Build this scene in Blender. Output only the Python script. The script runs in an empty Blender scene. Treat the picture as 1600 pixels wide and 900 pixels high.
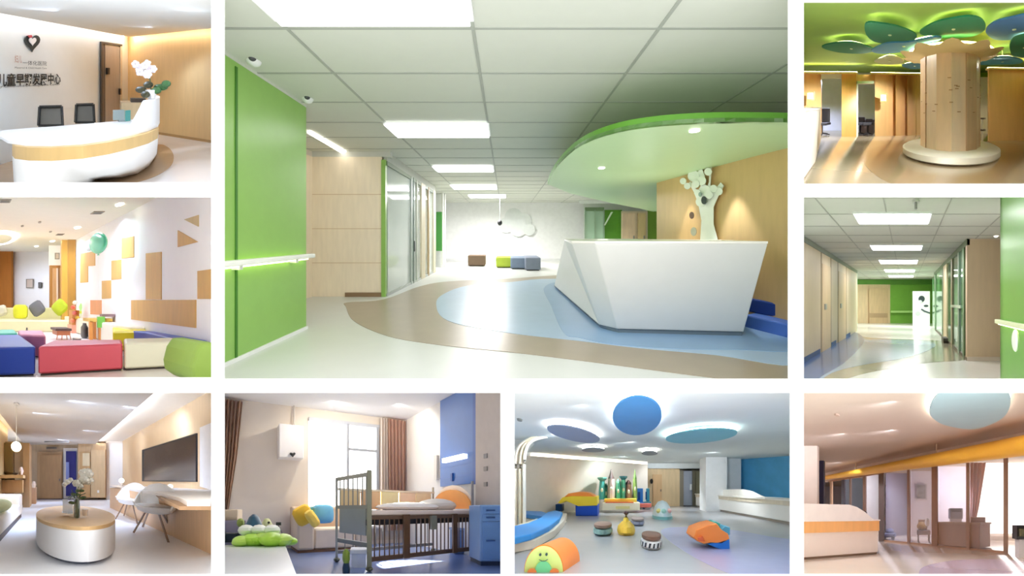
# A white wall with nine openings; behind each opening stands a room of a children's hospital.
# The nine rooms were seen through nine different lenses. Each one is therefore built in its own metres
# (x across, y away from the opening, z up) on its own oblique axes (Room.M): its floor, walls and depth run
# off towards that room's own vanishing point, like a raked stage set. Everything in it is solid geometry.
import bpy, bmesh, math, random
from mathutils import Vector, Matrix
random.seed(7)
SC = bpy.context.scene
COL = SC.collection
F = 640.0            # focal length in pixels of the 1600 x 900 frame
Y0 = 3.0             # distance of the white wall

# ---------------------------------------------------------------- camera, world, exposure
cd = bpy.data.cameras.new('camera')
cam = bpy.data.objects.new('camera', cd)
COL.objects.link(cam)
cam.location = (0, 0, 0)
cam.rotation_euler = (math.pi / 2, 0, 0)
cd.sensor_width = 36.0
cd.lens = F / 1600 * 36.0
cd.clip_start = 0.05
cd.clip_end = 500
SC.camera = cam
W = bpy.data.worlds.new('world')
SC.world = W
W.use_nodes = True
W.node_tree.nodes['Background'].inputs[0].default_value = (1, 1, 1, 1)
W.node_tree.nodes['Background'].inputs[1].default_value = 2.2
SC.view_settings.view_transform = 'Standard'
SC.view_settings.look = 'None'
SC.view_settings.gamma = 1.0
SC.view_settings.use_curve_mapping = False
SC.view_settings.exposure = 0.0
SC.cycles.max_bounces = 12
SC.cycles.diffuse_bounces = 8
SC.cycles.sample_clamp_indirect = 6.0
GAIN = 1.0           # common gain on all room lamps

# ---------------------------------------------------------------- materials
def lin(h):
    h = h.lstrip('#')
    out = []
    for i in (0, 2, 4):
        c = int(h[i:i + 2], 16) / 255
        out.append(c / 12.92 if c <= 0.04045 else ((c + 0.055) / 1.055) ** 2.4)
    return out
MATS = {}
def mat(col, rough=0.55, vary=0.03, scale=6.0, metal=0.0, stretch=None, alpha=1.0, coat=0.0, bump=0.0, spec=0.5):
    key = (col, rough, vary, scale, metal, stretch, alpha, coat, bump, spec)
    if key in MATS: return MATS[key]
    m = bpy.data.materials.new('finish_' + col.lstrip('#'))
    m.use_nodes = True
    nt = m.node_tree; b = nt.nodes['Principled BSDF']
    c = lin(col)
    tc = nt.nodes.new('ShaderNodeTexCoord'); mp = nt.nodes.new('ShaderNodeMapping')
    nz = nt.nodes.new('ShaderNodeTexNoise'); rp = nt.nodes.new('ShaderNodeValToRGB')
    nt.links.new(tc.outputs['Object'], mp.inputs['Vector']); nt.links.new(mp.outputs[0], nz.inputs['Vector'])
    if stretch: mp.inputs['Scale'].default_value = stretch
    nz.inputs['Scale'].default_value = scale; nz.inputs['Detail'].default_value = 4
    rp.color_ramp.elements[0].position = 0.3; rp.color_ramp.elements[1].position = 0.7
    rp.color_ramp.elements[0].color = [max(0, v * (1 - vary)) for v in c] + [1]
    rp.color_ramp.elements[1].color = [min(1, v * (1 + vary)) for v in c] + [1]
    nt.links.new(nz.outputs['Fac'], rp.inputs['Fac']); nt.links.new(rp.outputs['Color'], b.inputs['Base Color'])
    b.inputs['Roughness'].default_value = rough; b.inputs['Metallic'].default_value = metal
    b.inputs['Coat Weight'].default_value = coat
    b.inputs['Specular IOR Level'].default_value = spec
    b.inputs['Alpha'].default_value = alpha
    if bump:
        bp = nt.nodes.new('ShaderNodeBump'); bp.inputs['Strength'].default_value = bump; bp.inputs['Distance'].default_value = 0.01
        nt.links.new(nz.outputs['Fac'], bp.inputs['Height']); nt.links.new(bp.outputs[0], b.inputs['Normal'])
    MATS[key] = m
    return m
def wood(col, rough=0.5, vary=0.07):
    return mat(col, rough, vary, 2.0, stretch=(6, 6, 1.0))
def glow(col, strength):
    key = ('glow', col, strength)
    if key in MATS: return MATS[key]
    m = bpy.data.materials.new('lamp_' + col.lstrip('#')); m.use_nodes = True
    nt = m.node_tree; b = nt.nodes['Principled BSDF']
    b.inputs['Base Color'].default_value = (0.9, 0.9, 0.9, 1)
    b.inputs['Emission Color'].default_value = lin(col) + [1]
    b.inputs['Emission Strength'].default_value = strength
    MATS[key] = m
    return m
def glass(tint='#eef6f2', rough=0.02, op=0.25):
    """clear sheet: mostly transparent, a little tint and gloss"""
    key = ('glass', tint, rough, op)
    if key in MATS: return MATS[key]
    m = bpy.data.materials.new('glass_' + tint.lstrip('#')); m.use_nodes = True
    nt = m.node_tree; out = nt.nodes['Material Output']; b = nt.nodes['Principled BSDF']
    b.inputs['Base Color'].default_value = lin(tint) + [1]; b.inputs['Roughness'].default_value = rough
    t = nt.nodes.new('ShaderNodeBsdfTransparent'); mx = nt.nodes.new('ShaderNodeMixShader')
    nz = nt.nodes.new('ShaderNodeTexNoise'); nz.inputs['Scale'].default_value = 2
    mr = nt.nodes.new('ShaderNodeMapRange'); mr.inputs['To Min'].default_value = op * 0.95; mr.inputs['To Max'].default_value = op * 1.05
    nt.links.new(nz.outputs['Fac'], mr.inputs['Value']); nt.links.new(mr.outputs[0], mx.inputs['Fac'])
    nt.links.new(t.outputs[0], mx.inputs[1]); nt.links.new(b.outputs[0], mx.inputs[2]); nt.links.new(mx.outputs[0], out.inputs['Surface'])
    MATS[key] = m
    return m

def sheer(col):
    """thin cloth that lets daylight through"""
    m = mat(col, 0.85, 0.04, 5.5).copy(); nt = m.node_tree; b = nt.nodes['Principled BSDF']; out = nt.nodes['Material Output']
    t = nt.nodes.new('ShaderNodeBsdfTranslucent'); t.inputs[0].default_value = lin(col) + [1]
    mx = nt.nodes.new('ShaderNodeMixShader'); mx.inputs[0].default_value = 0.45
    nt.links.new(b.outputs[0], mx.inputs[1]); nt.links.new(t.outputs[0], mx.inputs[2]); nt.links.new(mx.outputs[0], out.inputs['Surface'])
    return m

# ---------------------------------------------------------------- rooms
class Room:
    """rect: the opening in frame pixels; cx, h: where the depth axis runs to; f: how deep the room
    is per width; H: eye height above its floor; ymin: depth of the nearest thing in the room."""
    def __init__(s, name, rect, cx, h, f, H, ymin, ymax):
        s.name, s.rect, s.cx, s.h, s.f, s.H, s.ymin, s.ymax = name, rect, cx, h, f, H, ymin, ymax
        k = F / f
        sc = (Y0 + 0.06) / (k * ymin)
        s.k, s.sc = k, sc
        ex = Vector((sc, 0, 0)); ez = Vector((0, 0, sc))
        ey = Vector((sc * (cx - 800) / f, sc * k, sc * (450 - h) / f))
        o = Vector((0, 0, -sc * H))
        s.M = Matrix(((ex.x, ey.x, ez.x, o.x), (ex.y, ey.y, ez.y, o.y), (ex.z, ey.z, ez.z, o.z), (0, 0, 0, 1)))
    def w(s, v): return s.M @ Vector(v)
    def g(s, px, py, z=0.0):
        y = s.f * (s.H - z) / (py - s.h)
        return Vector(((px - s.cx) * y / s.f, y, z))
    def d(s, px, py, y):
        return Vector(((px - s.cx) * y / s.f, y, s.H - (py - s.h) * y / s.f))
    def z(s, py, y): return s.H - (py - s.h) * y / s.f
    def X(s, px, y): return (px - s.cx) * y / s.f
    def onwall(s, p0, p1, px, py):
        dx, dy = p1[0] - p0[0], p1[1] - p0[1]
        a = (px - s.cx) / s.f
        # p0x + t dx = a (p0y + t dy)
        t = (a * p0[1] - p0[0]) / (dx - a * dy)
        y = p0[1] + t * dy
        return Vector((a * y, y, s.z(py, y)))
    def planes(s, grow=3.0):
        x0, y0, x1, y1 = s.rect
        x0 -= grow; y0 -= grow; x1 += grow; y1 += grow
        def ray(px, py): return Vector(((px - 800) / F, 1, (450 - py) / F))
        tl, tr, br, bl = ray(x0, y0), ray(x1, y0), ray(x1, y1), ray(x0, y1)
        P = []
        for a, b in ((tl, tr), (tr, br), (br, bl), (bl, tl)):
            n = a.cross(b).normalized()
            c = (tl + tr + br + bl) / 4
            if n.dot(c) > 0: n = -n
            P.append((Vector((0, 0, 0)), n))
        P.append((Vector((0, Y0 + 0.03, 0)), Vector((0, -1, 0))))
        return P, (tl, tr, br, bl)

def clip_bm(bm, R, grow=3.0):
    for co, no in R.planes(grow)[0]:
        if not any((v.co - co).dot(no) > 1e-5 for v in bm.verts): continue
        r = bmesh.ops.bisect_plane(bm, geom=bm.verts[:] + bm.edges[:] + bm.faces[:], dist=1e-5,
                                   plane_co=co, plane_no=no, clear_outer=True)
        ed = [e for e in r['geom_cut'] if isinstance(e, bmesh.types.BMEdge) and e.is_valid and len(e.link_faces) == 1]
        if ed:
            try: bmesh.ops.holes_fill(bm, edges=ed, sides=0)
            except Exception: pass

class MB:
    def __init__(s): s.bm = bmesh.new()
    def vs(s, pts): return [s.bm.verts.new(Vector(p)) for p in pts]
    def face(s, pts):
        s.bm.faces.new(s.vs(pts)); return s
    def box(s, x0, x1, y0, y1, z0, z1):
        return s.prism([(x0, y0), (x1, y0), (x1, y1), (x0, y1)], z0, z1)
    def obox(s, c, w, d, z0, z1, ang=0.0):
        ca, sa = math.cos(ang), math.sin(ang)
        pts = [(c[0] + a * w / 2 * ca - b * d / 2 * sa, c[1] + a * w / 2 * sa + b * d / 2 * ca) for a, b in ((-1, -1), (1, -1), (1, 1), (-1, 1))]
        return s.prism(pts, z0, z1)
    def prism(s, pts, z0, z1, top=None):
        top = top or pts
        a = s.vs([(p[0], p[1], z0) for p in pts])
        b = s.vs([(p[0], p[1], (p[2] if len(p) > 2 else z1)) for p in top])
        n = len(pts)
        s.bm.faces.new(a[::-1]); s.bm.faces.new(b)
        for i in range(n): s.bm.faces.new((a[i], a[(i + 1) % n], b[(i + 1) % n], b[i]))
        return s
    def loft(s, rings, cap=True):
        rs = [s.vs(r) for r in rings]; n = len(rs[0])
        for a, b in zip(rs, rs[1:]):
            for i in range(n): s.bm.faces.new((a[i], a[(i + 1) % n], b[(i + 1) % n], b[i]))
        if cap: s.bm.faces.new(rs[0][::-1]); s.bm.faces.new(rs[-1])
        return s
    def wall(s, p0, p1, z0, z1, t=0.04):
        """upright slab between floor points p0 and p1, its depth t to the far side of the viewer"""
        d = Vector((p1[0] - p0[0], p1[1] - p0[1])); n = Vector((-d.y, d.x)).normalized()
        m = Vector(((p0[0] + p1[0]) / 2, (p0[1] + p1[1]) / 2))
        if n.dot(m) < 0: n = -n
        n *= t
        return s.prism([(p0[0], p0[1]), (p1[0], p1[1]), (p1[0] + n.x, p1[1] + n.y), (p0[0] + n.x, p0[1] + n.y)], z0, z1)
    def wallpoly(s, p0, p1, pts, t=-0.02):
        """outline (points lying on the wall p0-p1) given thickness; negative t comes towards the viewer"""
        d = Vector((p1[0] - p0[0], p1[1] - p0[1], 0)); n = Vector((-d.y, d.x, 0)).normalized()
        if n.dot(Vector((p0[0], p0[1], 0))) < 0: n = -n
        a = [Vector(p) for p in pts]; b = [p + n * t for p in a]
        return s.loft([a, b])
    def lathe(s, c, prof, n=24, sx=1.0, sy=1.0):
        rings = []
        for r, z in prof:
            rings.append([(c[0] + r * sx * math.cos(2 * math.pi * i / n), c[1] + r * sy * math.sin(2 * math.pi * i / n), z) for i in range(n)])
        return s.loft(rings)
    def tube(s, pts, r, n=8):
        pts = [Vector(p) for p in pts]; rings = []
        rr = r if isinstance(r, (list, tuple)) else [r] * len(pts)
        for i, p in enumerate(pts):
            t = (pts[min(i + 1, len(pts) - 1)] - pts[max(i - 1, 0)]).normalized()
            u = t.cross(Vector((0, 0, 1)))
            if u.length < 0.05: u = t.cross(Vector((1, 0, 0)))
            u.normalize(); v = t.cross(u).normalized()
            rings.append([p + (u * math.cos(2 * math.pi * k / n) + v * math.sin(2 * math.pi * k / n)) * rr[i] for k in range(n)])
        return s.loft(rings)
    def ball(s, c, rx, ry=None, rz=None, n=14, m=8):
        ry = ry or rx; rz = rz or rx
        rings = []
        for j in range(m + 1):
            a = math.pi * (j + 0.02) / (m + 0.04) - math.pi / 2
            rings.append([(c[0] + rx * math.cos(a) * math.cos(2 * math.pi * i / n), c[1] + ry * math.cos(a) * math.sin(2 * math.pi * i / n), c[2] + rz * math.sin(a)) for i in range(n)])
        return s.loft(rings)
    def sheet(s, pts, t):
        """flat outline in any plane (3D points), thickness vector t"""
        a = [Vector(p) for p in pts]; return s.loft([a, [p + Vector(t) for p in a]])
    def build(s, R, name, m, parent=None, clip=True, smooth=False, bevel=0.0, seg=2):
        bm = s.bm
        bmesh.ops.recalc_face_normals(bm, faces=bm.faces[:])
        if bevel:
            ed = [e for e in bm.edges if len(e.link_faces) == 2 and e.calc_face_angle(0) > 0.6]
            bmesh.ops.bevel(bm, geom=ed, offset=bevel, segments=seg, affect='EDGES', profile=0.5, clamp_overlap=True)
        if R is not None: bm.transform(R.M)
        if clip and R is not None: clip_bm(bm, R)
        if not bm.verts:
            bm.free(); return None
        if smooth:
            for f in bm.faces: f.smooth = True
        if parent is not None: o0 = parent.matrix_world.translation.copy() if parent.type == 'EMPTY' else parent['base0'] and Vector(parent['base0'])
        else:
            xs = [v.co for v in bm.verts]
            o0 = Vector((sum(c.x for c in xs) / len(xs), sum(c.y for c in xs) / len(xs), min(c.z for c in xs)))
        o0 = Vector(o0)
        bm.transform(Matrix.Translation(-o0))
        bm.normal_update()
        me = bpy.data.meshes.new(name); bm.to_mesh(me); bm.free()
        if m is not None: me.materials.append(m)
        if smooth:
            try: me.set_sharp_from_angle(angle=math.radians(40))
            except Exception: pass
        o = bpy.data.objects.new(name, me); COL.objects.link(o)
        if parent is not None: o.parent = parent
        else: o.location = o0
        BASE[o.name] = o0
        return o
BASE = {}
def tag(o, label=None, cat=None, group=None, kind=None):
    if o is None: return None
    if label: o['label'] = label
    if cat: o['category'] = cat
    if group: o['group'] = group
    if kind: o['kind'] = kind
    return o
def thing(R, name, label, cat, loc, group=None):
    o = bpy.data.objects.new(name, None); COL.objects.link(o)
    o.location = R.w(loc); o.empty_display_size = 0.1
    bpy.context.view_layer.update()
    return tag(o, label, cat, group)
def part(mb, R, name, m, parent, **k):
    if parent.type != 'EMPTY':   # a sub-part hangs from a mesh part: same base point as that part
        base = BASE[parent.name]
        holder = parent
        while holder.parent is not None: holder = holder.parent
        o = mb.build(R, name, m, None, **k)
        if o is None: return None
        d = o.location - base
        o.data.transform(Matrix.Translation(d)); o.location = (0, 0, 0)
        o.parent = parent; BASE[o.name] = base
        return o
    o = mb.build(R, name, m, parent, **k)
    return o
def struct(mb, R, name, m, **k):
    return tag(mb.build(R, name, m, **k), kind='structure')
def solo(mb, R, name, m, label, cat, group=None, kind=None, **k):
    return tag(mb.build(R, name, m, **k), label, cat, group, kind)

def inframe(R, o):
    p = o.location; px, py = 800 + F * p.x / p.y, 450 - F * p.z / p.y; x0, y0, x1, y1 = R.rect
    if not (x0 < px < x1 and y0 < py < y1): print('LAMP OUTSIDE', R.name, round(px), round(py))
def spot(R, pos, power, col='#ffffff', ang=150, aim=(0, 0, -1), r=0.04, blend=0.6):
    l = bpy.data.lights.new('downlight', 'SPOT'); l.energy = power * GAIN * R.gain; l.color = [a * b for a, b in zip(lin(col), lin(R.tint))]  # mostly fill lamps added to brighten a room, without any fixture
    l.spot_size = math.radians(ang); l.spot_blend = blend; l.shadow_soft_size = r
    o = bpy.data.objects.new('room_light', l); COL.objects.link(o); o.location = R.w(pos); inframe(R, o)
    o.rotation_euler = Vector(aim).to_track_quat('-Z', 'Y').to_euler()
    return o
def area(R, pos, sx, sy, power, col='#ffffff', aim=(0, 0, -1)):
    """flush ceiling lamp: centre in room metres, size in room metres"""
    l = bpy.data.lights.new('ceiling_lamp', 'AREA'); l.energy = power * GAIN * R.gain; l.color = [a * b for a, b in zip(lin(col), lin(R.tint))]
    l.shape = 'RECTANGLE'; l.size = sx * R.sc; l.size_y = sy * R.sc * R.k
    o = bpy.data.objects.new('room_light', l); COL.objects.link(o); o.location = R.w(pos); inframe(R, o)
    o.rotation_euler = Vector(aim).to_track_quat('-Z', 'Y').to_euler()
    return o
def cove(R, pts, z, off=0.16, w=0.05, m=None, name='cove_light_strip', label='', group=None):
    """LED strip lying in the slot between ceiling edge and wall along floor points pts"""
    mb = MB()
    for p, q in zip(pts, pts[1:]):
        p = Vector(p[:2]); q = Vector(q[:2]); n = Vector((-(q - p).y, (q - p).x)).normalized()
        if n.dot((p + q) / 2) > 0: n = -n
        a, b = p + n * off, q + n * off; c, d = p + n * (off + w), q + n * (off + w)
        mb.prism([tuple(a), tuple(b), tuple(d), tuple(c)], z, z + 0.02)
    return solo(mb, R, name, m, label, 'light strip', group)
def inset(p, q, off):
    p = Vector(p[:2]); q = Vector(q[:2]); n = Vector((-(q - p).y, (q - p).x)).normalized()
    if n.dot((p + q) / 2) > 0: n = -n
    return tuple(p + n * off), tuple(q + n * off)
def text_faces(body, size, bold=0.0):
    cu = bpy.data.curves.new('lettering', 'FONT'); cu.body = body; cu.size = size
    cu.offset = bold; cu.align_x = 'LEFT'; cu.resolution_u = 2
    o = bpy.data.objects.new('lettering', cu); COL.objects.link(o)
    dg = bpy.context.evaluated_depsgraph_get(); dg.update()
    me = o.evaluated_get(dg).to_mesh()
    vs = [v.co.copy() for v in me.vertices]; fs = [tuple(p.vertices) for p in me.polygons]
    o.evaluated_get(dg).to_mesh_clear()
    bpy.data.objects.remove(o); bpy.data.curves.remove(cu)
    return vs, fs
def lettering(mb, body, size, o, u, v, width=None, t=(0, 0, 0), bold=0.0):
    """flat raised letters: origin o, reading direction u, up v"""
    vs, fs = text_faces(body, size, bold)
    if not vs: return mb
    w = max(p.x for p in vs)
    k = width / w if width else 1.0
    o, u, v, t = Vector(o), Vector(u).normalized(), Vector(v).normalized(), Vector(t)
    a = [mb.bm.verts.new(o + u * p.x * k + v * p.y + t) for p in vs]
    for f in fs:
        try: mb.bm.faces.new([a[i] for i in f])
        except Exception: pass
    return mb
def smoothline(pts, n=6, closed=False):
    """Catmull-Rom through the points"""
    P = [Vector(p) for p in pts]; out = []; N = len(P)
    rng = N if closed else N - 1
    for i in range(rng):
        if closed: a, b, c, d = P[(i - 1) % N], P[i], P[(i + 1) % N], P[(i + 2) % N]
        else: a, b, c, d = P[max(i - 1, 0)], P[i], P[i + 1], P[min(i + 2, N - 1)]
        for k in range(n):
            t = k / n
            out.append(0.5 * ((2 * b) + (c - a) * t + (2 * a - 5 * b + 4 * c - d) * t * t + (3 * b - a - 3 * c + d) * t ** 3))
    if not closed: out.append(P[-1])
    return out

# ---------------------------------------------------------------- the nine rooms' places
A = Room('reception', (-30, -20, 330, 285), 165, 115, 422, 1.6, 2.6, 10)
B = Room('softplay', (-30, 308, 330, 590), -60, 468, 300, 1.1, 2.1, 9)
C = Room('lounge', (-30, 614, 330, 898), 82, 752, 200, 1.0, 1.3, 8)
D = Room('hall', (350, -20, 1232, 592), 790, 370, 531, 1.1, 2.15, 26)
E = Room('treelobby', (1256, 3, 1630, 287), 1428, 165, 300, 1.2, 2.6, 10)
K = Room('corridor', (1256, 308, 1630, 592), 1415, 472, 280, 1.3, 1.75, 13)
G = Room('ward', (350, 614, 782, 898), 566, 795, 480, 0.8, 2.25, 8)
P = Room('playground', (804, 614, 1235, 898), 960, 761, 240, 1.3, 2.2, 16)
Q = Room('glasshall', (1256, 614, 1630, 898), 1428, 805, 300, 0.9, 2.6, 14)
ROOMS = [A, B, C, D, E, K, G, P, Q]
# brightness of the lamps of each room
A.gain, B.gain, C.gain, D.gain, E.gain, K.gain, G.gain, P.gain, Q.gain = 3.3, 6.0, 9.0, 1.3, 3.0, 2.0, 4.2, 2.4, 2.3
A.tint, B.tint, C.tint, D.tint, E.tint, K.tint, G.tint, P.tint, Q.tint = '#bcd6ff', '#c2d8ff', '#b4d0ff', '#fffafa', '#dce6ff', '#ffffff', '#fffaf2', '#e6f0ff', '#d8e6ff'

# ---------------------------------------------------------------- the white wall, and unseen splayed sleeves added to keep each room light-tight
WHITE = mat('#f6f6f5', 0.8, 0.01)
def front_wall():
    xs = sorted({-400, 2000} | {r.rect[0] for r in ROOMS} | {r.rect[2] for r in ROOMS})
    ys = sorted({-300, 1200} | {r.rect[1] for r in ROOMS} | {r.rect[3] for r in ROOMS})
    bm = bmesh.new()
    def hole(x, y): return any(r.rect[0] < x < r.rect[2] and r.rect[1] < y < r.rect[3] for r in ROOMS)
    cache = {}
    def V(x, y):
        if (x, y) not in cache: cache[(x, y)] = bm.verts.new(((x - 800) / F * Y0, Y0, (450 - y) / F * Y0))
        return cache[(x, y)]
    for x0, x1 in zip(xs, xs[1:]):
        for y0, y1 in zip(ys, ys[1:]):
            if not hole((x0 + x1) / 2, (y0 + y1) / 2):
                bm.faces.new((V(x0, y0), V(x0, y1), V(x1, y1), V(x1, y0)))
    bmesh.ops.recalc_face_normals(bm, faces=bm.faces[:])
    r = bmesh.ops.extrude_face_region(bm, geom=bm.faces[:])
    for v in r['geom']:
        if isinstance(v, bmesh.types.BMVert): v.co.y += 0.008
    bmesh.ops.recalc_face_normals(bm, faces=bm.faces[:])
    me = bpy.data.meshes.new('wall_front'); bm.to_mesh(me); bm.free(); me.materials.append(WHITE)
    o = bpy.data.objects.new('wall_front', me); COL.objects.link(o); o['kind'] = 'structure'
front_wall()
for R in ROOMS:
    rays = R.planes(3.5)[1]
    yb = R.sc * R.k * R.ymax
    a = [r * (Y0 + 0.01) for r in rays]; b = [r * yb for r in rays]
    for i, nm in enumerate(('wall_sleeve_upper', 'wall_right', 'wall_sleeve_lower', 'wall_left')):
        bm = bmesh.new(); j = (i + 1) % 4
        bm.faces.new([bm.verts.new(v) for v in (a[i], a[j], b[j], b[i])])
        me = bpy.data.meshes.new(nm); bm.to_mesh(me); bm.free(); me.materials.append(WHITE)
        o = bpy.data.objects.new(nm, me); COL.objects.link(o); o['kind'] = 'structure'
    bm = bmesh.new(); bm.faces.new([bm.verts.new(v) for v in b])
    me = bpy.data.meshes.new('wall_back'); bm.to_mesh(me); bm.free(); me.materials.append(WHITE)
    o = bpy.data.objects.new('wall_back', me); COL.objects.link(o); o['kind'] = 'structure'
# ================================================================ CENTRAL HALL
R = D
ZC = 2.67
WF = mat('#d8dad6', 0.3, 0.015, 3, spec=0.25)
struct(MB().box(-9, 9, 1.5, 25, -0.05, 0), R, 'floor', WF)
struct(MB().box(-9, 9, 1.5, 25, ZC, ZC + 0.05), R, 'ceiling', mat('#d2d5ca', 0.8, 0.01))
# ceiling grid of tee bars
mb = MB()
gm = mat('#a9ada4', 0.6)
y0 = R.f * (ZC - R.H) / (370 - 44)
rows = [y0 + 0.7 * i for i in range(-3, 26)]
for y in rows: mb.box(-9, 9, y - 0.011, y + 0.011, ZC - 0.006, ZC)
xl = R.X(739, y0)
for i in range(-6, 6): mb.box(xl + 1.4 * i - 0.013, xl + 1.4 * i + 0.013, 1.5, 25, ZC - 0.007, ZC)
struct(mb, R, 'ceiling_grid_trim', gm)
# light panels
def panel(px0, px1, yn, yf, label, pw, st=4.0):
    ya = yn; yb = yf
    xa, xb = R.X(px0, ya), R.X(px1, ya)
    t = thing(R, 'ceiling_light', label, 'ceiling light', ((xa + xb) / 2, (ya + yb) / 2, ZC - 0.05), 'light panels in the tiled hall ceiling')
    part(MB().box(xa - 0.03, xb + 0.03, ya - 0.03, yb + 0.03, ZC - 0.03, ZC), R, 'frame', mat('#f4f4f4', 0.5), t)
    part(MB().box(xa, xb, ya, yb, ZC - 0.045, ZC - 0.03), R, 'diffuser', glow('#fbfcff', st), t)
    area(R, ((xa + xb) / 2, (ya + yb) / 2, ZC - 0.05), (xb - xa) * 0.96, abs(yb - ya) * 0.9, pw)
yy = lambda py: R.f * (ZC - R.H - 0.03) / (370 - py)
panel(440, 735, yy(38), yy(38) - 0.62 if False else yy(-15), 'largest glowing square light panel, cut off by the top of the hall view', 8, 2.0)
panel(622, 764, yy(214), yy(194), 'glowing light panel second down the row in the grey tile ceiling', 9)
panel(684, 771, yy(268), yy(260), 'glowing light panel third down the row, above the end of the glass partition', 34)
panel(710, 776, yy(295.5), yy(289.5), 'thin glowing light panel fourth down the row, close to the far white wall', 140)
panel(735, 790, yy(309), yy(305), 'smallest and farthest light panel of the hall ceiling', 400)
# green wall with handrail
GW = mat('#93c062', 0.32, 0.02)
xg = -2.38; ye = R.g(478, 514).y
struct(MB().box(xg - 0.2, xg, 1.6, ye, 0.0, R.z(168, ye)), R, 'wall_green', GW)
ys = R.f * 2.38 / (790 - 368.5)
tag(MB().box(xg, xg + 0.008, ys - 0.012, ys + 0.012, 0.03, 2.6).build(R, 'trim_1', mat('#3f7a22', 0.5)), kind='structure')
struct(MB().box(xg - 0.2, xg + 0.005, 1.6, ye, R.z(168, ye), ZC), R, 'wall_green_header', mat('#d3d6cb', 0.6))
struct(MB().box(xg - 0.0, xg + 0.015, 1.6, ye + 0.01, -0.01, 0.035), R, 'baseboard_green', mat('#f2f2f2', 0.4))
hz = R.z(403, 3.5)
t = thing(R, 'handrail', 'white wall handrail with lit underside on the bright green wall', 'handrail', (xg + 0.06, 3.0, hz - 0.06))
part(MB().box(xg + 0.05, xg + 0.13, 1.7, ye - 0.03, hz - 0.03, hz + 0.02), R, 'rail', mat('#f6f6f0', 0.4), t, bevel=0.012)
part(MB().box(xg + 0.045, xg + 0.06, 1.7, ye - 0.06, hz - 0.05, hz - 0.03), R, 'light_strip', glow('#fbffb0', 5), t)
for yb in (2.95, 3.75): part(MB().box(xg, xg + 0.07, yb, yb + 0.04, hz - 0.07, hz - 0.02), R, 'bracket', mat('#e0e0e0', 0.4), t)
for (px, py, lab) in ((374, 92, 'white wall camera at the top of the green wall, the one nearer the viewer'), (463, 152, 'white wall camera at the far top corner of the green wall')):
    p = R.onwall((xg, 2), (xg, 5), px, py)
    t = thing(R, 'security_camera', lab, 'camera', p + Vector((0.06, 0, -0.05)), 'white cameras under the hall ceiling')
    part(MB().box(xg, xg + 0.1, p.y - 0.05, p.y + 0.05, p.z, p.z + 0.09), R, 'bracket', mat('#f0f0f0'), t, bevel=0.01)
    part(MB().ball((xg + 0.13, p.y, p.z - 0.01), 0.06, 0.06, 0.06), R, 'dome', mat('#e9ecea', 0.3), t, smooth=True)
    part(MB().ball((xg + 0.15, p.y - 0.045, p.z - 0.015), 0.03), R, 'lens', mat('#44484a', 0.2), t, smooth=True)
# side corridor and beige wall
yb = 6.25
BW = wood('#f8e9d2', 0.5, 0.04)
xb0, xb1 = R.X(488, yb), R.X(597, yb)
zb = R.z(245, yb)
struct(MB().box(xb0, xb1, yb, yb + 0.1, 0, zb), R, 'wall_beige', BW)
struct(MB().box(xb0 - 1.6, xb1 + 0.15, yb, yb + 0.12, zb, ZC), R, 'wall_beige_header', mat('#d3d4cc', 0.7))
struct(MB().box(xb0 - 0.08, xb0, ye, yb, 0, zb), R, 'wall_beige_side', BW)
struct(MB().box(xb0 - 0.08, xb0, ye, yb, zb, ZC), R, 'wall_side_header', mat('#e2d8cc', 0.7))
mb = MB()
for z in (0.62, 1.25, 1.88): mb.box(xb0, xb1, yb - 0.004, yb, z - 0.004, z + 0.004)
struct(mb, R, 'trim_2', mat('#d0b189', 0.6))
p, q = R.d(540, 457, yb), R.d(597, 470, yb)
struct(MB().box(p.x, q.x, yb - 0.03, yb, 0, R.z(457, yb)), R, 'baseboard_beige', mat('#8f7458', 0.4))
struct(MB().box(R.X(596.5, yb), R.X(603, yb), yb - 0.03, yb + 0.1, 0, R.z(250, yb)), R, 'wall_green_edge', GW)
# corridor ceiling light strip
a = R.g(480, 205, ZC) if False else None
zz = ZC - 0.02
def cp(px, py, z): return R.g(px, py, z)
pts = [cp(480, 207, zz), cp(484, 205, zz), cp(541, 237, zz), cp(533, 238.5, zz)]
t = thing(R, 'linear_light', 'slanting strip light over the side passage beyond the green wall', 'ceiling light', pts[0])
part(MB().prism([(p.x, p.y) for p in pts], zz - 0.01, zz + 0.015), R, 'diffuser', glow('#fff6ea', 4), t)
# glass partition
gx = R.X(603, yb) + 0.0
yg1 = 10.6
t = thing(R, 'glass_partition', 'long glass partition in slim frames beside the beige wall', 'partition', (gx, 8, 0))
zt = R.z(256, yb)
part(MB().box(gx - 0.02, gx, yb + 0.05, yg1, 0.05, 2.42), R, 'glass_sheet', glass('#e8f2ee', 0.03, 0.42), t)
part(MB().box(gx - 0.05, gx + 0.02, yb + 0.02, yg1, 2.42, 2.5), R, 'top_rail', mat('#6d7d62', 0.5), t)
part(MB().box(gx - 0.05, gx + 0.02, yb + 0.02, yg1, 0, 0.05), R, 'bottom_rail', mat('#b9bdb8', 0.4), t)
for px, w, c in ((641, 0.09, '#b9c1bb'), (644.5, 0.05, '#7f8d84'), (650, 0.06, '#c8cbbf'), (657, 0.42, '#d8cdb2'), (668, 0.12, '#b79f78'), (676, 0.3, '#d9d3b8')):
    y = R.f * -gx / (790 - px)
    part(MB().box(gx - 0.06, gx + 0.03, y, y + w, 0, 2.5), R, 'post', mat(c, 0.5), t)
y = R.f * -gx / (790 - 645)
part(MB().box(gx + 0.03, gx + 0.05, y, y + 0.06, 0.75, 1.0), R, 'door_handle', mat('#4b4f4b', 0.3), t)
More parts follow.
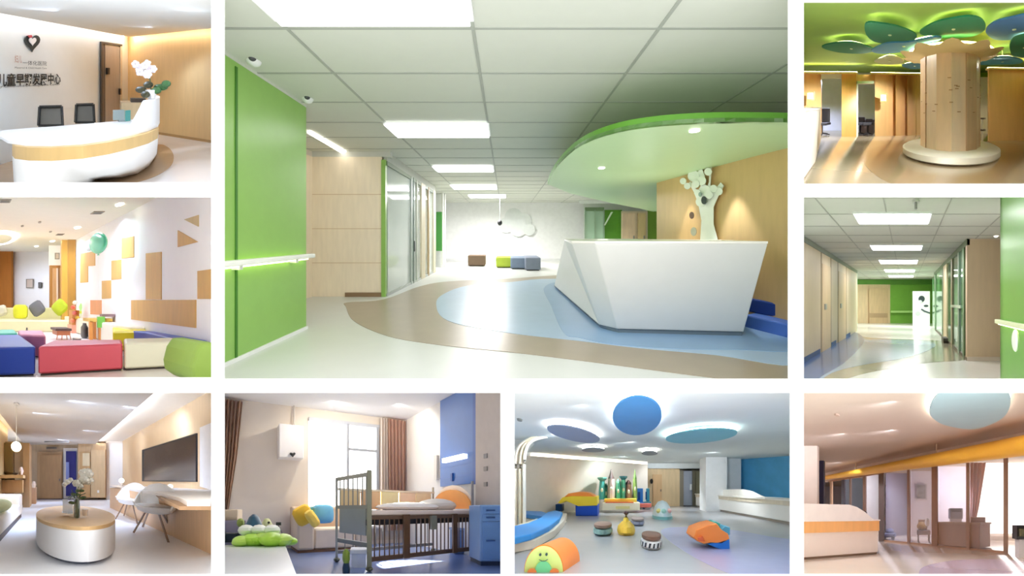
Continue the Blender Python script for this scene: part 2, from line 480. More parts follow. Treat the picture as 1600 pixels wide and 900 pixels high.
struct(MB().box(gx - 0.05, gx + 0.02, yb + 0.02, yg1, 2.5, ZC), R, 'wall_partition_header', mat('#b9bdb2', 0.7))
# room behind the partition
struct(MB().box(gx - 3.4, gx - 3.3, yb, 12.5, 0, ZC), R, 'wall_room_side', mat('#f4f6f4', 0.7))
struct(MB().box(gx - 3.4, gx, 12.4, 12.5, 0, ZC), R, 'wall_room_end', mat('#f4f6f4', 0.7))
t = thing(R, 'wall_shelf', 'pale shelf unit seen faintly through the glass partition', 'shelf', (gx - 3.2, 10, 0.8))
part(MB().box(gx - 3.3, gx - 2.95, 9.0, 12.0, 0.8, 0.85), R, 'board', mat('#e0e3e0'), t)
part(MB().box(gx - 3.3, gx - 2.95, 9.0, 12.0, 0, 0.8), R, 'cabinet_front', mat('#eceeec'), t)
# end of partition: green pier
yp = yg1
struct(MB().box(gx - 0.1, R.X(692, yp + 1.5), yp + 1.5, yp + 1.62, 0, ZC), R, 'wall_pier', mat('#e9ece4', 0.7))
q0, q1 = R.d(681.5, 331, yp + 1.45), R.d(690.5, 392, yp + 1.45)
solo(MB().box(q0.x, q1.x, yp + 1.45, yp + 1.5, q1.z, q0.z), R, 'wall_panel', mat('#3f8a3a', 0.5), 'narrow dark green panel on the pier past the glass partition', 'wall panel')
# far white wall
YF = 15.6
struct(MB().box(-5, 4.2, YF, YF + 0.1, 0, ZC), R, 'wall_far', mat('#f7f8f8', 0.6))
struct(MB().box(-5.0, 4.2, YF - 0.02, YF, 0, 0.1), R, 'baseboard_far', mat('#e4e6e6', 0.6))
mb = MB()
import itertools
pc = R.d(806, 352, YF - 0.02)
for qi, (dx, dz, r) in enumerate(((-0.1, 0.35, 0.42), (0.35, 0.15, 0.38), (-0.45, 0.0, 0.34), (0.1, -0.1, 0.4), (0.6, -0.2, 0.26))):
    mb.sheet([(pc.x + dx + r * math.cos(k * math.pi / 9), pc.y - 0.03 * qi, pc.z + dz + r * 1.05 * math.sin(k * math.pi / 9)) for k in range(18)], (0, 0.02, 0))
mb.sheet([(pc.x - 0.1, pc.y, 0.1), (pc.x + 0.12, pc.y, 0.1), (pc.x + 0.06, pc.y, pc.z), (pc.x - 0.06, pc.y, pc.z)], (0, 0.02, 0))
solo(mb, R, 'tree_relief', mat('#e6ebe9', 0.7), 'pale round-crowned tree relief on the far white wall', 'wall decoration')
t = thing(R, 'hanging_camera', 'small black device hanging on a thin rod before the far white wall', 'camera', R.d(781, 350, 13))
p = R.d(781, 348, 13)
part(MB().ball(p, 0.09, 0.09, 0.11), R, 'housing', mat('#2a2c30', 0.4), t, smooth=True)
part(MB().tube([(p.x, p.y, p.z), (p.x, p.y, ZC)], 0.012), R, 'rod', mat('#b8bcbc', 0.4), t)
# ottomans in the far hall
def cube_seat(px0, px1, py0, py1, y, depth, col, label, name='ottoman'):
    xa, xb = R.X(px0, y), R.X(px1, y); z1 = R.z(py0, y)
    t = thing(R, name, label, 'ottoman', ((xa + xb) / 2, y, 0), 'low upholstered cubes in the far hall')
    part(MB().box(xa, xb, y, y + depth, 0.03, z1), R, 'cushion', mat(col, 0.8, 0.05), t, bevel=0.03)
    part(MB().box(xa + 0.05, xb - 0.05, y + 0.05, y + depth - 0.05, 0, 0.03), R, 'plinth', mat('#555048', 0.8), t)
cube_seat(731, 758, 399, 416.5, 12.6, 0.6, '#6e5b48', 'brown cube ottoman standing alone near the far white wall')
cube_seat(775, 799, 402, 419, 12.0, 0.9, '#a3b83c', 'olive green half of the low bench in the far hall')
cube_seat(798, 822, 403, 421, 11.5, 1.2, '#6f7f92', 'blue grey ottoman between the green one and the darker end block')
cube_seat(821, 845, 402.5, 424, 11.0, 1.3, '#7b8494', 'slate grey ottoman at the desk end of the low bench')
# right far side: glass, green wall, beige doors
YR = 15.0
def flat(px0, px1, py0, py1, y, nm, m, lab=None, cat=None, st=True, t=0.05):
    a, b = R.d(px0, py0, y), R.d(px1, py1, y)
    mb = MB().box(a.x, b.x, y, y + t, max(0, b.z), a.z)
    return struct(mb, R, nm, m) if st else solo(mb, R, nm, m, lab, cat)
flat(912, 1030, 318, 412, 15.2, 'wall_end', mat('#e7ece6', 0.7))
flat(944, 972, 328, 412, 14.9, 'wall_end_green', mat('#5fa02f', 0.5))
flat(914, 944, 324, 330, 14.8, 'wall_end_lintel', mat('#7f9a74', 0.5))
t = thing(R, 'glass_screen', 'greenish glass screen in front of the far green wall', 'screen', R.d(930, 405, 14.7))
a, b = R.d(914, 330, 14.7), R.d(943, 408, 14.7)
part(MB().box(a.x, b.x, 14.7, 14.73, 0.03, a.z), R, 'glass_sheet', glass('#b9dcc0', 0.05, 0.55), t)
for px in (914, 929, 943): part(MB().box(R.X(px, 14.68), R.X(px + 1.6, 14.68), 14.66, 14.74, 0, a.z + 0.05), R, 'post', mat('#8aa58a', 0.4), t)
pp = [R.d(944, 352, 14.6), R.d(946, 352, 14.6), R.d(958, 331, 14.6), R.d(955, 331, 14.6)]
solo(MB().sheet(pp, (0, 0.04, 0)), R, 'diagonal_strut', mat('#d9f0d0', 0.5), 'pale slanting strut across the far green wall', 'strut')
flat(971, 1012, 330, 412, 14.8, 'wall_end_beige', mat('#efe0c4', 0.5))
for (a_, b_, n_) in ((974, 993, 1), (997, 1009, 2)):
    a, b = R.d(a_, 333, 14.72), R.d(b_, 409, 14.72)
    dd = tag(MB().box(a.x, b.x, 14.72, 14.78, 0, a.z).build(R, 'door_%d' % n_, wood('#e9cfae' if n_ == 1 else '#dcc58f', 0.5)), kind='structure')
    part(MB().box(b.x - 0.1, b.x - 0.06, 14.68, 14.72, 0.95, 1.15), R, 'door_handle', mat('#8a8a86', 0.3), dd)
flat(1012, 1030, 329, 412, 14.85, 'wall_end_olive', mat('#7aa53a', 0.5))
flat(905, 1030, 300, 318, 14.5, 'wall_end_bulkhead', mat('#e8eeea', 0.6))
# floor inlays
def inlay(pxs, m, z, nm='floor_inlay', n=5):
    pts = smoothline([R.g(px, py) for px, py in pxs], n, True)
    return struct(MB().prism([(p.x, p.y) for p in pts], z - 0.004, z), R, nm, m)
inlay([(542, 473), (541, 480), (549, 498), (575, 514), (620, 529), (700, 541), (800, 551), (900, 563), (1000, 576), (1100, 589), (1238, 603), (1250, 560),
       (1240, 480), (1100, 440), (900, 430), (790, 436), (700, 440), (655, 448), (600, 468)], mat('#a99c88', 0.3, 0.04, 3, spec=0.25), 0.005)
inlay([(690, 462), (682, 480), (700, 502), (780, 519), (900, 533), (1000, 545), (1120, 556), (1240, 572), (1250, 540), (1240, 480), (1100, 440), (870, 436), (800, 441), (730, 447)],
      mat('#aec6de', 0.3, 0.03, 3, spec=0.25), 0.009)
inlay([(852, 448), (862, 480), (880, 520), (905, 529), (960, 540), (1060, 547), (1150, 548), (1240, 549), (1250, 520), (1240, 480), (1100, 440), (900, 440)],
      mat('#8fb0d2', 0.3, 0.03, 3, spec=0.25), 0.013)
# reception desk, faceted, walls leaning out
bot = [R.g(1162, 526), R.g(965, 521), R.g(936, 514), R.g(866, 450), Vector((2.7, 7.4, 0)), Vector((3.0, 5.0, 0))]
zt = R.H - 0.065
def tp(px, y): return Vector((R.X(px, y), y, zt))
top = [tp(1200, 3.22), tp(930, 3.36), tp(893, 3.6), tp(882, 7.0), Vector((2.6, 7.5, zt)), Vector((3.1, 5.0, zt))]
t = thing(R, 'reception_desk', 'large faceted white reception desk with outward leaning sides on the blue floor', 'desk', ((bot[0] + bot[3]) / 2))
part(MB().loft([[(b.x, b.y, 0.05) for b in bot], top]), R, 'body', mat('#e6e6e2', 0.35, 0.01), t, bevel=0.012)
part(MB().loft([[(b.x, b.y, 0.0) for b in [R.g(1160, 527), R.g(968, 522), R.g(940, 514), R.g(869, 450), Vector((2.7, 7.3, 0)), Vector((2.95, 5.0, 0))]],
                [(b.x * 0.998, b.y + 0.02, 0.05) for b in bot]]), R, 'plinth', mat('#5f7180', 0.4), t)
ct = [Vector((p.x, p.y, 0)) for p in top]
part(MB().loft([[(p.x, p.y, zt) for p in ct], [(p.x, p.y, zt + 0.022) for p in ct]]), R, 'countertop', mat('#f4f1ea', 0.3, 0.01), t)
# curved beige wall behind
wp = smoothline([(3.75, 2.4), (3.36, 3.2), (3.12, 4.1), (2.95, 5.2), (R.X(1026, 6.3), 6.3)], 6)
mb = MB()
for p, q in zip(wp, wp[1:]): mb.wall(p, q, 0, 2.3, 0.06)
struct(mb, R, 'wall_curved', wood('#d2b27c', 0.45, 0.04))
# canopy
zk = R.H + 1.0
outl = [(856, 288), (864, 270), (882, 248), (912, 225), (960, 207), (1020, 196.5), (1100, 191), (1180, 190.5), (1250, 193), (1300, 205)]
back = [(1290, 262), (1150, 300), (1030, 330), (1000, 326), (950, 316), (890, 302)]
op = [R.g(px, py, zk) for px, py in outl]
bp = [R.g(px, py, zk) for px, py in back]
op = smoothline(op, 5) + smoothline(bp, 4)
t = thing(R, 'canopy', 'sweeping green ceiling canopy hanging above the white reception desk', 'canopy', (2.2, 4.5, zk))
part(MB().prism([(p.x, p.y) for p in op], zk, zk + 0.035), R, 'soffit', mat('#c8e6b8', 0.4, 0.01), t)
n1 = len(smoothline([Vector((0, 0, 0))] * 10, 5))
mb = MB(); e = op[:n1]
for p, q in zip(e, e[1:]): mb.loft([[(p.x, p.y, zk - 0.0), (q.x, q.y, zk - 0.0), (q.x * 1.0, q.y + 0.05, zk), (p.x, p.y + 0.05, zk)], [(p.x, p.y, zk + 0.085), (q.x, q.y, zk + 0.085), (q.x, q.y + 0.05, zk + 0.085), (p.x, p.y + 0.05, zk + 0.085)]])
part(mb, R, 'rim', mat('#5c9a2c', 0.5), t)
for px, py in ((1085, 203.5), (940, 262)):
    c = R.g(px, py, zk)
    part(MB().lathe((c.x, c.y), [(0.045, zk - 0.012), (0.045, zk)], 16), R, 'downlight', glow('#fbfff0', 6), t)
# tree relief on the curved wall
wa, wb = wp[8], wp[-3]
def on(px, py, o=0.05): 
    best = None
    for p, q in zip(wp, wp[1:]):
        v = R.onwall(p, q, px, py)
        if min(p[1], q[1]) - 1e-3 <= v.y <= max(p[1], q[1]) + 1e-3: best = v
    v = best if best is not None else R.onwall(wa, wb, px, py)
    return v * 1.0 + Vector((-0.7, -0.7, 0)).normalized() * o
t = thing(R, 'tree_relief', 'white tree silhouette with perched owls on the curved beige wall', 'wall decoration', on(1105, 378))
trunk = [(1096, 378), (1098, 345), (1093, 318), (1086, 300), (1078, 287), (1081, 284), (1090, 296), (1095, 305), (1097, 288), (1092, 270), (1098, 262), (1103, 275), (1105, 298), (1110, 285), (1110, 264), (1114, 262), (1112, 290), (1116, 300), (1128, 286), (1133, 291), (1123, 310), (1117, 324), (1117, 350), (1124, 378)]
def blob(cx, cy, r, k=1.0): return [on(cx + r * math.cos(i * math.pi / 8), cy + r * k * math.sin(i * math.pi / 8)) for i in range(16)]
part(MB().sheet([on(*p) for p in trunk], (-0.015, -0.015, 0)), R, 'trunk', mat('#f4f8f6', 0.6), t)
for i, (cx, cy, r) in enumerate(((1086, 276, 9), (1070, 284, 5), (1104, 300, 10), (1098, 316, 8), (1126, 300, 6), (1118, 296, 6), (1093, 302, 5), (1110, 270, 6), (1100, 284, 7), (1078, 292, 5), (1091, 289, 6), (1112, 306, 6))):
    part(MB().sheet([p + Vector((-0.01 - 0.004 * i, -0.01 - 0.004 * i, 0)) for p in blob(cx, cy, r)], (-0.012, -0.012, 0)), R, 'leaf_disc', mat('#eef4ee', 0.6), t)
for (px, py, s, c) in ((1104, 314, 4.2, '#23302f'), (1085, 337, 3.6, '#5f4a36'), (1098, 305, 2.4, '#8ba39b'), (1088, 362, 4.5, '#a9aea0')):
    q = [p + Vector((-0.05, -0.05, 0)) for p in blob(px, py, s * 1.0, 1.5)]
    part(MB().sheet(q, (-0.012, -0.012, 0)), R, 'owl', mat(c, 0.6), t)
# downlights in the canopy close to the wall throw two tall scallops beside the tree
for px, pw, c in ((1067, 42, '#ffeedd'), (1134, 90, '#f4f6ff')):
    v = on(px, 384, 0.30)
    spot(R, (v.x, v.y, zk - 0.03), pw, c, 58, (0, 0, -1), 0.03, 0.5)
spot(R, (2.2, 5.6, 1.09), 14, '#ffffff', 165, (0, -0.1, 1), 0.06)  # two uplights added over the desk to brighten the canopy underside
spot(R, (1.9, 4.2, 1.09), 6, '#ffffff', 165, (0, 0, 1), 0.06)
# blue bench along the curved wall
t = thing(R, 'wall_bench', 'two tone blue upholstered bench against the curved beige wall', 'bench', R.g(1205, 525))
def strip(a, b, z0, z1, dx): 
    p, q = R.g(*a), R.g(*b)
    return MB().prism([(p.x, p.y), (q.x, q.y), (q.x + dx, q.y + dx * 0.5), (p.x + dx, p.y + dx * 0.5)], z0, z1)
part(strip((1163, 512), (1240, 532), 0, 0.16, 0.5), R, 'seat', mat('#4d76c9', 0.6), t, bevel=0.02)
part(strip((1168, 507), (1240, 524), 0.16, 0.33, 0.3), R, 'backrest', mat('#173f8e', 0.6), t, bevel=0.02)
# added fill lamps without fixtures: far end, room behind the glass
spot(R, (3.6, 12.4, ZC - 0.05), 260, '#fffdf6', 160)
spot(R, (2.3, 9.6, ZC - 0.05), 50, '#fffdf6', 160)
area(R, (-3.0, 9, ZC - 0.03), 0.6, 2.0, 40)
# ================================================================ RECEPTION WITH THE LETTERED WALL
R = A
ZA = 2.61
C0 = R.g(200, 202); E1 = R.g(330, 223); E2 = C0 + (E1 - C0) * 1.5
dv = Vector((-(514 - 165), -422, 0)).normalized()
S1 = C0 + dv * 5.3
struct(MB().box(-6, 6, 1.5, 9.5, -0.04, 0), R, 'floor', mat('#e6dfda', 0.2, 0.01, 3))
CW = mat('#f4f4ef', 0.6, 0.01)
struct(MB().wall(S1, C0, 0, ZA + 0.16), R, 'wall_left', CW)
struct(MB().wall(C0, E2, 0, ZA + 0.16), R, 'wall_right', wood('#e2c18a', 0.5, 0.04))
struct(MB().wall(C0, E2, 0, 0.06, -0.02), R, 'baseboard_right', mat('#a98550', 0.5))
i0, i1 = inset(S1, C0, 0.22); j0, j1 = inset(C0, E2, 0.22)
def isect(a, b, c, d):
    a, b, c, d = map(Vector, (a, b, c, d)); r = b - a; s_ = d - c
    t = (c - a).cross(s_) / r.cross(s_) if hasattr(Vector((0, 0)), 'cross') and False else ((c.x - a.x) * s_.y - (c.y - a.y) * s_.x) / (r.x * s_.y - r.y * s_.x)
    return a + r * t
ic = isect(i0, i1, j0, j1)
struct(MB().prism([i0, tuple(ic), j1, (6, 1.5), (-6, 1.5)], ZA, ZA + 0.04), R, 'ceiling', mat('#f6f3ec', 0.8, 0.01))
struct(MB().box(-6, 6, 1.5, 9.5, ZA + 0.16, ZA + 0.2), R, 'ceiling_upper', mat('#f4efe6', 0.8, 0.01))
cove(R, [S1, C0], ZA + 0.05, 0.19, 0.03, glow('#e8f0ff', 14), label='warm LED strip hidden in the slot above the lettered wall')
cove(R, [C0, E2], ZA + 0.05, 0.19, 0.03, glow('#fff4e0', 12), label='warm LED strip hidden in the slot above the honey wood wall')
# logo
def oA(px, py): return R.onwall(S1, C0, px, py)
def heart(sc, cx=49.5, cy=66):
    out = []
    for i in range(28):
        t = 2 * math.pi * i / 28
        x = 16 * math.sin(t) ** 3; y = 13 * math.cos(t) - 5 * math.cos(2 * t) - 2 * math.cos(3 * t) - math.cos(4 * t)
        out.append(oA(cx + x * sc * 0.82, cy - y * sc * 0.98))
    return out
t = thing(R, 'heart_logo', 'dark heart shaped emblem with a white centre high on the cream wall', 'logo', oA(49, 82))
part(MB().wallpoly(S1, C0, heart(0.92), -0.03), R, 'outline', mat('#2d3233', 0.5), t)
part(MB().wallpoly(S1, C0, heart(0.45, 49, 64.5), -0.045), R, 'centre', mat('#fbf4f2', 0.5), t)
part(MB().wallpoly(S1, C0, [oA(41, 56), oA(47, 55), oA(49, 58), oA(44, 60)], -0.05), R, 'red_accent', mat('#b9404a', 0.5), t)
uA = Vector((C0 - S1)).normalized(); nA = Vector((uA.y, -uA.x, 0))
if nA.dot(C0) > 0: nA = -nA
nA *= 0.02
BK = mat('#222423', 0.5)
def wtext(body, px0, px1, pyb, pyt, m, name, lab, bold=0.0):
    o = oA(px0, pyb); w = (oA(px1, pyb) - o).length; hgt = R.z(pyt, o.y) - R.z(pyb, o.y)
    mb = lettering(MB(), body, hgt * 1.32, o, uA, (0, 0, 1), w, nA, bold)
    return solo(mb, R, name, m, lab, 'sign')
wtext('妇儿', 22, 33, 97, 87, mat('#c98f78', 0.5), 'sign_lettering', 'small reddish characters under the heart emblem')
wtext('一体化医院', 34, 72, 101, 95, mat('#4a4f4c', 0.5), 'sign_lettering', 'short dark line of characters beside the small reddish ones')
wtext('Maternal & Child Health Care', 22, 72, 107, 104, mat('#565a56', 0.5), 'sign_lettering', 'smallest line of latin letters, upper of the two on the wall')
wtext('儿童早期发展中心', -5, 94, 133, 117, BK, 'sign_lettering', 'bold black line of large Chinese characters on the cream wall', 0.006)
wtext('Early Childhood Development Center', -14, 93, 137.5, 133.5, BK, 'sign_lettering', 'thin line of black latin letters directly below the large characters')
# door in the lettered wall
q0, q1 = oA(156, 200), oA(189, 200)
zt = R.z(68, q0.y)
t = thing(R, 'door_1', None, None, (q0 + q1) / 2); tag(t, kind='structure')
f0 = oA(156, 200); f1 = oA(158, 200)
part(MB().wall(q0, f1, 0, zt, -0.05), R, 'frame', mat('#4b4038', 0.5), t)
part(MB().wall(q0, q1, zt, zt + 0.05, -0.05), R, 'frame', mat('#4b4038', 0.5), t)
part(MB().wall(oA(158, 200), oA(163, 200), 0, zt, -0.02), R, 'recess', mat('#7b6b5f', 0.6), t)
part(MB().wall(oA(163, 200), oA(186, 200), 0, zt - 0.02, -0.03), R, 'door_leaf', wood('#bfb0a2', 0.5), t)
part(MB().wall(oA(186, 200), q1, 0, zt, -0.045), R, 'frame', mat('#e8d9c2', 0.5), t)
a = oA(164, 109)
part(MB().wall(a, oA(168, 109), a.z - 0.12, a.z + 0.05, -0.08), R, 'door_sign', mat('#3a3436', 0.5), t)
a = oA(184, 143)
part(MB().wall(a, oA(185.5, 143), a.z - 0.08, a.z + 0.08, -0.09), R, 'door_handle', mat('#5a4a3a', 0.4), t)
# desk
DT = 0.78
def dt(px, py, z=DT): return R.g(px, py, z)
front = [(-12, 212), (2, 214), (12, 220), (40, 224), (80, 224.5), (130, 221.5), (170, 216), (205, 209), (232, 202), (247, 195)]
bck = [(249, 186), (240, 181), (205, 187), (150, 192), (90, 197), (45, 200), (10, 203), (-12, 206)]
tops = [dt(*p) for p in front + bck]
bot = [R.g(px, py) for px, py in [(0, 262), (18, 268), (40, 278), (65, 283), (100, 284.5), (150, 283.5), (190, 280), (215, 274), (233, 262), (242, 248)]]
botb = [R.g(px, py) for px, py in [(243, 238), (236, 230), (205, 228), (150, 229), (90, 232), (50, 238), (20, 246), (0, 255)]]
t = thing(R, 'reception_desk', 'curved white reception counter with a wooden band before the lettered wall', 'desk', (bot[0] + bot[9]) / 2)
zb = 0.60
def mixp(a, b, k): return a * (1 - k) + b * k
bandt = [dt(*p) for p in [(21, 212), (19, 220), (23, 224), (45, 226.5), (80, 227), (130, 224), (170, 218.5), (205, 211.5), (232, 204.5), (246.5, 198)]]
bandb = [dt(*p) for p in [(248, 188), (239, 182.5), (205, 188.5), (150, 193.5), (90, 198.5), (50, 201.5), (30, 204.5), (22, 208)]]
mid = bandt + bandb
bot[:5] = [mixp(bandt[i], bot[5], 0.03 + 0.02 * i) for i in range(5)]
botb[-3:] = [Vector(bandb[-3 + i]) for i in range(3)]
part(MB().loft([[(p.x, p.y, 0.03) for p in bot + botb], [(mixp(a, b, 0.3).x, mixp(a, b, 0.3).y, 0.28) for a, b in zip(mid, bot + botb)], [(p.x, p.y, zb) for p in mid]]), R, 'body', mat('#f4f2ee', 0.35, 0.01), t, smooth=True)
part(MB().loft([[(p.x, p.y, zb) for p in mid], [(p.x, p.y, DT - 0.03) for p in mid]]), R, 'wood_band', wood('#cdaa6c', 0.5), t, smooth=True)
part(MB().loft([[(p.x, p.y, DT - 0.03) for p in tops], [(p.x, p.y, DT) for p in tops]]), R, 'countertop', mat('#faf8f5', 0.3, 0.01), t)
part(MB().loft([[(p.x * 0.97, p.y + 0.04, 0) for p in bot + botb], [(p.x * 0.98, p.y + 0.03, 0.03) for p in bot + botb]]), R, 'plinth', mat('#7d6650', 0.6), t)
# raised end screen
rp = smoothline([dt(197, 210), dt(215, 206.5), dt(232, 202), dt(246, 195.5), dt(249, 187), dt(236, 181.5)], 5)
n = len(rp); rz = []
for i, p in enumerate(rp):
    k = i / (n - 1)
    rz.append(DT + (1.19 - DT) * min(1.0, (k / 0.42)) ** 0.8 if k < 0.42 else 1.19 + 0.03 * (k - 0.42))
mb = MB()
cen = dt(205, 196)
for i in range(n - 1):
    p, q = rp[i], rp[i + 1]
    def inn(v): return v + (Vector((cen.x, cen.y, v.z)) - v).normalized() * 0.13
    a, b, c, d = p, q, inn(q), inn(p)
    mb.loft([[(v.x, v.y, DT - 0.02) for v in (a, b, c, d)], [(a.x, a.y, rz[i]), (b.x, b.y, rz[i + 1]), (c.x, c.y, rz[i + 1]), (d.x, d.y, rz[i])]])
part(mb, R, 'raised_screen', mat('#f6f4f2', 0.35, 0.01), t)
# floor ring inlay, the desk's tan shadow ring painted into its colour
ring = smoothline([R.g(px, py) for px, py in [(246, 226), (262, 230), (271, 242), (268, 258), (250, 272), (222, 283), (180, 292), (110, 300), (40, 300), (-30, 290), (-30, 250), (0, 246), (100, 250), (200, 235)]], 5, True)
struct(MB().prism([(p.x, p.y) for p in ring], 0.002, 0.006), R, 'floor_inlay', mat('#b5946f', 0.25, 0.03))
# chairs
def task_chair(px0, px1, pyt, pyb, y, lab):
    x0, x1 = R.X(px0, y), R.X(px1, y); z0, z1 = R.z(pyb, y), R.z(pyt, y)
    t = thing(R, 'office_chair', lab, 'chair', ((x0 + x1) / 2, y, 0), 'black mesh office chairs behind the curved counter')
    fr = mat('#26241f', 0.5)
    xm = (x0 + x1) / 2
    mb = MB()
    for a, b in (((x0 + 0.02, z1), (x1 - 0.02, z1 + 0.01)), ((x1 - 0.02, z1 + 0.01), (x1, z0)), ((x1, z0), (x0, z0)), ((x0, z0), (x0 + 0.02, z1))):
        mb.tube([(a[0], y, a[1]), (b[0], y, b[1])], 0.028)
    part(mb, R, 'back_frame', fr, t, smooth=True)
    part(MB().box(x0 + 0.03, x1 - 0.03, y - 0.005, y + 0.01, z0 + 0.02, z1 - 0.01), R, 'mesh_back', mat('#77736a', 0.7), t)
    part(MB().box(x0, x1, y - 0.45, y - 0.02, 0.42, 0.5), R, 'seat', mat('#2c2b28', 0.8), t, bevel=0.03)
    part(MB().tube([(xm, y - 0.24, 0.08), (xm, y - 0.24, 0.42)], 0.03), R, 'post', fr, t)
    mb = MB()
    for i in range(5):
        a = 2 * math.pi * i / 5
        mb.tube([(xm, y - 0.24, 0.1), (xm + 0.27 * math.cos(a), y - 0.24 + 0.27 * math.sin(a), 0.04)], 0.02)
    part(mb, R, 'star_base', fr, t)
task_chair(60, 98, 167, 196, 5.1, 'black mesh office chair below the large characters of the sign')
task_chair(117.5, 147.5, 163.5, 191, 5.4, 'black mesh office chair between the other chair and the door')
# monitor, tablet holder and tray on the desk
c = dt(190, 190)
t = thing(R, 'monitor', 'grey desk monitor with a teal edge behind the raised end of the counter', 'monitor', c)
part(MB().obox((c.x - 0.05, c.y), 0.2, 0.03, DT + 0.03, DT + 0.2, 0.25), R, 'screen', mat('#9aa6a4', 0.3), t)
part(MB().obox((c.x + 0.1, c.y - 0.05), 0.1, 0.03, DT + 0.02, DT + 0.2, 0.6), R, 'side_panel', mat('#3f8f86', 0.4), t)
part(MB().obox((c.x, c.y + 0.03), 0.12, 0.1, DT, DT + 0.03, 0.25), R, 'stand', mat('#8b9291', 0.4), t)
c = R.d(201, 165, 5.5)
t = thing(R, 'side_cabinet', 'low back cabinet with dark tray beyond the counter end', 'cabinet', (c.x, c.y, 0))
part(MB().box(c.x - 0.15, c.x + 0.5, 5.45, 5.9, 0, R.z(160, 5.5)), R, 'body', wood('#c9ae84'), t)
part(MB().box(c.x + 0.05, c.x + 0.35, 5.5, 5.7, R.z(160, 5.5), R.z(154, 5.5)), R, 'tray', mat('#3a2c20', 0.5), t)
# orchid
pb = R.d(236, 152, 4.3)
t = thing(R, 'potted_orchid', 'white orchid with dark green leaves in a white pot on the counter end', 'potted plant', pb)
part(MB().lathe((pb.x, pb.y), [(0.06, pb.z - 0.02), (0.09, pb.z + 0.06), (0.1, pb.z + 0.12)], 16), R, 'pot', mat('#f3efec', 0.3), t, smooth=True)
for i, (dx, dz, w, sx) in enumerate(((-0.16, 0.12, 0.15, -1), (0.15, 0.16, 0.19, 1), (-0.05, 0.2, 0.13, -1), (0.07, 0.11, 0.14, 1), (-0.1, 0.05, 0.12, -1), (0.22, 0.22, 0.12, 1))):
    part(MB().ball((pb.x + dx, pb.y - 0.02 * i, pb.z + dz), w * 0.62, 0.03, 0.055, 12, 6), R, 'leaf', mat('#2f5a26' if i % 2 else '#3d3a1e', 0.5), t, smooth=True)
mb = MB().tube([(pb.x, pb.y, pb.z + 0.1), (pb.x - 0.02, pb.y, pb.z + 0.32), (pb.x - 0.14, pb.y, pb.z + 0.5)], 0.01)
part(mb, R, 'stem', mat('#5d6b35', 0.5), t)
random.seed(3)
for i in range(11):
    cx = pb.x - 0.13 + random.uniform(-0.13, 0.15); cz = pb.z + 0.43 + random.uniform(-0.08, 0.13)
    mb = MB()
    for k in range(5):
        a = 2 * math.pi * k / 5 + i
        mb.ball((cx + 0.035 * math.cos(a), pb.y - 0.02 - 0.012 * i, cz + 0.035 * math.sin(a)), 0.034, 0.012, 0.03, 8, 4)
    part(mb, R, 'blossom', mat('#f9f2f6', 0.5), t, smooth=True)
spot(R, (0.2, 3.5, ZA - 0.03), 20, '#fff6ea', 165)
spot(R, (-0.8, 4.4, ZA - 0.03), 18, '#fff6ea', 165)
spot(R, (1.0, 6.0, ZA - 0.03), 10, '#fff6ea', 165)
spot(R, (1.4, 4.4, ZA - 0.03), 5, '#fff6e4', 165)
# ================================================================ SOFT SEATING ROOM
R = B
ZB = 3.24
xw = 4.1; yc = 6.9
struct(MB().box(-4, 6, 1.5, 9.7, -0.04, 0), R, 'floor', mat('#ece6dc', 0.25, 0.01))
struct(MB().box(-4, 6, 1.5, 9.7, ZB, ZB + 0.04), R, 'ceiling', mat('#f1eadb', 0.8, 0.01))
WW = mat('#faf6f4', 0.5, 0.01)
struct(MB().box(xw, xw + 0.05, 1.5, yc + 0.3, 0, ZB), R, 'wall_right', WW)
yk = 8.6
struct(MB().box(-1, xw, yk, yk + 0.05, 0, ZB), R, 'wall_back', WW)
struct(MB().box(R.X(97, yc) , R.X(118, yc), yc, yc + 0.1, 0, ZB), R, 'wall_pier', wood('#c99b3f', 0.5))
struct(MB().box(R.X(106, yc - 0.02), R.X(118, yc - 0.02), yc - 0.03, yc, 0, ZB), R, 'wall_pier_face', wood('#a87a2c', 0.5))
def oB(px, py): return R.onwall((xw, 2), (xw, 8), px, py)
WD = wood('#cf9e50', 0.5)
def wpan(pts, lab, m=None):
    return solo(MB().wallpoly((xw, 2), (xw, 8), [oB(*p) for p in pts], -0.02), R, 'wall_panel', m or WD, lab, 'wall panel', 'wooden shapes on the white wall')
wpan([(126, 396), (149, 393), (149, 415), (138, 416), (138, 441), (126, 442)], 'wooden wall shape like an upside down L next to the green balloon')
wpan([(191, 372), (210, 369), (210, 402), (191, 404)], 'upright wooden rectangle highest of the stepped three')
wpan([(175, 407.5), (190, 405.5), (190, 436), (175, 437.5)], 'wooden rectangle in the middle of the stepped three')
wpan([(160, 439), (174, 438), (174, 466), (160, 467)], 'wooden rectangle lowest of the stepped three')
wpan([(142, 469), (159, 469), (159, 492), (142, 491)], 'orange tinted wooden rectangle low down behind the toys', wood('#d9915a', 0.5))
wpan([(229, 396), (253, 393.5), (253, 468), (229, 468)], 'tall narrow wooden panel rising from the long low one')
wpan([(206, 469), (307, 468.5), (307, 512.5), (206, 499)], 'long low wooden panel, widest of the wall shapes')
wpan([(310, 423.5), (336, 420), (336, 467), (310, 467)], 'wooden rectangle cut off by the edge of the seating room view')
wpan([(279, 360), (310, 378), (279, 386)], 'wooden triangle lower of the two near the ceiling')
wpan([(289, 343), (311, 336), (311, 354)], 'wooden triangle higher of the two near the ceiling', wood('#c7ae7c', 0.5))
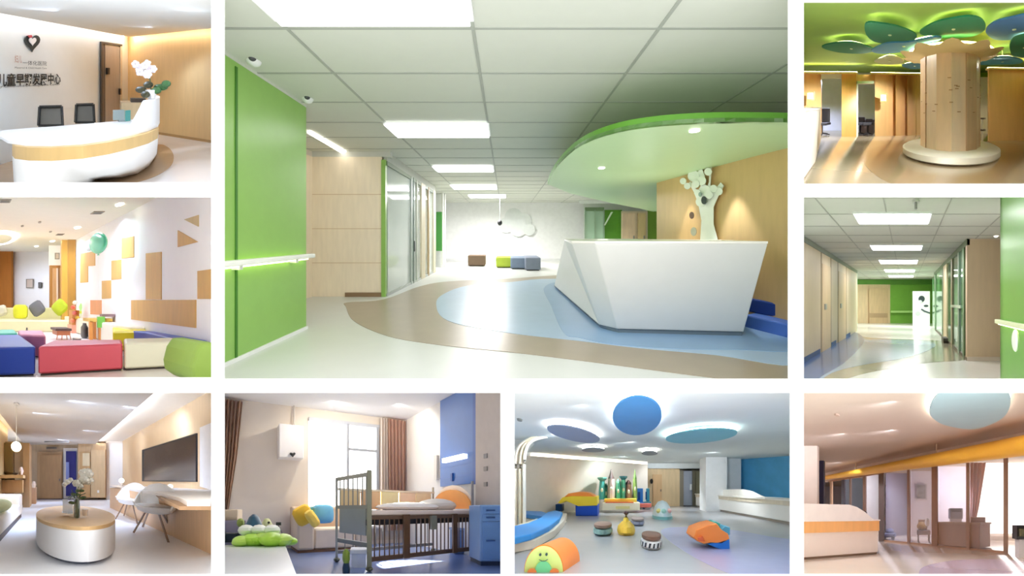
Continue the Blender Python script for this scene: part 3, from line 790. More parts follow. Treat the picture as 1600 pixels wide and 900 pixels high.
# doors and pictures on the back wall
def bd(px0, px1, py0, y=yk, z0=0): return R.X(px0, y), R.X(px1, y), z0, R.z(py0, y)
t = thing(R, 'door_1', None, None, (R.X(10, yk), yk, 0)); tag(t, kind='structure')
x0, x1, z0, z1 = bd(-20, 19, 390)
part(MB().box(x0, x1, yk - 0.06, yk, 0, z1), R, 'door_leaf', wood('#c07a33', 0.5), t)
part(MB().box(x1 - 0.06, x1 + 0.02, yk - 0.08, yk, 0, z1 + 0.03), R, 'frame', wood('#a0641f', 0.5), t)
t = thing(R, 'door_2', None, None, (R.X(88, yk), yk, 0)); tag(t, kind='structure')
x0, x1, z0, z1 = bd(77, 97, 415, 7.6)
part(MB().box(x0, x1, 7.54, 7.6, 0, z1), R, 'frame', wood('#b07a35', 0.5), t)
part(MB().box(x0 + 0.1, x1 - 0.02, 7.48, 7.54, 0, z1 - 0.12), R, 'door_leaf', wood('#c99a68', 0.5), t)
part(MB().box(x0 + 0.22, x0 + 0.28, 7.46, 7.48, 0, z1 - 0.12), R, 'glazing_strip', mat('#e6cfc0', 0.4), t)
struct(MB().box(R.X(77, 7.6), R.X(98, 7.6), 7.6, 7.65, z1, ZB), R, 'wall_recess', WW)
for (a, b, c, d, lab) in ((41, 52, 436, 450, 'framed picture on the back wall between the two wooden doors'), (60, 65, 441, 450, 'small dark notice beside the framed picture'), (86, 93, 395, 405, 'tiny grey exit sign box above the second door')):
    yq = yk if a < 80 else 7.5
    t = thing(R, 'wall_picture', lab, 'picture', R.d((a + b) / 2, d, yq - 0.03))
    p, q = R.d(a, c, yq - 0.03), R.d(b, d, yq - 0.03)
    part(MB().box(p.x, q.x, yq - 0.03, yq, q.z, p.z), R, 'frame', mat('#8e8478' if a != 60 else '#5c5650', 0.5), t)
    part(MB().box(p.x + 0.03, q.x - 0.03, yq - 0.035, yq - 0.03, q.z + 0.03, p.z - 0.03), R, 'print', mat('#cbb8a8' if a != 60 else '#6d6a66', 0.5), t)
# ceiling fittings
def cdisc(px, py, r, m, name, lab, cat, group, h=0.012):
    c = R.g(px, py, ZB - 0.01)
    return solo(MB().lathe((c.x, c.y), [(r, ZB - h), (r, ZB - 0.001)], 20), R, name, m, lab, cat, group)
G1 = 'downlights in the seating room ceiling'
for px, py, r, lab in ((187, 320, 0.075, 'brightest round downlight in the cream ceiling'), (121, 356, 0.08, 'round downlight between the two ceiling vents and the balloon'), (82, 377, 0.08, 'round downlight close to the wooden pier'), (57, 385, 0.07, 'farthest round downlight near the picture wall')):
    cdisc(px, py, r, glow('#fffdf0', 10), 'downlight', lab, 'downlight', G1)
    c = R.g(px, py, ZB - 0.05)
for px0, px1, py, lab in ((147, 164, 328, 'dark ceiling vent slot nearest to the white wall'), (90, 101, 363, 'dark ceiling vent slot halfway to the pier'), (0, 18, 309, 'dark ceiling vent cut off by the top of the view')):
    a, b = R.g(px0, py + 2, ZB), R.g(px1, py + 2, ZB)
    t = thing(R, 'ceiling_vent', lab, 'vent', (a + b) / 2, 'slot vents in the cream ceiling')
    part(MB().box(a.x, b.x, a.y, a.y + 0.14, ZB - 0.015, ZB), R, 'frame', mat('#8d8272', 0.5), t)
    part(MB().box(a.x + 0.03, b.x - 0.03, a.y + 0.03, a.y + 0.11, ZB - 0.02, ZB - 0.015), R, 'grille', mat('#5c5348', 0.5), t)
for px, py, lab in ((62, 347, 'small grey detector in the cream ceiling, the larger'), (79, 362, 'tiny grey detector in the cream ceiling'), (228, 324, 'grey sensor in the ceiling beside the white wall'), (35, 353, 'faint grey detector above the round light ring')):
    cdisc(px, py, 0.04, mat('#a79d8e', 0.5), 'ceiling_sensor', lab, 'sensor', None, 0.03)
c = R.g(0, 372, ZB)
t = thing(R, 'ring_light', 'large glowing ring light set in the ceiling', 'ceiling light', (c.x, c.y, ZB - 0.1))
n = 36; mbr = MB()
for i in range(n):
    a0, a1 = 2 * math.pi * i / n, 2 * math.pi * (i + 1) / n
    P_ = lambda a, r: (c.x + r * math.cos(a), c.y + 1.3 * r * math.sin(a))
    mbr.prism([P_(a0, 0.42), P_(a1, 0.42), P_(a1, 0.56), P_(a0, 0.56)], ZB - 0.04, ZB - 0.001)
part(mbr, R, 'diffuser', glow('#fffaf0', 8), t)
part(MB().lathe((c.x, c.y), [(0.4, ZB - 0.06), (0.42, ZB - 0.001)], 32, 1, 1.3), R, 'centre_disc', mat('#f3ecd8', 0.6), t)
# balloon and white lantern
p = R.d(153.5, 380, 4.3)
t = thing(R, 'balloon', 'mint green balloon floating under the ceiling by the wooden pier', 'balloon', p)
part(MB().ball(p, 0.17, 0.17, 0.235, 20, 12), R, 'skin', mat('#5fd3a0', 0.25, 0.02), t, smooth=True)
part(MB().lathe((p.x, p.y), [(0.025, p.z - 0.27), (0.008, p.z - 0.235)], 8), R, 'knot', mat('#4cbf8c', 0.4), t)
part(MB().tube([(p.x, p.y, p.z - 0.26), (p.x + 0.02, p.y, p.z - 1.2)], 0.003, 5), R, 'string', mat('#e8f4ec', 0.5), t)
p = R.d(139, 384, 4.5)
t = thing(R, 'balloon', 'pearl white balloon beside the mint green one', 'balloon', p)
part(MB().ball(p, 0.09, 0.09, 0.13, 16, 10), R, 'skin', mat('#f2fbf4', 0.3, 0.01), t, smooth=True)
part(MB().lathe((p.x, p.y), [(0.02, p.z - 0.15), (0.006, p.z - 0.13)], 8), R, 'knot', mat('#e2efe4', 0.4), t)
# benches
GB = 'low upholstered blocks around the play rug'
def bench(pts, z1, col, lab, topcol=None, bev=0.035, nm='bench_block'):
    c = sum((Vector((p[0], p[1], 0)) for p in pts), Vector()) / len(pts)
    t = thing(R, nm, lab, 'bench', c, GB)
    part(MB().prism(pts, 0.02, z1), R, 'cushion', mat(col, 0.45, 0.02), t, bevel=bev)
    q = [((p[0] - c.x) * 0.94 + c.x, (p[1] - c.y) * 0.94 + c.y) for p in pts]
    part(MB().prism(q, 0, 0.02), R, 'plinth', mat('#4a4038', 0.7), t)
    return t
zs = 0.43
def gz(px, py, z=zs): 
    v = R.g(px, py, z); return (v.x, v.y)
bench([gz(-40, 543), gz(56.5, 541), gz(30, 522.5), gz(-40, 523.5)], zs, '#2f4fb2', 'deep blue bench block at the near row, beside the red one')
bench([gz(58.5, 541), gz(192, 536), gz(190, 530), gz(84, 531)], zs, '#dc5a66', 'coral red bench block in the middle of the near row')
bench([gz(194, 536), gz(285, 533), gz(275, 527), gz(193, 528.5)], zs, '#f0edd0', 'cream bench block between the coral and the dark blue ones')
bench([gz(288, 534), (4.05, gz(288, 534)[1] + 0.1), (4.05, 4.15), (3.6, 4.15), gz(229, 519.5)], zs, '#3a4fa8', 'dark blue bench block running back along the white wall')
bench([gz(176, 518), gz(231, 517), gz(222, 510), gz(176, 509)], zs, '#f2df22', 'bright yellow bench block in front of the long low wall panel')
bench([gz(-30, 521), gz(28, 520), gz(22, 514.5), gz(-30, 515)], zs, '#45a98c', 'green bench block behind the deep blue one')
bench([gz(30, 522), gz(72, 524), gz(66, 516), gz(28, 516)], zs, '#e58ba0', 'pink bench block between the green one and the white rug')
bench([(3.7, 4.25), (4.08, 4.25), (4.08, 7.0), (3.7, 7.0)], 0.5, '#f6ecd8', 'cream wall bench under the wooden wall shapes')
# olive cushion block in the corner
t = thing(R, 'bench_block', 'rounded olive green block cut off by the corner of the view', 'bench', R.g(318, 600))
p = [R.d(px, py, 2.35) for px, py in ((302, 592), (300, 575), (306, 551), (316, 536), (336, 535), (340, 600), (320, 604))]
part(MB().sheet(p, (0, 0.35, 0)), R, 'cushion', mat('#7f9a3a', 0.6), t, bevel=0.03)
# rear sofa
ys = 7.3
xa, xb = R.X(-40, ys), R.X(112, ys)
t = thing(R, 'sofa', 'long cream sofa bench along the rear of the seating room', 'sofa', ((xa + xb) / 2, ys, 0))
part(MB().box(xa, xb, ys - 0.75, ys, 0.0, R.z(501, ys - 0.7)), R, 'seat', mat('#efe7c0', 0.7), t, bevel=0.03)
part(MB().box(xa, xb, ys, ys + 0.16, 0.0, R.z(481, ys)), R, 'backrest', mat('#e6e3b8', 0.7), t, bevel=0.03)
def pillow(px, py, w, h, ang, col, lab, y=6.95):
    c = R.d(px, py, y)
    pts = []
    for i in range(20):
        a = 2 * math.pi * i / 20
        r = 1 / max(abs(math.cos(a)), abs(math.sin(a))) ** 0.75
        x, z = w * r * math.cos(a), h * r * math.sin(a)
        pts.append((x * math.cos(ang) - z * math.sin(ang), x * math.sin(ang) + z * math.cos(ang)))
    rings = []
    for k, s_ in ((-0.075, 0.5), (-0.05, 0.85), (0, 1.0), (0.05, 0.85), (0.075, 0.5)):
        rings.append([(c.x + a * s_, c.y + k, c.z + b * s_) for a, b in pts])
    return solo(MB().loft(rings), R, 'pillow', mat(col, 0.8, 0.04), lab, 'pillow', 'pillows on the cream sofa', smooth=True)
pillow(32, 487, 0.27, 0.26, 0.0, '#e3e63a', 'lemon yellow pillow standing square on the cream sofa')
pillow(58, 482, 0.26, 0.26, 0.6, '#6f7078', 'dark grey pillow on the cream sofa')
pillow(94, 480, 0.28, 0.26, 0.75, '#b7c82c', 'lime green pillow tipped on its corner')
pillow(1, 486, 0.24, 0.2, 0.3, '#d8d6cc', 'pale grey pillow at the view edge')
# toys on the rug
struct(MB().prism([gz(-30, 556, 0.0), gz(330, 556, 0), gz(240, 520, 0), gz(20, 520, 0)], 0.001, 0.01), R, 'floor_rug_inlay', mat('#fbf3f0', 0.7))
def T(px, py, y): return R.d(px, py, y)
def tbox(px0, px1, py0, py1, y, dep, mb=None):
    a, b = R.d(px0, py0, y), R.d(px1, py1, y); return (mb or MB()).box(a.x, b.x, y, y + dep, b.z, a.z)
yt = 5.1
t = thing(R, 'toy_table', 'low wooden toy table with a dark top and splayed legs', 'toy', R.d(100, 534, yt))
part(tbox(87, 112, 513.5, 517, yt, 0.3), R, 'table_top', mat('#4d2d22', 0.5), t)
part(tbox(89, 110, 517, 524, yt + 0.02, 0.26), R, 'apron', mat('#b8663a', 0.5), t)
for px in (90, 97, 104, 109): part(MB().tube([R.d(px, 523, yt + 0.1), R.d(px + (px - 99) * 0.25, 533, yt + 0.1)], 0.012), R, 'leg', mat('#c98660', 0.5), t)
t = thing(R, 'bead_tower', 'tall orange bead tower toy in front of the lime pillow', 'toy', R.d(118, 520, 6.2))
part(tbox(112, 125, 508, 522, 6.2, 0.25), R, 'base', mat('#e7a48a', 0.5), t)
part(tbox(113, 124, 485, 508, 6.22, 0.2), R, 'column', mat('#c8843c', 0.5), t)
for i, (px, py) in enumerate(((114, 480), (117, 473), (116, 489), (121, 497), (113, 501))):
    part(MB().ball(R.d(px, py, 6.2), 0.07), R, 'bead', mat(('#e0532f', '#f2eee0', '#c0392b', '#e8c33a', '#d76f3a')[i], 0.4), t, smooth=True)
t = thing(R, 'toy_arch', 'pale green toy arch behind the black toy bottle', 'toy', R.d(133, 500, 6.6))
part(MB().tube([R.d(px, py, 6.6) for px, py in ((127, 506), (127, 480), (131, 470), (137, 473), (138, 506))], 0.075), R, 'arch', mat('#a9dd82', 0.5), t, smooth=True)
part(tbox(125, 141, 486, 490, 6.55, 0.1), R, 'crossbar', mat('#d8e65a', 0.5), t)
p = R.d(132, 517, 5.4)
t = thing(R, 'toy_bottle', 'black rounded toy standing between the orange tower and the wooden stand', 'toy', p)
part(MB().lathe((p.x, p.y), [(0.06, p.z - 0.2), (0.09, p.z - 0.15), (0.09, p.z + 0.1), (0.05, p.z + 0.17), (0.045, p.z + 0.19)], 14), R, 'body', mat('#1f1616', 0.4), t, smooth=True)
part(MB().lathe((p.x, p.y), [(0.048, p.z + 0.19), (0.04, p.z + 0.22)], 12), R, 'cap', mat('#3a2020', 0.4), t)
t = thing(R, 'toy_stand', 'orange wooden play stand with green top next to the yellow bench', 'toy', R.d(158, 532, 5.1))
for px in (143, 149, 158, 166, 173): part(tbox(px - 2.6, px + 2.0, 502, 531, yt + (0.0 if px in (143, 158, 173) else 0.18), 0.05), R, 'leg', wood('#d58a3c' if px < 160 else '#c58d62'), t)
part(tbox(140, 176, 498, 503, yt, 0.28), R, 'table_top', mat('#d8a84a', 0.5), t)
part(tbox(153, 164, 495, 512, yt - 0.04, 0.04), R, 'green_panel', mat('#6db03c', 0.5), t)
part(tbox(160, 180, 491, 495, yt, 0.1), R, 'roof', mat('#8a6a68', 0.5), t)
p = R.d(120, 531, 5.0)
t = thing(R, 'toy_drum', 'small dark round toy on the white rug', 'toy', p)
part(MB().lathe((p.x, p.y), [(0.09, p.z - 0.05), (0.1, p.z + 0.04)], 14), R, 'shell', mat('#5c3f33', 0.5), t)
part(MB().lathe((p.x, p.y), [(0.085, p.z + 0.04), (0.085, p.z + 0.05)], 14), R, 'skin', mat('#c9b8ac', 0.5), t)
p = R.d(42, 517, 4.5)
t = thing(R, 'toy_figure', 'tiny dark toy figure standing on the pink bench edge', 'toy', p)
part(MB().lathe((p.x, p.y), [(0.05, p.z - 0.03), (0.02, p.z + 0.03), (0.012, p.z + 0.05)], 10), R, 'body', mat('#4a4a32', 0.5), t, smooth=True)
part(MB().ball((p.x, p.y, p.z + 0.06), 0.02), R, 'head', mat('#3a3428', 0.5), t, smooth=True)
for x, y, pw in ((1.6, 4.4, 20), (3.1, 4.6, 18), (1.4, 6.0, 20), (3.2, 6.4, 16), (1.3, 7.6, 24)):
    spot(R, (x, y, ZB - 0.03), pw, '#fff8ee', 168)
# ================================================================ LOUNGE WITH THE DRUM TABLE
R = C
ZL = 3.0
xr = 3.78; xc = 2.17; yb = 7.1; xl = -1.0
struct(MB().box(-4, 5, 1.0, 7.9, -0.04, 0), R, 'floor', mat('#f4f6fa', 0.3, 0.01))
LW = mat('#f7efe4', 0.6, 0.01); OAK = wood('#d9b88c', 0.5, 0.05); PW = wood('#dcbd90', 0.5, 0.04)
struct(MB().box(xr, xr + 0.05, 1.0, 7.1, 0, ZL + 0.17), R, 'wall_right', PW)
struct(MB().box(-4, 5, yb, yb + 0.05, 0, ZL + 0.17), R, 'wall_back', wood('#d9c3a4', 0.5))
i = 0.4
struct(MB().box(-1.55, 2.3, 1.0, 7.0, ZL, ZL + 0.03), R, 'ceiling', mat('#d8cfc4', 0.8, 0.01))
struct(MB().box(-4, 5, 1.0, 7.9, ZL + 0.17, ZL + 0.2), R, 'ceiling_upper', mat('#fbf4e8', 0.8, 0.01))
cove(R, [(xr, 1.2), (xr, 6.9)], ZL + 0.04, 1.5, 0.06, glow('#e4eeff', 30), label='warm LED strip in the ceiling slot above the television wall')
cove(R, [(-1.85, 1.2), (-1.85, 6.9)], ZL + 0.04, 0.32, 0.04, glow('#fff8ec', 10), label='warm LED strip in the ceiling slot above the sofa wall')
# sofa-side wall
struct(MB().box(-1.9, -1.85, 1.0, 5.3, 0, ZL + 0.17), R, 'wall_left', wood('#dbc08c', 0.5))
# back wall joinery
def bx(px0, px1, py0, py1, y, t=0.05, mb=None):
    a, b = R.d(px0, py0, y), R.d(px1, py1, y); return (mb or MB()).box(a.x, b.x, y, y + t, b.z, a.z)
t = thing(R, 'door_1', None, None, R.d(78, 780, yb - 0.05)); tag(t, kind='structure')
part(bx(58, 98, 706, 780, yb - 0.05), R, 'frame', wood('#c9a880'), t)
part(bx(62, 96, 711, 779, yb - 0.09, 0.04), R, 'door_leaf', wood('#bf9a70'), t)
part(bx(92, 94, 748, 752, yb - 0.13, 0.04), R, 'door_handle', mat('#8e8578', 0.3), t)
t = thing(R, 'door_2', None, None, R.d(110, 778, yb - 0.05)); tag(t, kind='structure')
part(bx(99, 121, 700, 779, yb - 0.05), R, 'frame', mat('#efe6da', 0.5), t)
part(bx(103, 119, 705, 775, yb - 0.08, 0.03), R, 'door_leaf', mat('#33327a', 0.4), t)
part(bx(103, 108, 722, 750, yb - 0.085, 0.005), R, 'glazing', mat('#8f9ad0', 0.2), t)
yq = 6.85
t = thing(R, 'wardrobe', 'tall oak wardrobe at the end of the lounge beside the blue door', 'wardrobe', R.d(146, 780, yq))
part(bx(122, 166, 692, 778, yq, 0.22), R, 'body', wood('#cdab80'), t)
part(bx(142, 164.5, 703, 777, yq - 0.02, 0.02), R, 'door', wood('#d2b285'), t)
part(bx(124, 141, 706, 777, yq - 0.02, 0.02), R, 'door', wood('#c09866'), t)
part(bx(129, 140, 708, 728, yq - 0.025, 0.005), R, 'mirror_inset', wood('#d9c49c'), t)
part(bx(152, 155, 766, 770, yq - 0.03, 0.01), R, 'socket', mat('#f6f2ea', 0.4), t)
struct(MB().box(R.X(166, 6.9), xr, 6.9, 6.95, 0, ZL + 0.17), R, 'wall_nib', LW)
struct(MB().box(xl - 2, R.X(110, yb), yb - 0.1, yb, 0, 0.03), R, 'baseboard_back', mat('#6a5c70', 0.5))
for px0, px1, py0, py1, y, lab in ((69, 108, 688, 691.5, 6.35, 'longer air grille along the lounge ceiling edge'), (72, 89, 698, 701.5, 7.04, 'shorter air grille above the oak door')):
    a, b = R.d(px0, py0, y), R.d(px1, py1, y)
    t = thing(R, 'air_vent', lab, 'vent', (a + b) / 2, 'air grilles above the lounge door')
    part(MB().box(a.x, b.x, y, y + 0.03, b.z, a.z), R, 'frame', mat('#a3988c', 0.5), t)
    part(MB().box(a.x + 0.04, b.x - 0.04, y - 0.005, y, b.z + 0.02, a.z - 0.02), R, 'grille', mat('#776d64', 0.5), t)
# left side: niche column, shelf, pendant
yn = 4.0
struct(bx(-30, 22, 690, 800, 5.0, 0.06), R, 'wall_niche', wood('#dcc38e', 0.5))
t = thing(R, 'wall_mirror', 'golden toned mirror panel over the shelf beside the sofa', 'mirror', R.d(10, 742, 4.9))
part(bx(4, 20, 692, 738, 4.9, 0.04), R, 'mirror_glass', mat('#c8b27a', 0.12, 0.02, metal=0.5), t)
part(bx(2, 4, 690, 739, 4.88, 0.06), R, 'frame', wood('#cfae70'), t)
struct(bx(36, 46, 692, 795, 4.9, 0.5), R, 'wall_column', wood('#cfae84'))
struct(bx(22, 36, 692, 795, 5.4, 0.05), R, 'wall_niche_side', wood('#e3c9a0'))
t = thing(R, 'wall_shelf', 'oak shelf below the mirror with a cabinet under it', 'shelf', R.d(20, 795, 4.6))
part(bx(-20, 36, 742, 747, 4.5, 0.4), R, 'board', wood('#d5b07c'), t)
part(bx(3, 35, 750, 770, 4.65, 0.25), R, 'cabinet_front', wood('#c99f6e'), t)
p = R.d(24, 740, 4.6)
solo(MB().lathe((p.x, p.y), [(0.04, p.z - 0.04), (0.09, p.z), (0.08, p.z + 0.03)], 14), R, 'bowl', mat('#4a3a30', 0.4), 'dark bowl on the oak shelf', 'bowl', smooth=True)
p = R.d(33, 735, 4.6)
solo(MB().lathe((p.x, p.y), [(0.06, p.z - 0.16), (0.09, p.z - 0.02), (0.05, p.z + 0.1), (0.04, p.z + 0.12)], 14), R, 'vase', mat('#f2d9c8', 0.4), 'pale pink vase at the end of the oak shelf', 'vase', smooth=True)
p = R.d(53, 757, 5.6)
solo(MB().lathe((p.x, p.y), [(0.06, p.z - 0.14), (0.1, p.z), (0.05, p.z + 0.14)], 14), R, 'vase', mat('#f6e6da', 0.4), 'white vase beside the oak door on a low ledge', 'vase', smooth=True)
struct(bx(38, 56, 762, 800, 5.65, 0.3), R, 'wall_ledge', wood('#c79c74'))
p = R.d(25.5, 698, 3.3)
t = thing(R, 'pendant_lamp', 'glowing globe pendant lamp hanging near the mirror', 'lamp', p)
part(MB().ball(p, 0.13, 0.13, 0.13, 16, 10), R, 'lamp_shade', glow('#fff3c8', 3.0), t, smooth=True)
part(MB().tube([(p.x, p.y, p.z + 0.12), (p.x, p.y, ZL)], 0.008), R, 'cord', mat('#d8cdb8', 0.5), t)
p = R.d(25.5, 669, 3.3)
solo(MB().lathe((p.x, p.y), [(0.07, ZL - 0.03), (0.07, ZL - 0.002)], 16), R, 'ceiling_rose', mat('#c9beb0', 0.5), 'small ceiling plate above the globe pendant', 'fitting')
# sofa
t = thing(R, 'sofa', 'cream sofa seen from its end, cut off by the edge of the lounge view', 'sofa', R.g(0, 850))
fx = [R.g(-12, 858), R.g(35.5, 809)]
x0 = R.g(20, 825).x
part(MB().box(-1.8, x0, 1.2, 3.55, 0.1, 0.4), R, 'seat', mat('#f0e6da', 0.8), t, bevel=0.05)
part(MB().box(-1.8, x0 + 0.01, 3.3, 3.6, 0.1, R.z(772, 3.5)), R, 'armrest', mat('#f3eade', 0.8), t, bevel=0.05)
part(MB().box(-1.8, -1.5, 1.2, 3.5, 0.3, 0.85), R, 'backrest', mat('#efe4d2', 0.8), t, bevel=0.05)
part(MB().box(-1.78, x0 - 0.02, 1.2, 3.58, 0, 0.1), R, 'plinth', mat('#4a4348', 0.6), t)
p = R.d(-1, 790, 2.4)
solo(MB().ball(p, 0.22, 0.3, 0.12, 14, 8), R, 'pillow', mat('#c9cf9a', 0.8), 'pale green pillow lying on the cream lounge sofa', 'pillow', smooth=True)
# drum table
TF = R.f * R.H / (885 - 752); TH = 0.466
c = Vector((R.X(117.5, 2.15), 2.15)); rr = 0.665; sy = 1.0
yf = TF; ybk = R.f * (1 - TH) / (790 - 752)
cy = (yf + ybk) / 2; ry = (ybk - yf) / 2; rx = 62.5 / 200 * (cy * 0.93)
c = (R.X(117.5, cy * 0.93), cy)
t = thing(R, 'drum_table', 'round white drum table with an oak top in the middle of the lounge', 'table', (c[0], c[1], 0))
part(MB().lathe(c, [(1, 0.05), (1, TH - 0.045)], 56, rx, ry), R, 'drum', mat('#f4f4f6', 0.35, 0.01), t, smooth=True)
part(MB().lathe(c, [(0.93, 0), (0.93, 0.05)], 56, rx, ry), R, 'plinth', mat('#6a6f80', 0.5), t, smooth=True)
part(MB().lathe(c, [(1.0, TH - 0.045), (1.0, TH)], 56, rx, ry), R, 'table_top', wood('#d9b27c', 0.4), t, smooth=True)
# vase of flowers
p = R.d(120, 802, 1.9)
t = thing(R, 'flower_vase', 'green glass vase of white flowers on the drum table', 'vase of flowers', (p.x, p.y, TH))
part(MB().lathe((p.x, p.y), [(0.045, TH), (0.05, TH + 0.15), (0.04, TH + 0.28)], 14), R, 'vase', mat('#66705a', 0.2, 0.05), t, smooth=True)
random.seed(5)
for i in range(8):
    a = i * 0.8; x = p.x + 0.13 * math.cos(a); z = TH + 0.36 + 0.1 * math.sin(a * 1.7)
    part(MB().tube([(p.x, p.y, TH + 0.24), ((p.x + x) / 2, p.y, TH + 0.33), (x, p.y + 0.06 * math.sin(a), z)], 0.006, 5), R, 'stem', mat('#5c7040', 0.6), t)
    part(MB().ball((x * 0.7 + p.x * 0.3, p.y - 0.04, z - 0.06), 0.04, 0.015, 0.022, 8, 5), R, 'leaf', mat('#4f6238', 0.6), t, smooth=True)
for px, py, r in ((135, 741, 0.1), (131, 750, 0.08), (139, 751, 0.07), (106, 753, 0.045), (119, 755, 0.06), (125, 760, 0.05), (101, 757, 0.04), (110, 750, 0.04), (128, 738, 0.05)):
    q = R.d(px, py, 1.9)
    mb = MB()
    for k in range(6):
        a = k * math.pi / 3
        mb.ball((q.x + r * 0.45 * math.cos(a), q.y - 0.02 + 0.01 * k, q.z + r * 0.45 * math.sin(a)), r * 0.6, r * 0.25, r * 0.5, 8, 5)
    part(mb, R, 'flower', mat('#fbf8ee', 0.6), t, smooth=True)
for px0, px1, py0, py1, lab in ((98, 106, 780, 802, 'clear acrylic card holder standing on the drum table'), (106, 114, 784, 803, 'second clear card holder closer to the vase')):
    y = 1.95
    t = thing(R, 'card_holder', lab, 'card holder', R.d(px0, py1, y))
    part(bx(px0, px1, py0, py1, y, 0.01), R, 'sheet', glass('#f4f8ff', 0.1, 0.6), t)
    part(bx(px0 - 0.5, px1 + 0.5, py1 - 1, py1, y - 0.03, 0.1), R, 'foot', mat('#e8ecf2', 0.3), t)
p = R.d(133, 800, 1.85)
solo(MB().lathe((p.x, p.y), [(0.035, p.z - 0.05), (0.045, p.z + 0.04)], 12), R, 'cup', mat('#f3e2d4', 0.4), 'pale cup beside the flower vase', 'cup', smooth=True)
# counter along the television wall
def oC(px, py): return R.onwall((xr, 1), (xr, 8), px, py)
zc = 0.80
cp = [R.g(px, py, zc) for px, py in ((172, 760.5), (246, 770), (300, 782), (345, 830), (420, 900))]
t = thing(R, 'desk_counter', 'oak and white desk counter running under the television', 'counter', (1.9, 3, 0))
poly = [(xr, 6.0), (xr, 1.0)] + [(max(min(v.x, xr - 0.03), 0.9), v.y) for v in reversed(cp)]
poly = [(xr - 0.01, 6.85), (xr - 0.01, 1.3), (R.X(330, 1.3), 1.3), R.g(303, 788, zc).to_2d()[:], R.g(280, 777, zc).to_2d()[:], R.g(246, 770, zc).to_2d()[:], R.g(172, 759, zc).to_2d()[:]]
part(MB().prism([tuple(p) for p in poly], zc - 0.05, zc), R, 'worktop', mat('#faf2ea', 0.35, 0.01), t)
part(MB().box(xc, xc + 0.04, 1.3, 4.8, 0, zc - 0.05), R, 'back_panel', wood('#d2aa7c'), t)
part(MB().box(xc, xc + 0.5, 4.8, 4.84, 0, zc - 0.05), R, 'side_panel', wood('#d2aa7c'), t)
part(MB().prism([R.g(252, 773, zc).to_2d()[:], R.g(300, 790, zc).to_2d()[:], (xc + 0.2, R.g(300, 790, zc).y), (xc + 0.2, 3.0)], zc - 0.09, zc - 0.05), R, 'drawer_tray', wood('#a07a54'), t)
# television
q = [oC(223.5, 703), oC(309, 677), oC(309, 753), oC(223.5, 752)]
t = thing(R, 'television', 'large black wall television above the counter', 'television', (q[2] + q[3]) / 2)
part(MB().wallpoly((xr, 1), (xr, 8), q, -0.05), R, 'casing', mat('#120d0b', 0.4, spec=0.3), t)
q2 = [oC(225, 704.5), oC(307, 679.5), oC(307, 751), oC(225, 750.5)]
part(MB().wallpoly((xr - 0.05, 1), (xr - 0.05, 8), [R.onwall((xr - 0.05, 1), (xr - 0.05, 8), *p) for p in ((225.5, 704.5), (306, 679.5), (306, 751), (225.5, 750.5))], -0.004), R, 'screen', mat('#1a0f0a', 0.25, spec=0.2), t)
q = [oC(314, 600), oC(345, 590), oC(345, 770), oC(314, 762)]
t = thing(R, 'roller_blind', 'white fabric blind beside the television', 'blind', (q[2] + q[3]) / 2)
part(MB().wallpoly((xr, 1), (xr, 8), [oC(314, 668), oC(345, 655), oC(345, 770), oC(314, 760)], -0.03), R, 'fabric', mat('#f6f1ec', 0.7), t)
# white lamps on the counter
for px, py, s, lab in ((190, 751, 0.06, 'small glowing table lamp at the far end of the counter'), (266, 760, 0.035, 'tiny white dome lamp under the television')):
    y = 5.0 if px == 190 else 3.4
    p = R.d(px, py, y); 
    t = thing(R, 'table_lamp', lab, 'lamp', (p.x, p.y, zc))
    part(MB().ball(p, s * 1.6, s * 1.6, s * 1.6, 14, 8), R, 'lamp_shade', glow('#fff4d8', 2.5), t, smooth=True)
    part(MB().lathe((p.x, p.y), [(s * 0.9, zc), (s * 0.3, zc + 0.01), (s * 0.3, p.z - s)], 12), R, 'base', mat('#e8ddd0', 0.4), t)
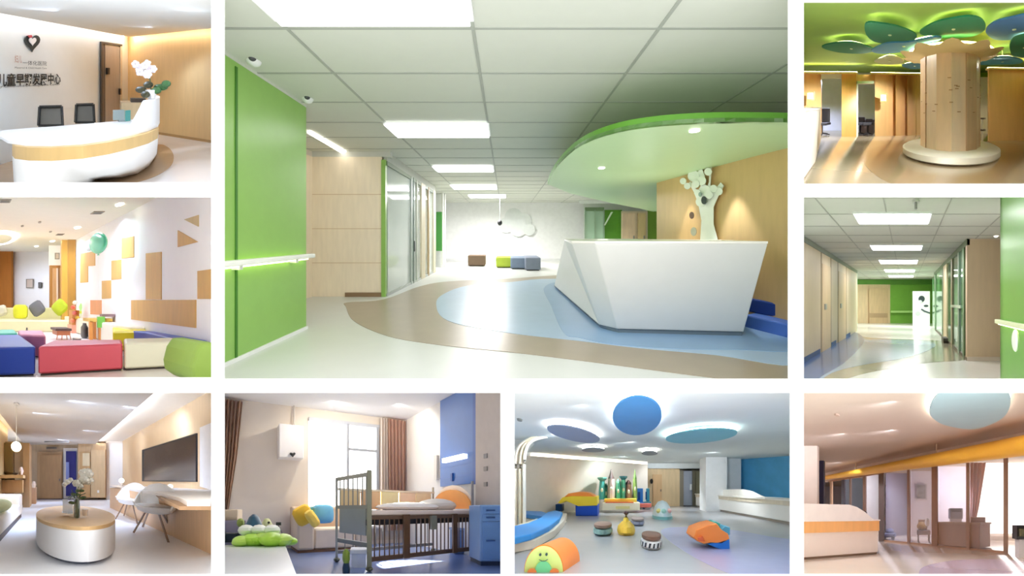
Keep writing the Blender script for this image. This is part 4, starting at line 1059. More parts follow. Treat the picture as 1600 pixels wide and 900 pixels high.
# shell chairs
def shell_chair(px, pyf, y, s, lab, ang):
    c = Vector((R.X(px, y), y, 0))
    t = thing(R, 'shell_chair', lab, 'chair', c, 'white shell chairs at the lounge counter')
    ca, sa = math.cos(ang), math.sin(ang)
    def L(x, d, z): return (c.x + (x * ca - d * sa) * s, c.y + (x * sa + d * ca) * s, z * s)
    rings = []
    for (z, w, dd, off) in ((0.42, 0.20, 0.20, 0), (0.45, 0.27, 0.27, 0.0), (0.55, 0.31, 0.30, 0.01)):
        rings.append([L(w * math.cos(k * math.pi / 12), dd * math.sin(k * math.pi / 12) + off, z) for k in range(24)])
    mb = MB(); mb.loft(rings)
    part(mb, R, 'seat', mat('#f7f3ee', 0.4, 0.01), t, smooth=True)
    mb = MB()   # wrapping back shell, high behind, low at the front
    inner, outer = [], []
    n = 26
    lo, hi, lo2, hi2 = [], [], [], []
    for k in range(n + 1):
        a = math.pi * (-0.15 + 1.3 * k / n)   # behind is +d
        w = 0.31
        hgt = 0.55 + 0.38 * max(0, math.sin(a)) ** 1.1 + 0.05
        lo.append(L(w * math.cos(a), w * math.sin(a), 0.50)); hi.append(L((w + 0.04) * math.cos(a), (w + 0.05) * math.sin(a), hgt))
        lo2.append(L((w - 0.03) * math.cos(a), (w - 0.03) * math.sin(a), 0.50)); hi2.append(L((w + 0.01) * math.cos(a), (w + 0.02) * math.sin(a), hgt))
    for k in range(n):
        mb.loft([[lo[k], lo[k + 1], lo2[k + 1], lo2[k]], [hi[k], hi[k + 1], hi2[k + 1], hi2[k]]])
    part(mb, R, 'backrest', mat('#f8f5f0', 0.4, 0.01), t, smooth=True)
    for a, b in ((-1, -1), (1, -1), (1, 1), (-1, 1)):
        part(MB().tube([L(0.1 * a, 0.1 * b, 0.43), L(0.26 * a, 0.26 * b, 0.0)], 0.017 * s), R, 'leg', wood('#7a5638'), t)
shell_chair(240, 842, 2.45, 0.98, 'nearer white shell chair with brown wooden legs at the counter', -0.9)
shell_chair(203, 815, 3.35, 0.98, 'farther white shell chair partly hidden by the nearer one', -0.9)
for x, y, pw in ((0.4, 3.15, 24), (1.9, 3.4, 20), (-0.6, 3.7, 16), (1.2, 5.0, 18), (0.2, 6.1, 24)):
    spot(R, (x, y, ZL - 0.03), pw, '#fff8f0', 168)
# ================================================================ LOBBY WITH THE WOODEN TREE
R = E
ZE = 2.78
yw = 7.5
struct(MB().box(-6, 8, 1.5, 9.8, -0.04, 0), R, 'floor', mat('#b4a68c', 0.12, 0.02, 3))
struct(MB().box(-6, 8, 1.5, 9.8, ZE, ZE + 0.04), R, 'ceiling', mat('#7a9836', 0.7, 0.02))
ring = smoothline([R.g(px, py) for px, py in [(1349, 243), (1372, 229), (1420, 221.5), (1490, 219.5), (1570, 223), (1625, 233), (1650, 250), (1630, 285), (1560, 300), (1480, 302), (1400, 290), (1358, 265)]], 5, True)
struct(MB().prism([(p.x, p.y) for p in ring], 0.001, 0.005), R, 'floor_inlay', mat('#9d8768', 0.14, 0.03))
ZW = 2.42
WE = wood('#e0b67c', 0.4, 0.05)
def seg(px0, px1, y0_, y1_, nm='wall_back', m=WE, z1=ZW, z0=0):
    p = (R.X(px0, y0_), y0_); q = (R.X(px1, y1_), y1_)
    return struct(MB().wall(p, q, z0, z1, 0.08), R, nm, m)
seg(1235, 1283, 7.3, 7.5)
seg(1315, 1338, 7.4, 7.4, 'wall_pier', wood('#cfa055', 0.4))
seg(1367, 1385, 7.5, 7.6, 'wall_back')
seg(1385, 1440, 7.6, 7.8)
seg(1527, 1545, 8.2, 8.2, 'wall_niche', mat('#fff0d0', 0.6))
seg(1545, 1640, 6.5, 6.7)
seg(1338, 1367, 7.55, 7.55, 'wall_door_header', WE, ZW, 2.05)
seg(1283, 1315, 7.45, 7.45, 'wall_door_header', mat('#cfd7cf', 0.6), ZW, 2.25)
mb = MB()
for px in (1400, 1418, 1432):
    x = R.X(px, 7.72); mb.box(x - 0.006, x + 0.006, 7.55, 7.70, 0, ZW)
struct(mb, R, 'trim_1', mat('#b98645', 0.5))
struct(MB().box(R.X(1235, 9.2), R.X(1440, 9.2), 9.2, 9.25, 0, ZE), R, 'wall_rear', mat('#eef0fa', 0.6))
struct(MB().box(R.X(1440, 9.2), R.X(1660, 9.2), 9.2, 9.25, 0, ZE), R, 'wall_rear_green', mat('#9cc43c', 0.7))
# lit ledge on the walls
for k, (a, b, y1, y2, c) in enumerate(((1235, 1338, 7.2, 7.3, '#fff0a8'), (1360, 1440, 7.4, 7.6, '#ffe9a0'), (1545, 1640, 6.45, 6.6, '#ffdf9a'))):
    p = (R.X(a, y1), y1); q = (R.X(b, y2), y2)
    t = thing(R, 'cove_light', ('glowing yellow ledge light above the doorways of the tree lobby', 'glowing ledge light over the wood wall beside the tree trunk', 'glowing ledge light over the wood wall beyond the slim stand')[k], 'light', (p[0], p[1], ZW))
    part(MB().wall(p, q, ZW, ZW + 0.06, 0.25), R, 'ledge', mat('#e5c888', 0.6), t)
    part(MB().wall((p[0], p[1] + 0.08), (q[0], q[1] + 0.08), ZW + 0.06, ZW + 0.085, 0.05), R, 'strip', glow(c, 22), t)
# sconces
for px, py, y, lab in ((1267, 150, 7.2, 'square lit sconce nearest the white counter of the tree lobby'), (1380.5, 153, 7.35, 'square lit sconce between the dark doorway and the tree trunk')):
    p = R.d(px, py, y)
    t = thing(R, 'wall_sconce', lab, 'lamp', p)
    part(MB().box(p.x - 0.13, p.x + 0.13, y, y + 0.06, p.z - 0.16, p.z + 0.16), R, 'back_plate', mat('#c98f55', 0.5), t)
    part(MB().box(p.x - 0.09, p.x + 0.09, y - 0.06, y, p.z - 0.11, p.z + 0.11), R, 'lamp_shade', glow('#fff8ee', 5), t, bevel=0.01)
# chairs and counters in the openings
p = R.g(1290, 212)
def dark_chair(px, pyt, pyb, y, s, lab):
    x = R.X(px, y); zt = R.z(pyt, y)
    t = thing(R, 'office_chair', lab, 'chair', (x, y, 0))
    m = mat('#2a2a33', 0.6)
    part(MB().box(x - 0.2 * s, x + 0.2 * s, y, y + 0.06, 0.5, zt), R, 'backrest', m, t, bevel=0.03)
    part(MB().box(x - 0.22 * s, x + 0.25 * s, y - 0.4, y, 0.42, 0.52), R, 'seat', m, t, bevel=0.02)
    part(MB().tube([(x, y - 0.2, 0.05), (x, y - 0.2, 0.42)], 0.035), R, 'post', m, t)
    mb = MB()
    for i in range(5): mb.tube([(x, y - 0.2, 0.1), (x + 0.28 * s * math.cos(i * 1.257), y - 0.2 + 0.28 * math.sin(i * 1.257), 0.04)], 0.025)
    part(mb, R, 'star_base', m, t)
dark_chair(1288, 169, 210, 7.9, 1.1, 'black office chair in the white doorway next to the counter')
t = thing(R, 'office_desk', 'dark desk seen through the narrow doorway beside the sconce', 'desk', R.d(1352, 207, 8.2))
a, b = R.d(1340, 188, 8.2), R.d(1366, 206, 8.2)
part(MB().box(a.x, b.x, 8.2, 8.6, a.z - 0.06, a.z), R, 'desk_top', mat('#4e4a55', 0.5), t)
part(MB().box(a.x + 0.05, b.x - 0.05, 8.25, 8.55, 0, a.z - 0.06), R, 'pedestal', mat('#5f5a66', 0.5), t)
dark_chair(1346, 183, 207, 7.95, 0.7, 'dark chair in the narrow doorway before the desk, on its darker side')
dark_chair(1358, 186, 207, 7.9, 0.7, 'dark chair in the narrow doorway closest to the lit sconce')
for px in (1316, 1341): pass
t = thing(R, 'door_frame', 'pale green door frame between pillar and narrow doorway', 'door frame', R.d(1340, 210, 7.5))
part(MB().box(R.X(1337.5, 7.5), R.X(1341, 7.5), 7.42, 7.5, 0, 2.15), R, 'post', mat('#e6edda', 0.5), t)
part(MB().box(R.X(1337.5, 7.5), R.X(1366, 7.5), 7.42, 7.5, 2.05, 2.15), R, 'head', mat('#d5e6c0', 0.5), t)
# counter at the edge
t = thing(R, 'reception_counter', 'white counter wedge at the edge of the tree lobby view', 'counter', R.g(1262, 262))
q0, q1, q2 = R.g(1252, 288), R.g(1274, 256), R.g(1283, 219)
zt = 1.12
part(MB().prism([(q0.x, q0.y), (q1.x, q1.y), (q2.x, q2.y), (q2.x - 1.5, q2.y), (q0.x - 1.0, q0.y)], 0.04, zt, [(R.X(1258, q0.y) - 0.0, q0.y), (R.X(1281, q1.y), q1.y), (R.X(1282.5, q2.y), q2.y), (q2.x - 1.5, q2.y), (q0.x - 1.0, q0.y)]), R, 'body', mat('#f3ece0', 0.35, 0.01), t)
part(MB().prism([(R.X(1258, q0.y) + 0.02, q0.y), (R.X(1282, q1.y), q1.y), (R.X(1283, q2.y), q2.y), (q2.x - 1.5, q2.y), (q0.x - 1.0, q0.y)], zt, zt + 0.03), R, 'countertop', mat('#f8f0dc', 0.35, 0.01), t)
# plinth, trunk, crown
cx, cy, rp = R.X(1483.5, 4.93), 4.93, 1.2
t = thing(R, 'wooden_tree', 'wood-clad tree trunk column on a round white base in the lobby', 'column', (cx, cy, 0))
part(MB().lathe((cx, cy), [(rp - 0.06, 0), (rp, 0.05), (rp, 0.17), (rp - 0.05, 0.2)], 56), R, 'round_base', mat('#f8f4e6', 0.3, 0.01), t, smooth=True)
NT = 14; rt = 0.74
for i in range(NT):
    a0 = 2 * math.pi * i / NT + 0.1; a1 = 2 * math.pi * (i + 1) / NT + 0.1
    am = (a0 + a1) / 2; r_ = rt + 0.012 * (i % 2)
    pts = [(cx + r_ * math.cos(a0), cy + r_ * math.sin(a0)), (cx + r_ * math.cos(a1), cy + r_ * math.sin(a1)),
           (cx + (r_ - 0.06) * math.cos(a1), cy + (r_ - 0.06) * math.sin(a1)), (cx + (r_ - 0.06) * math.cos(a0), cy + (r_ - 0.06) * math.sin(a0))]
    part(MB().prism(pts, 0.2, 2.42), R, 'board', wood(('#e6ccaa', '#ddbf98', '#ead4b4', '#d8b78e')[i % 4], 0.45, 0.08), t)
random.seed(11)
for i in range(24):
    mb = MB()
    a = random.uniform(math.pi, 2 * math.pi); z = random.uniform(1.0, 1.95); r_ = rt + 0.02
    mb.sheet([(cx + r_ * math.cos(a - 0.05), cy + r_ * math.sin(a - 0.05), z), (cx + r_ * math.cos(a + 0.05), cy + r_ * math.sin(a + 0.05), z), (cx + r_ * math.cos(a + 0.05), cy + r_ * math.sin(a + 0.05), z + 0.02), (cx + r_ * math.cos(a - 0.05), cy + r_ * math.sin(a - 0.05), z + 0.02)], (0.001, -0.004, 0))
    part(mb, R, 'bark_mark', mat('#a67c4c', 0.6), t)
crown = []
for k, (r_, z) in enumerate(((rt + 0.0, 2.36), (rt + 0.12, 2.40), (rt + 0.32, 2.44), (rt + 0.46, 2.46))):
    crown.append([(cx + (r_ + (0.03 * k) * math.cos(11 * th)) * math.cos(th), cy + (r_ + (0.03 * k) * math.cos(11 * th)) * math.sin(th), z + 0.012 * k * math.cos(11 * th)) for th in [2 * math.pi * j / 66 for j in range(66)]])
top_in = [[(cx + 0.6 * math.cos(2 * math.pi * j / 66), cy + 0.6 * math.sin(2 * math.pi * j / 66), 2.45) for j in range(66)]]
part(MB().loft(crown + top_in), R, 'crown_flare', mat('#f3dcA0'.lower(), 0.5), t, smooth=True)
tl = t
n = 44; mbr = MB()
for i in range(n):
    a0, a1 = 2 * math.pi * i / n, 2 * math.pi * (i + 1) / n
    f = lambda a, r: (cx + r * math.cos(a), cy + r * math.sin(a))
    mbr.prism([f(a0, 1.0), f(a1, 1.0), f(a1, 1.08), f(a0, 1.08)], 2.48, 2.50)
part(mbr, R, 'crown_light_strip', glow('#ffe896', 9), tl)
# ceiling leaves with their glow
LEAF = []
def leaf(pts, col, lab, z=2.58):
    o = smoothline([R.g(px, py, z) for px, py in pts], 5, True)
    c = sum(o, Vector()) / len(o)
    t = thing(R, 'ceiling_leaf', lab, 'ceiling decoration', (c.x, c.y, z), 'leaf shaped panels hanging under the green ceiling')
    part(MB().prism([(p.x, p.y) for p in o], z, z + 0.03), R, 'panel', mat(col, 0.85, 0.02), t)
    q = [(c + (p - c) * 0.82) for p in o]; q2 = [(c + (p - c) * 0.74) for p in o]
    mb = MB()
    for i in range(len(q)):
        j = (i + 1) % len(q)
        mb.prism([(q[i].x, q[i].y), (q[j].x, q[j].y), (q2[j].x, q2[j].y), (q2[i].x, q2[i].y)], z + 0.05, z + 0.065)
    part(mb, R, 'light_strip', glow('#fdffb0', 8), t)
    part(MB().tube([(c.x, c.y, z + 0.03), (c.x, c.y, ZE)], 0.02), R, 'hanger', mat('#dfe8c8', 0.5), t)
    s = R.g(*LS, z) if False else c
    part(MB().lathe((c.x, c.y), [(0.035, z - 0.01), (0.035, z)], 10), R, 'downlight', mat('#c9e0b0', 0.4), t)
GREEN = '#12704a'; BLUE = '#2f689c'
leaf([(1284, 74), (1305, 67.5), (1335, 67), (1362, 75), (1366, 80), (1345, 84), (1310, 82)], GREEN, 'flat dark green leaf panel farthest toward the counter side')
leaf([(1353, 37), (1380, 37.5), (1410, 44), (1432, 55), (1425, 64), (1395, 69), (1368, 66), (1354, 55)], GREEN, 'green leaf panel hanging between counter side and trunk')
leaf([(1437, 50), (1460, 36), (1490, 29), (1520, 26), (1537, 34), (1538, 48), (1515, 58), (1475, 60), (1448, 57)], '#14784c', 'biggest green leaf panel, straight above the trunk', 2.62)
leaf([(1540, 50), (1552, 36), (1580, 28), (1620, 22), (1640, 40), (1615, 54), (1585, 62), (1555, 62)], BLUE, 'large blue leaf panel at the edge of the tree lobby ceiling', 2.6)
leaf([(1362, 79), (1385, 68), (1420, 66), (1460, 58), (1470, 62), (1440, 74), (1405, 82), (1375, 84)], '#4a90b8', 'blue leaf panel tucked behind the green ones beside the crown', 2.55)
leaf([(1579, 66), (1590, 57), (1620, 55), (1640, 75), (1615, 90), (1585, 88), (1578, 78)], '#1f7f58', 'green leaf panel lowest at the view edge', 2.5)
leaf([(1530, 101), (1548, 92), (1575, 89), (1598, 95), (1590, 100), (1560, 101)], '#2f86a0', 'slim teal leaf panel over the wood wall beyond the trunk', 2.45)
leaf([(1409, 103), (1425, 99), (1445, 100), (1443, 106), (1425, 108)], '#2b6f8c', 'smallest dark teal leaf panel close to the trunk', 2.45)
leaf([(1366, 96), (1385, 88), (1405, 90), (1412, 97), (1395, 101), (1378, 100)], '#a9b08a', 'small grey leaf panel over the wood wall', 2.5)
# stand beside the trunk
x = R.X(1534.5, 5.6)
t = thing(R, 'display_stand', 'slim white stand with two dark rings beside the wooden tree', 'stand', (x, 5.6, 0))
part(MB().tube([(x, 5.6, 0.03), (x, 5.6, R.z(184, 5.6))], 0.035), R, 'pole', mat('#efe8dc', 0.4), t)
part(MB().lathe((x, 5.6), [(0.2, 0), (0.18, 0.03)], 20), R, 'foot', mat('#e5dccb', 0.4), t)
for py in (185, 203): z = R.z(py, 5.6); part(MB().lathe((x, 5.6), [(0.1, z - 0.02), (0.1, z + 0.02)], 14), R, 'ring', mat('#4a4038', 0.4), t)
for x, y, pw in ((-0.9, 3.3, 14), (1.6, 3.2, 12), (-1.4, 5.4, 20), (2.2, 5.2, 18), (0.2, 2.8, 9)):
    spot(R, (x, y, ZE - 0.3), pw, '#fff0d4', 168)
for x, y, pw in ((-1.5, 6.5, 44), (0.2, 6.8, 30), (-2.8, 6.3, 30), (2.7, 5.4, 44)):  # rear fill lamps added to brighten the wood walls
    spot(R, (x, y, ZE - 0.3), pw, '#fff0d8', 120, (0.0 if x < 2 else 0.3, 0.9, -0.8))
spot(R, (0.2, 2.75, 2.35), 16, '#ffffff', 100, (0, 0.9, -0.9))  # added frontal fill, no fixture hangs there
spot(R, (-2.9, 8.3, 2.5), 34, '#f4f4ff', 160)  # added fill that brightens the white doorways
spot(R, (R.X(1535, 7.9), 7.7, 2.3), 6, '#ffe9c0', 160)
# ================================================================ WARD CORRIDOR
R = K
ZK = 2.70
struct(MB().box(-4, 4, 1.2, 12.9, -0.04, 0), R, 'floor', mat('#e7e5df', 0.2, 0.015, 3))
struct(MB().box(-4, 4, 1.2, 12.9, ZK, ZK + 0.04), R, 'ceiling', mat('#c9c8be', 0.8, 0.01))
mb = MB()
for i in range(26): mb.box(-4, 4, 1.5 + 0.45 * i - 0.008, 1.5 + 0.45 * i + 0.008, ZK - 0.006, ZK)
for i in range(-5, 6): mb.box(0.62 + 0.92 * i - 0.009, 0.62 + 0.92 * i + 0.009, 1.2, 12.9, ZK - 0.007, ZK)
struct(mb, R, 'ceiling_grid_trim', mat('#a5a49a', 0.6))
yy = lambda py: R.f * (ZK - R.H - 0.04) / (R.h - py)
for (a, b, pn, pf, pw, lab) in ((1339, 1452, 335.5, 350, 14, 'brightest and nearest light panel of the corridor ceiling'), (1362, 1440, 384.5, 391, 18, 'second light panel along the corridor ceiling'), (1375, 1433, 407, 412.5, 20, 'third light panel along the corridor ceiling'), (1383, 1429, 421.5, 425.5, 34, 'fourth light panel along the corridor ceiling'), (1389, 1427, 430.5, 433.5, 62, 'farthest light panel of the corridor ceiling')):
    yn, yf = yy(pn), yy(pf); ym = (yn + yf) / 2
    xa, xb = R.X(a, ym), R.X(b, ym)
    t = thing(R, 'ceiling_light', lab, 'ceiling light', ((xa + xb) / 2, ym, ZK - 0.04), 'light panels in the corridor ceiling')
    part(MB().box(xa - 0.02, xb + 0.02, yn - 0.02, yf + 0.02, ZK - 0.03, ZK), R, 'frame', mat('#f4f4f4', 0.5), t)
    part(MB().box(xa, xb, yn, yf, ZK - 0.042, ZK - 0.03), R, 'diffuser', glow('#fbfcff', 5), t)
    area(R, ((xa + xb) / 2, ym, ZK - 0.045), (xb - xa) * 0.96, (yf - yn) * 0.9, pw)
c = R.g(1431, 313, ZK)
t = thing(R, 'ceiling_camera', 'small grey fixture hanging from the corridor ceiling before the nearest panel', 'camera', (c.x, c.y, ZK - 0.1))
part(MB().lathe((c.x, c.y), [(0.05, ZK - 0.03), (0.05, ZK)], 14), R, 'plate', mat('#b9b8b0'), t)
part(MB().tube([(c.x, c.y, ZK - 0.03), (c.x, c.y, ZK - 0.12)], 0.02), R, 'stem', mat('#8f8f88'), t)
# left wall with panels and doors
xl = -2.17
y0_, y1_ = 1.3, 8.0
BE = wood('#d2bd9e', 0.5, 0.04)
struct(MB().box(xl - 0.1, xl, y0_, y1_, 0, ZK - 0.12), R, 'wall_left', BE)
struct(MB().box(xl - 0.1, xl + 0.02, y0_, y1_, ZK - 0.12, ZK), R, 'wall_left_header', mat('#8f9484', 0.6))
mb = MB()
def yl(px): return -xl * R.f / (R.cx - px)
for px in (1283, 1298, 1309, 1322): 
    y = yl(px); mb.box(xl, xl + 0.012, y - 0.02, y + 0.02, 0, ZK - 0.12)
struct(mb, R, 'trim_1', mat('#9a8668', 0.6))
mb = MB()
for a, b in ((1256, 1281), (1299, 1306), (1318, 1328)):
    mb.box(xl, xl + 0.015, yl(a), yl(b), 0, 0.12)
struct(mb, R, 'baseboard_left', mat('#31497c', 0.5))
for n_, (a, b, lab) in enumerate(((1284, 1297, ''), (1310, 1321, ''))):
    d_ = tag(MB().box(xl, xl + 0.02, yl(a), yl(b), 0, 2.3).build(R, 'door_%d' % (n_ + 1), wood('#d2b68e', 0.5)), kind='structure')
    ya = yl(a) + 0.1
    part(MB().box(xl + 0.02, xl + 0.05, ya, ya + 0.1, 1.1, 1.25), R, 'door_handle', mat('#8f8c84', 0.3), d_)
struct(MB().box(xl - 2, xl, y1_, y1_ + 0.05, 0, ZK), R, 'wall_side_passage', mat('#cfe0c8', 0.6))
struct(MB().box(R.X(1329, 10.2), R.X(1336, 10.2), 10.2, 10.25, 0, 2.2), R, 'wall_green_strip', mat('#5f9a3a', 0.5))
p = R.g(1332, 512)
solo(MB().box(R.X(1327, 8.6), R.X(1333, 8.6), 8.6, 8.8, 0, 1.0), R, 'wall_cabinet', mat('#e3ece4', 0.5), 'small white cabinet at the end of the panelled corridor wall', 'cabinet')
# far wall
yf = 11.0
struct(MB().box(-5, 4, yf, yf + 0.05, 0, ZK), R, 'wall_far', mat('#7fb549', 0.5))
struct(MB().box(R.X(1337, yf), R.X(1391, yf), yf - 0.02, yf, 0, 2.42), R, 'wall_far_beige', wood('#dcc29c', 0.5))
d_ = tag(MB().box(R.X(1358, yf), R.X(1388, yf), yf - 0.05, yf - 0.02, 0, 2.15).build(R, 'door_3', wood('#d6b890', 0.5)), kind='structure')
part(MB().box(R.X(1359, yf), R.X(1387, yf), yf - 0.055, yf - 0.05, 0.35, 0.62), R, 'kick_plate', mat('#b89a78', 0.4), d_)
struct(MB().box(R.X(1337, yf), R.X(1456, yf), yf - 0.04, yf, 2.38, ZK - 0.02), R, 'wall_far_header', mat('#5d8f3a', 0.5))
t = thing(R, 'handrail', 'pale handrail crossing the far green corridor wall', 'handrail', R.d(1408, 487, yf - 0.1))
a, b = R.d(1392, 485.5, yf - 0.1), R.d(1426, 488.5, yf - 0.1)
part(MB().box(a.x, b.x, yf - 0.12, yf - 0.06, b.z, a.z), R, 'rail', mat('#b9e08a', 0.4), t)
part(MB().box(a.x + 0.2, a.x + 0.25, yf - 0.06, yf, b.z, a.z), R, 'bracket', mat('#dfe8d8', 0.4), t)
part(MB().box(b.x - 0.25, b.x - 0.2, yf - 0.06, yf, b.z, a.z), R, 'bracket', mat('#dfe8d8', 0.4), t)
# white mural board with tree and bird
yb_ = 9.8
a, b = R.d(1426, 455, yb_), R.d(1453, 508, yb_)
t = thing(R, 'mural_board', 'white board with a dark round bird and branch marks at the corridor end', 'mural', ((a.x + b.x) / 2, yb_, 0))
part(MB().box(a.x, b.x, yb_, yb_ + 0.04, 0.0, a.z), R, 'board', mat('#f0f6f0', 0.5), t)
def dots(px, py, rx, ry, c, nm, k):
    q = [R.d(px + rx * math.cos(i * math.pi / 9), py + ry * math.sin(i * math.pi / 9), yb_ - 0.01 * k) for i in range(18)]
    part(MB().sheet(q, (0, 0.008, 0)), R, nm, mat(c, 0.6), t)
dots(1440, 467, 5.0, 5.0, '#2e3a3c', 'bird_body', 1); dots(1438, 471, 2.6, 2.2, '#cfd8d4', 'bird_belly', 2); dots(1447, 478, 3.6, 1.8, '#3f4a4c', 'bird_wing', 1); dots(1434, 490, 4, 3.5, '#c3e0c6', 'leaf_mark', 1)
part(MB().sheet([R.d(*p_, yb_ - 0.01) for p_ in ((1440, 482), (1445, 485), (1453, 488), (1453, 490.5), (1444, 487.5), (1439, 484))], (0, 0.008, 0)), R, 'branch', mat('#49525a', 0.6), t)
# right side: glass bays, beige face, green wall
xr = 1.37
yr = 3.96
yA, yB = yr, R.f * xr / (1461 - 1415)
zg = ZK - 0.14
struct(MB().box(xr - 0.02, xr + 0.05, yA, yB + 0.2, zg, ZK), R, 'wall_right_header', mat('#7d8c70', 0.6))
t = thing(R, 'glass_partition', 'green tinted glass partition along the corridor', 'partition', (xr, 6, 0))
def yx(px): return R.f * xr / (px - 1415)
part(MB().box(xr, xr + 0.015, yx(1508), yx(1489), 0.05, zg), R, 'glass_sheet', glass('#8fb59b', 0.05, 0.6), t)
part(MB().box(xr, xr + 0.015, yx(1480), yx(1457), 0.05, zg), R, 'glass_sheet', glass('#8cc48c', 0.05, 0.6), t)
for px, w, c in ((1508, 0.1, '#6c8a66'), (1500, 0.1, '#a9bda8'), (1489, 0.12, '#b7aa86'), (1480, 0.5, '#e6d7b4'), (1474, 0.1, '#8aa07c'), (1462, 0.12, '#b9d2b0')):
    y = yx(px); part(MB().box(xr - 0.03, xr + 0.03, y, y + w, 0, zg), R, 'post', mat(c, 0.5), t)
part(MB().box(xr - 0.02, xr + 0.02, yA, yB, 0, 0.07), R, 'bottom_rail', mat('#6d6250', 0.5), t)
part(MB().box(xr - 0.07, xr - 0.03, yx(1505), yx(1489), 1.15, 1.22), R, 'rail', mat('#dcebd2', 0.4), t)
struct(MB().box(xr + 1.2, xr + 1.25, yr, 11, 0, ZK), R, 'wall_room_side', mat('#cfe0cc', 0.6))
y = yx(1483)
solo(MB().box(xr - 0.18, xr - 0.03, y, y + 0.3, 0, 0.16), R, 'waste_bin', mat('#3f3a30', 0.5), 'small dark box on the floor by the glass partition', 'bin')
xb0, xb1 = R.X(1511, yr), R.X(1568, yr)
struct(MB().box(xb0, xb1 + 0.4, yr, yr + 0.1, 0, R.z(375, yr)), R, 'wall_beige', BE)
struct(MB().box(xb0, xb1 + 0.4, yr, yr + 0.1, R.z(375, yr), ZK), R, 'wall_beige_header', mat('#d8c4ae', 0.6))
struct(MB().box(xb0, xb1 + 0.4, yr - 0.015, yr, 0, 0.09), R, 'baseboard_beige', mat('#d9cdbf', 0.5))
xg = 1.26; yg = R.f * xg / (1563 - 1415)
struct(MB().box(xg, xg + 0.1, 1.3, yg, 0, ZK), R, 'wall_green', mat('#6aa63c', 0.35, 0.02))
struct(MB().box(xg, xg + 1.6, yg - 0.1, yg, 0, ZK), R, 'wall_green_return', mat('#6aa63c', 0.35, 0.02))
hz = R.z(503, 2.2)
t = thing(R, 'handrail', 'yellowish lit handrail on the near green wall of the corridor', 'handrail', (xg - 0.05, 2.0, hz))
part(MB().box(xg - 0.09, xg - 0.03, 1.4, yg - 0.02, hz - 0.035, hz + 0.02), R, 'rail', mat('#e8ecc4', 0.4), t, bevel=0.01)
part(MB().box(xg - 0.05, xg - 0.03, 1.4, yg - 0.04, hz - 0.05, hz - 0.036), R, 'light_strip', glow('#f6ffb0', 6), t)
for yq in (1.7, 2.2): part(MB().box(xg - 0.04, xg, yq, yq + 0.03, hz - 0.04, hz), R, 'bracket', mat('#e0e0d0', 0.4), t)
p = R.onwall((xg - 0.05, 1), (xg - 0.05, 3), 1594, 532)
solo(MB().ball((xg - 0.1, p.y, p.z), 0.035, 0.04, 0.12, 12, 10), R, 'dispenser', mat('#eef4e8', 0.4), 'white rounded dispenser on the near green wall of the corridor', 'dispenser', smooth=True)
c = R.d(1556.5, 367, 3.8)
solo(MB().ball(c, 0.05, 0.05, 0.05, 12, 8), R, 'wall_lamp', glow('#fffdf4', 6), 'tiny bright lamp at the top of the beige corridor face', 'lamp', smooth=True)
# inlays
def inl(pxs, m, z):
    pts = smoothline([R.g(px, py) for px, py in pxs], 5, True)
    struct(MB().prism([(p_.x, p_.y) for p_ in pts], z - 0.003, z), R, 'floor_inlay', m)
inl([(1240, 620), (1300, 600), (1350, 584), (1400, 575), (1450, 567), (1512, 562), (1506, 552), (1482, 534), (1440, 531), (1380, 529), (1348, 526), (1322, 520), (1290, 540), (1240, 575)], mat('#a39a84', 0.14, 0.03), 0.004)
inl([(1250, 615), (1300, 583), (1350, 570), (1400, 562), (1440, 552), (1462, 540), (1450, 534), (1400, 531), (1345, 530), (1325, 523), (1290, 545), (1240, 575)], mat('#a3b6cf', 0.14, 0.03), 0.007)
inl([(1240, 620), (1285, 588), (1318, 568), (1342, 545), (1350, 530), (1338, 520), (1325, 520), (1290, 540), (1240, 570)], mat('#4f6ca6', 0.16, 0.03), 0.010)
spot(R, (xr + 0.6, 5.5, 2.5), 10, '#f4fff4', 160)
# ================================================================ CHILD'S WARD WITH THE COT
R = G
ZG = 2.9
yC = R.f * (ZG - R.H) / 138.0
C0 = Vector((R.X(632, yC), yC, 0))
dl = Vector((-1156, -480, 0)).normalized(); dr = Vector((200, -480, 0)).normalized()
L0 = C0 + dl * 5.2; R0 = C0 + dr * 4.4
struct(MB().box(-5, 5, 1.5, 7.9, -0.04, 0), R, 'floor', mat('#7890c8', 0.2, 0.02, 3))
struct(MB().box(-5, 5, 1.5, 7.9, ZG, ZG + 0.04), R, 'ceiling', mat('#fbfaf8', 0.7, 0.01))
WC = mat('#e6dccf', 0.6, 0.01)
def oL(px, py): return R.onwall(L0, C0, px, py)
def oR(px, py): return R.onwall(C0, R0, px, py)
# window wall is built around the window opening
a = oL(482, 700); b = oL(592, 700); zt = oL(482, 656).z; z0 = 0.42
struct(MB().wall(L0, a, 0, ZG, 0.1), R, 'wall_left', WC)
struct(MB().wall(b, C0, 0, ZG, 0.1), R, 'wall_left', WC)
struct(MB().wall(a, b, zt, ZG, 0.1), R, 'wall_left', WC)
struct(MB().wall(a, b, 0, z0, 0.1), R, 'wall_left', WC)
struct(MB().wall(L0, C0, 0, 0.08, -0.03), R, 'baseboard_left', mat('#f3e7da', 0.5))
struct(MB().wall(C0, R0, 0, ZG, 0.1), R, 'wall_right', mat('#eeeae4', 0.6, 0.01))
w_ = tag(MB().wall(a, b, z0, zt, 0.12).build(R, 'window_1', glow('#ffffff', 2.6)), kind='structure')
fr = mat('#aeb2b8', 0.4)
part(MB().wall(oL(541, 700), oL(544.5, 700), z0, zt, -0.05), R, 'mullion', fr, w_)
part(MB().wall(oL(587, 700), oL(591, 700), z0, zt, -0.05), R, 'mullion', fr, w_)
part(MB().wall(a, b, zt - 0.02, zt + 0.05, -0.05), R, 'frame', mat('#c9ccd2', 0.4), w_)
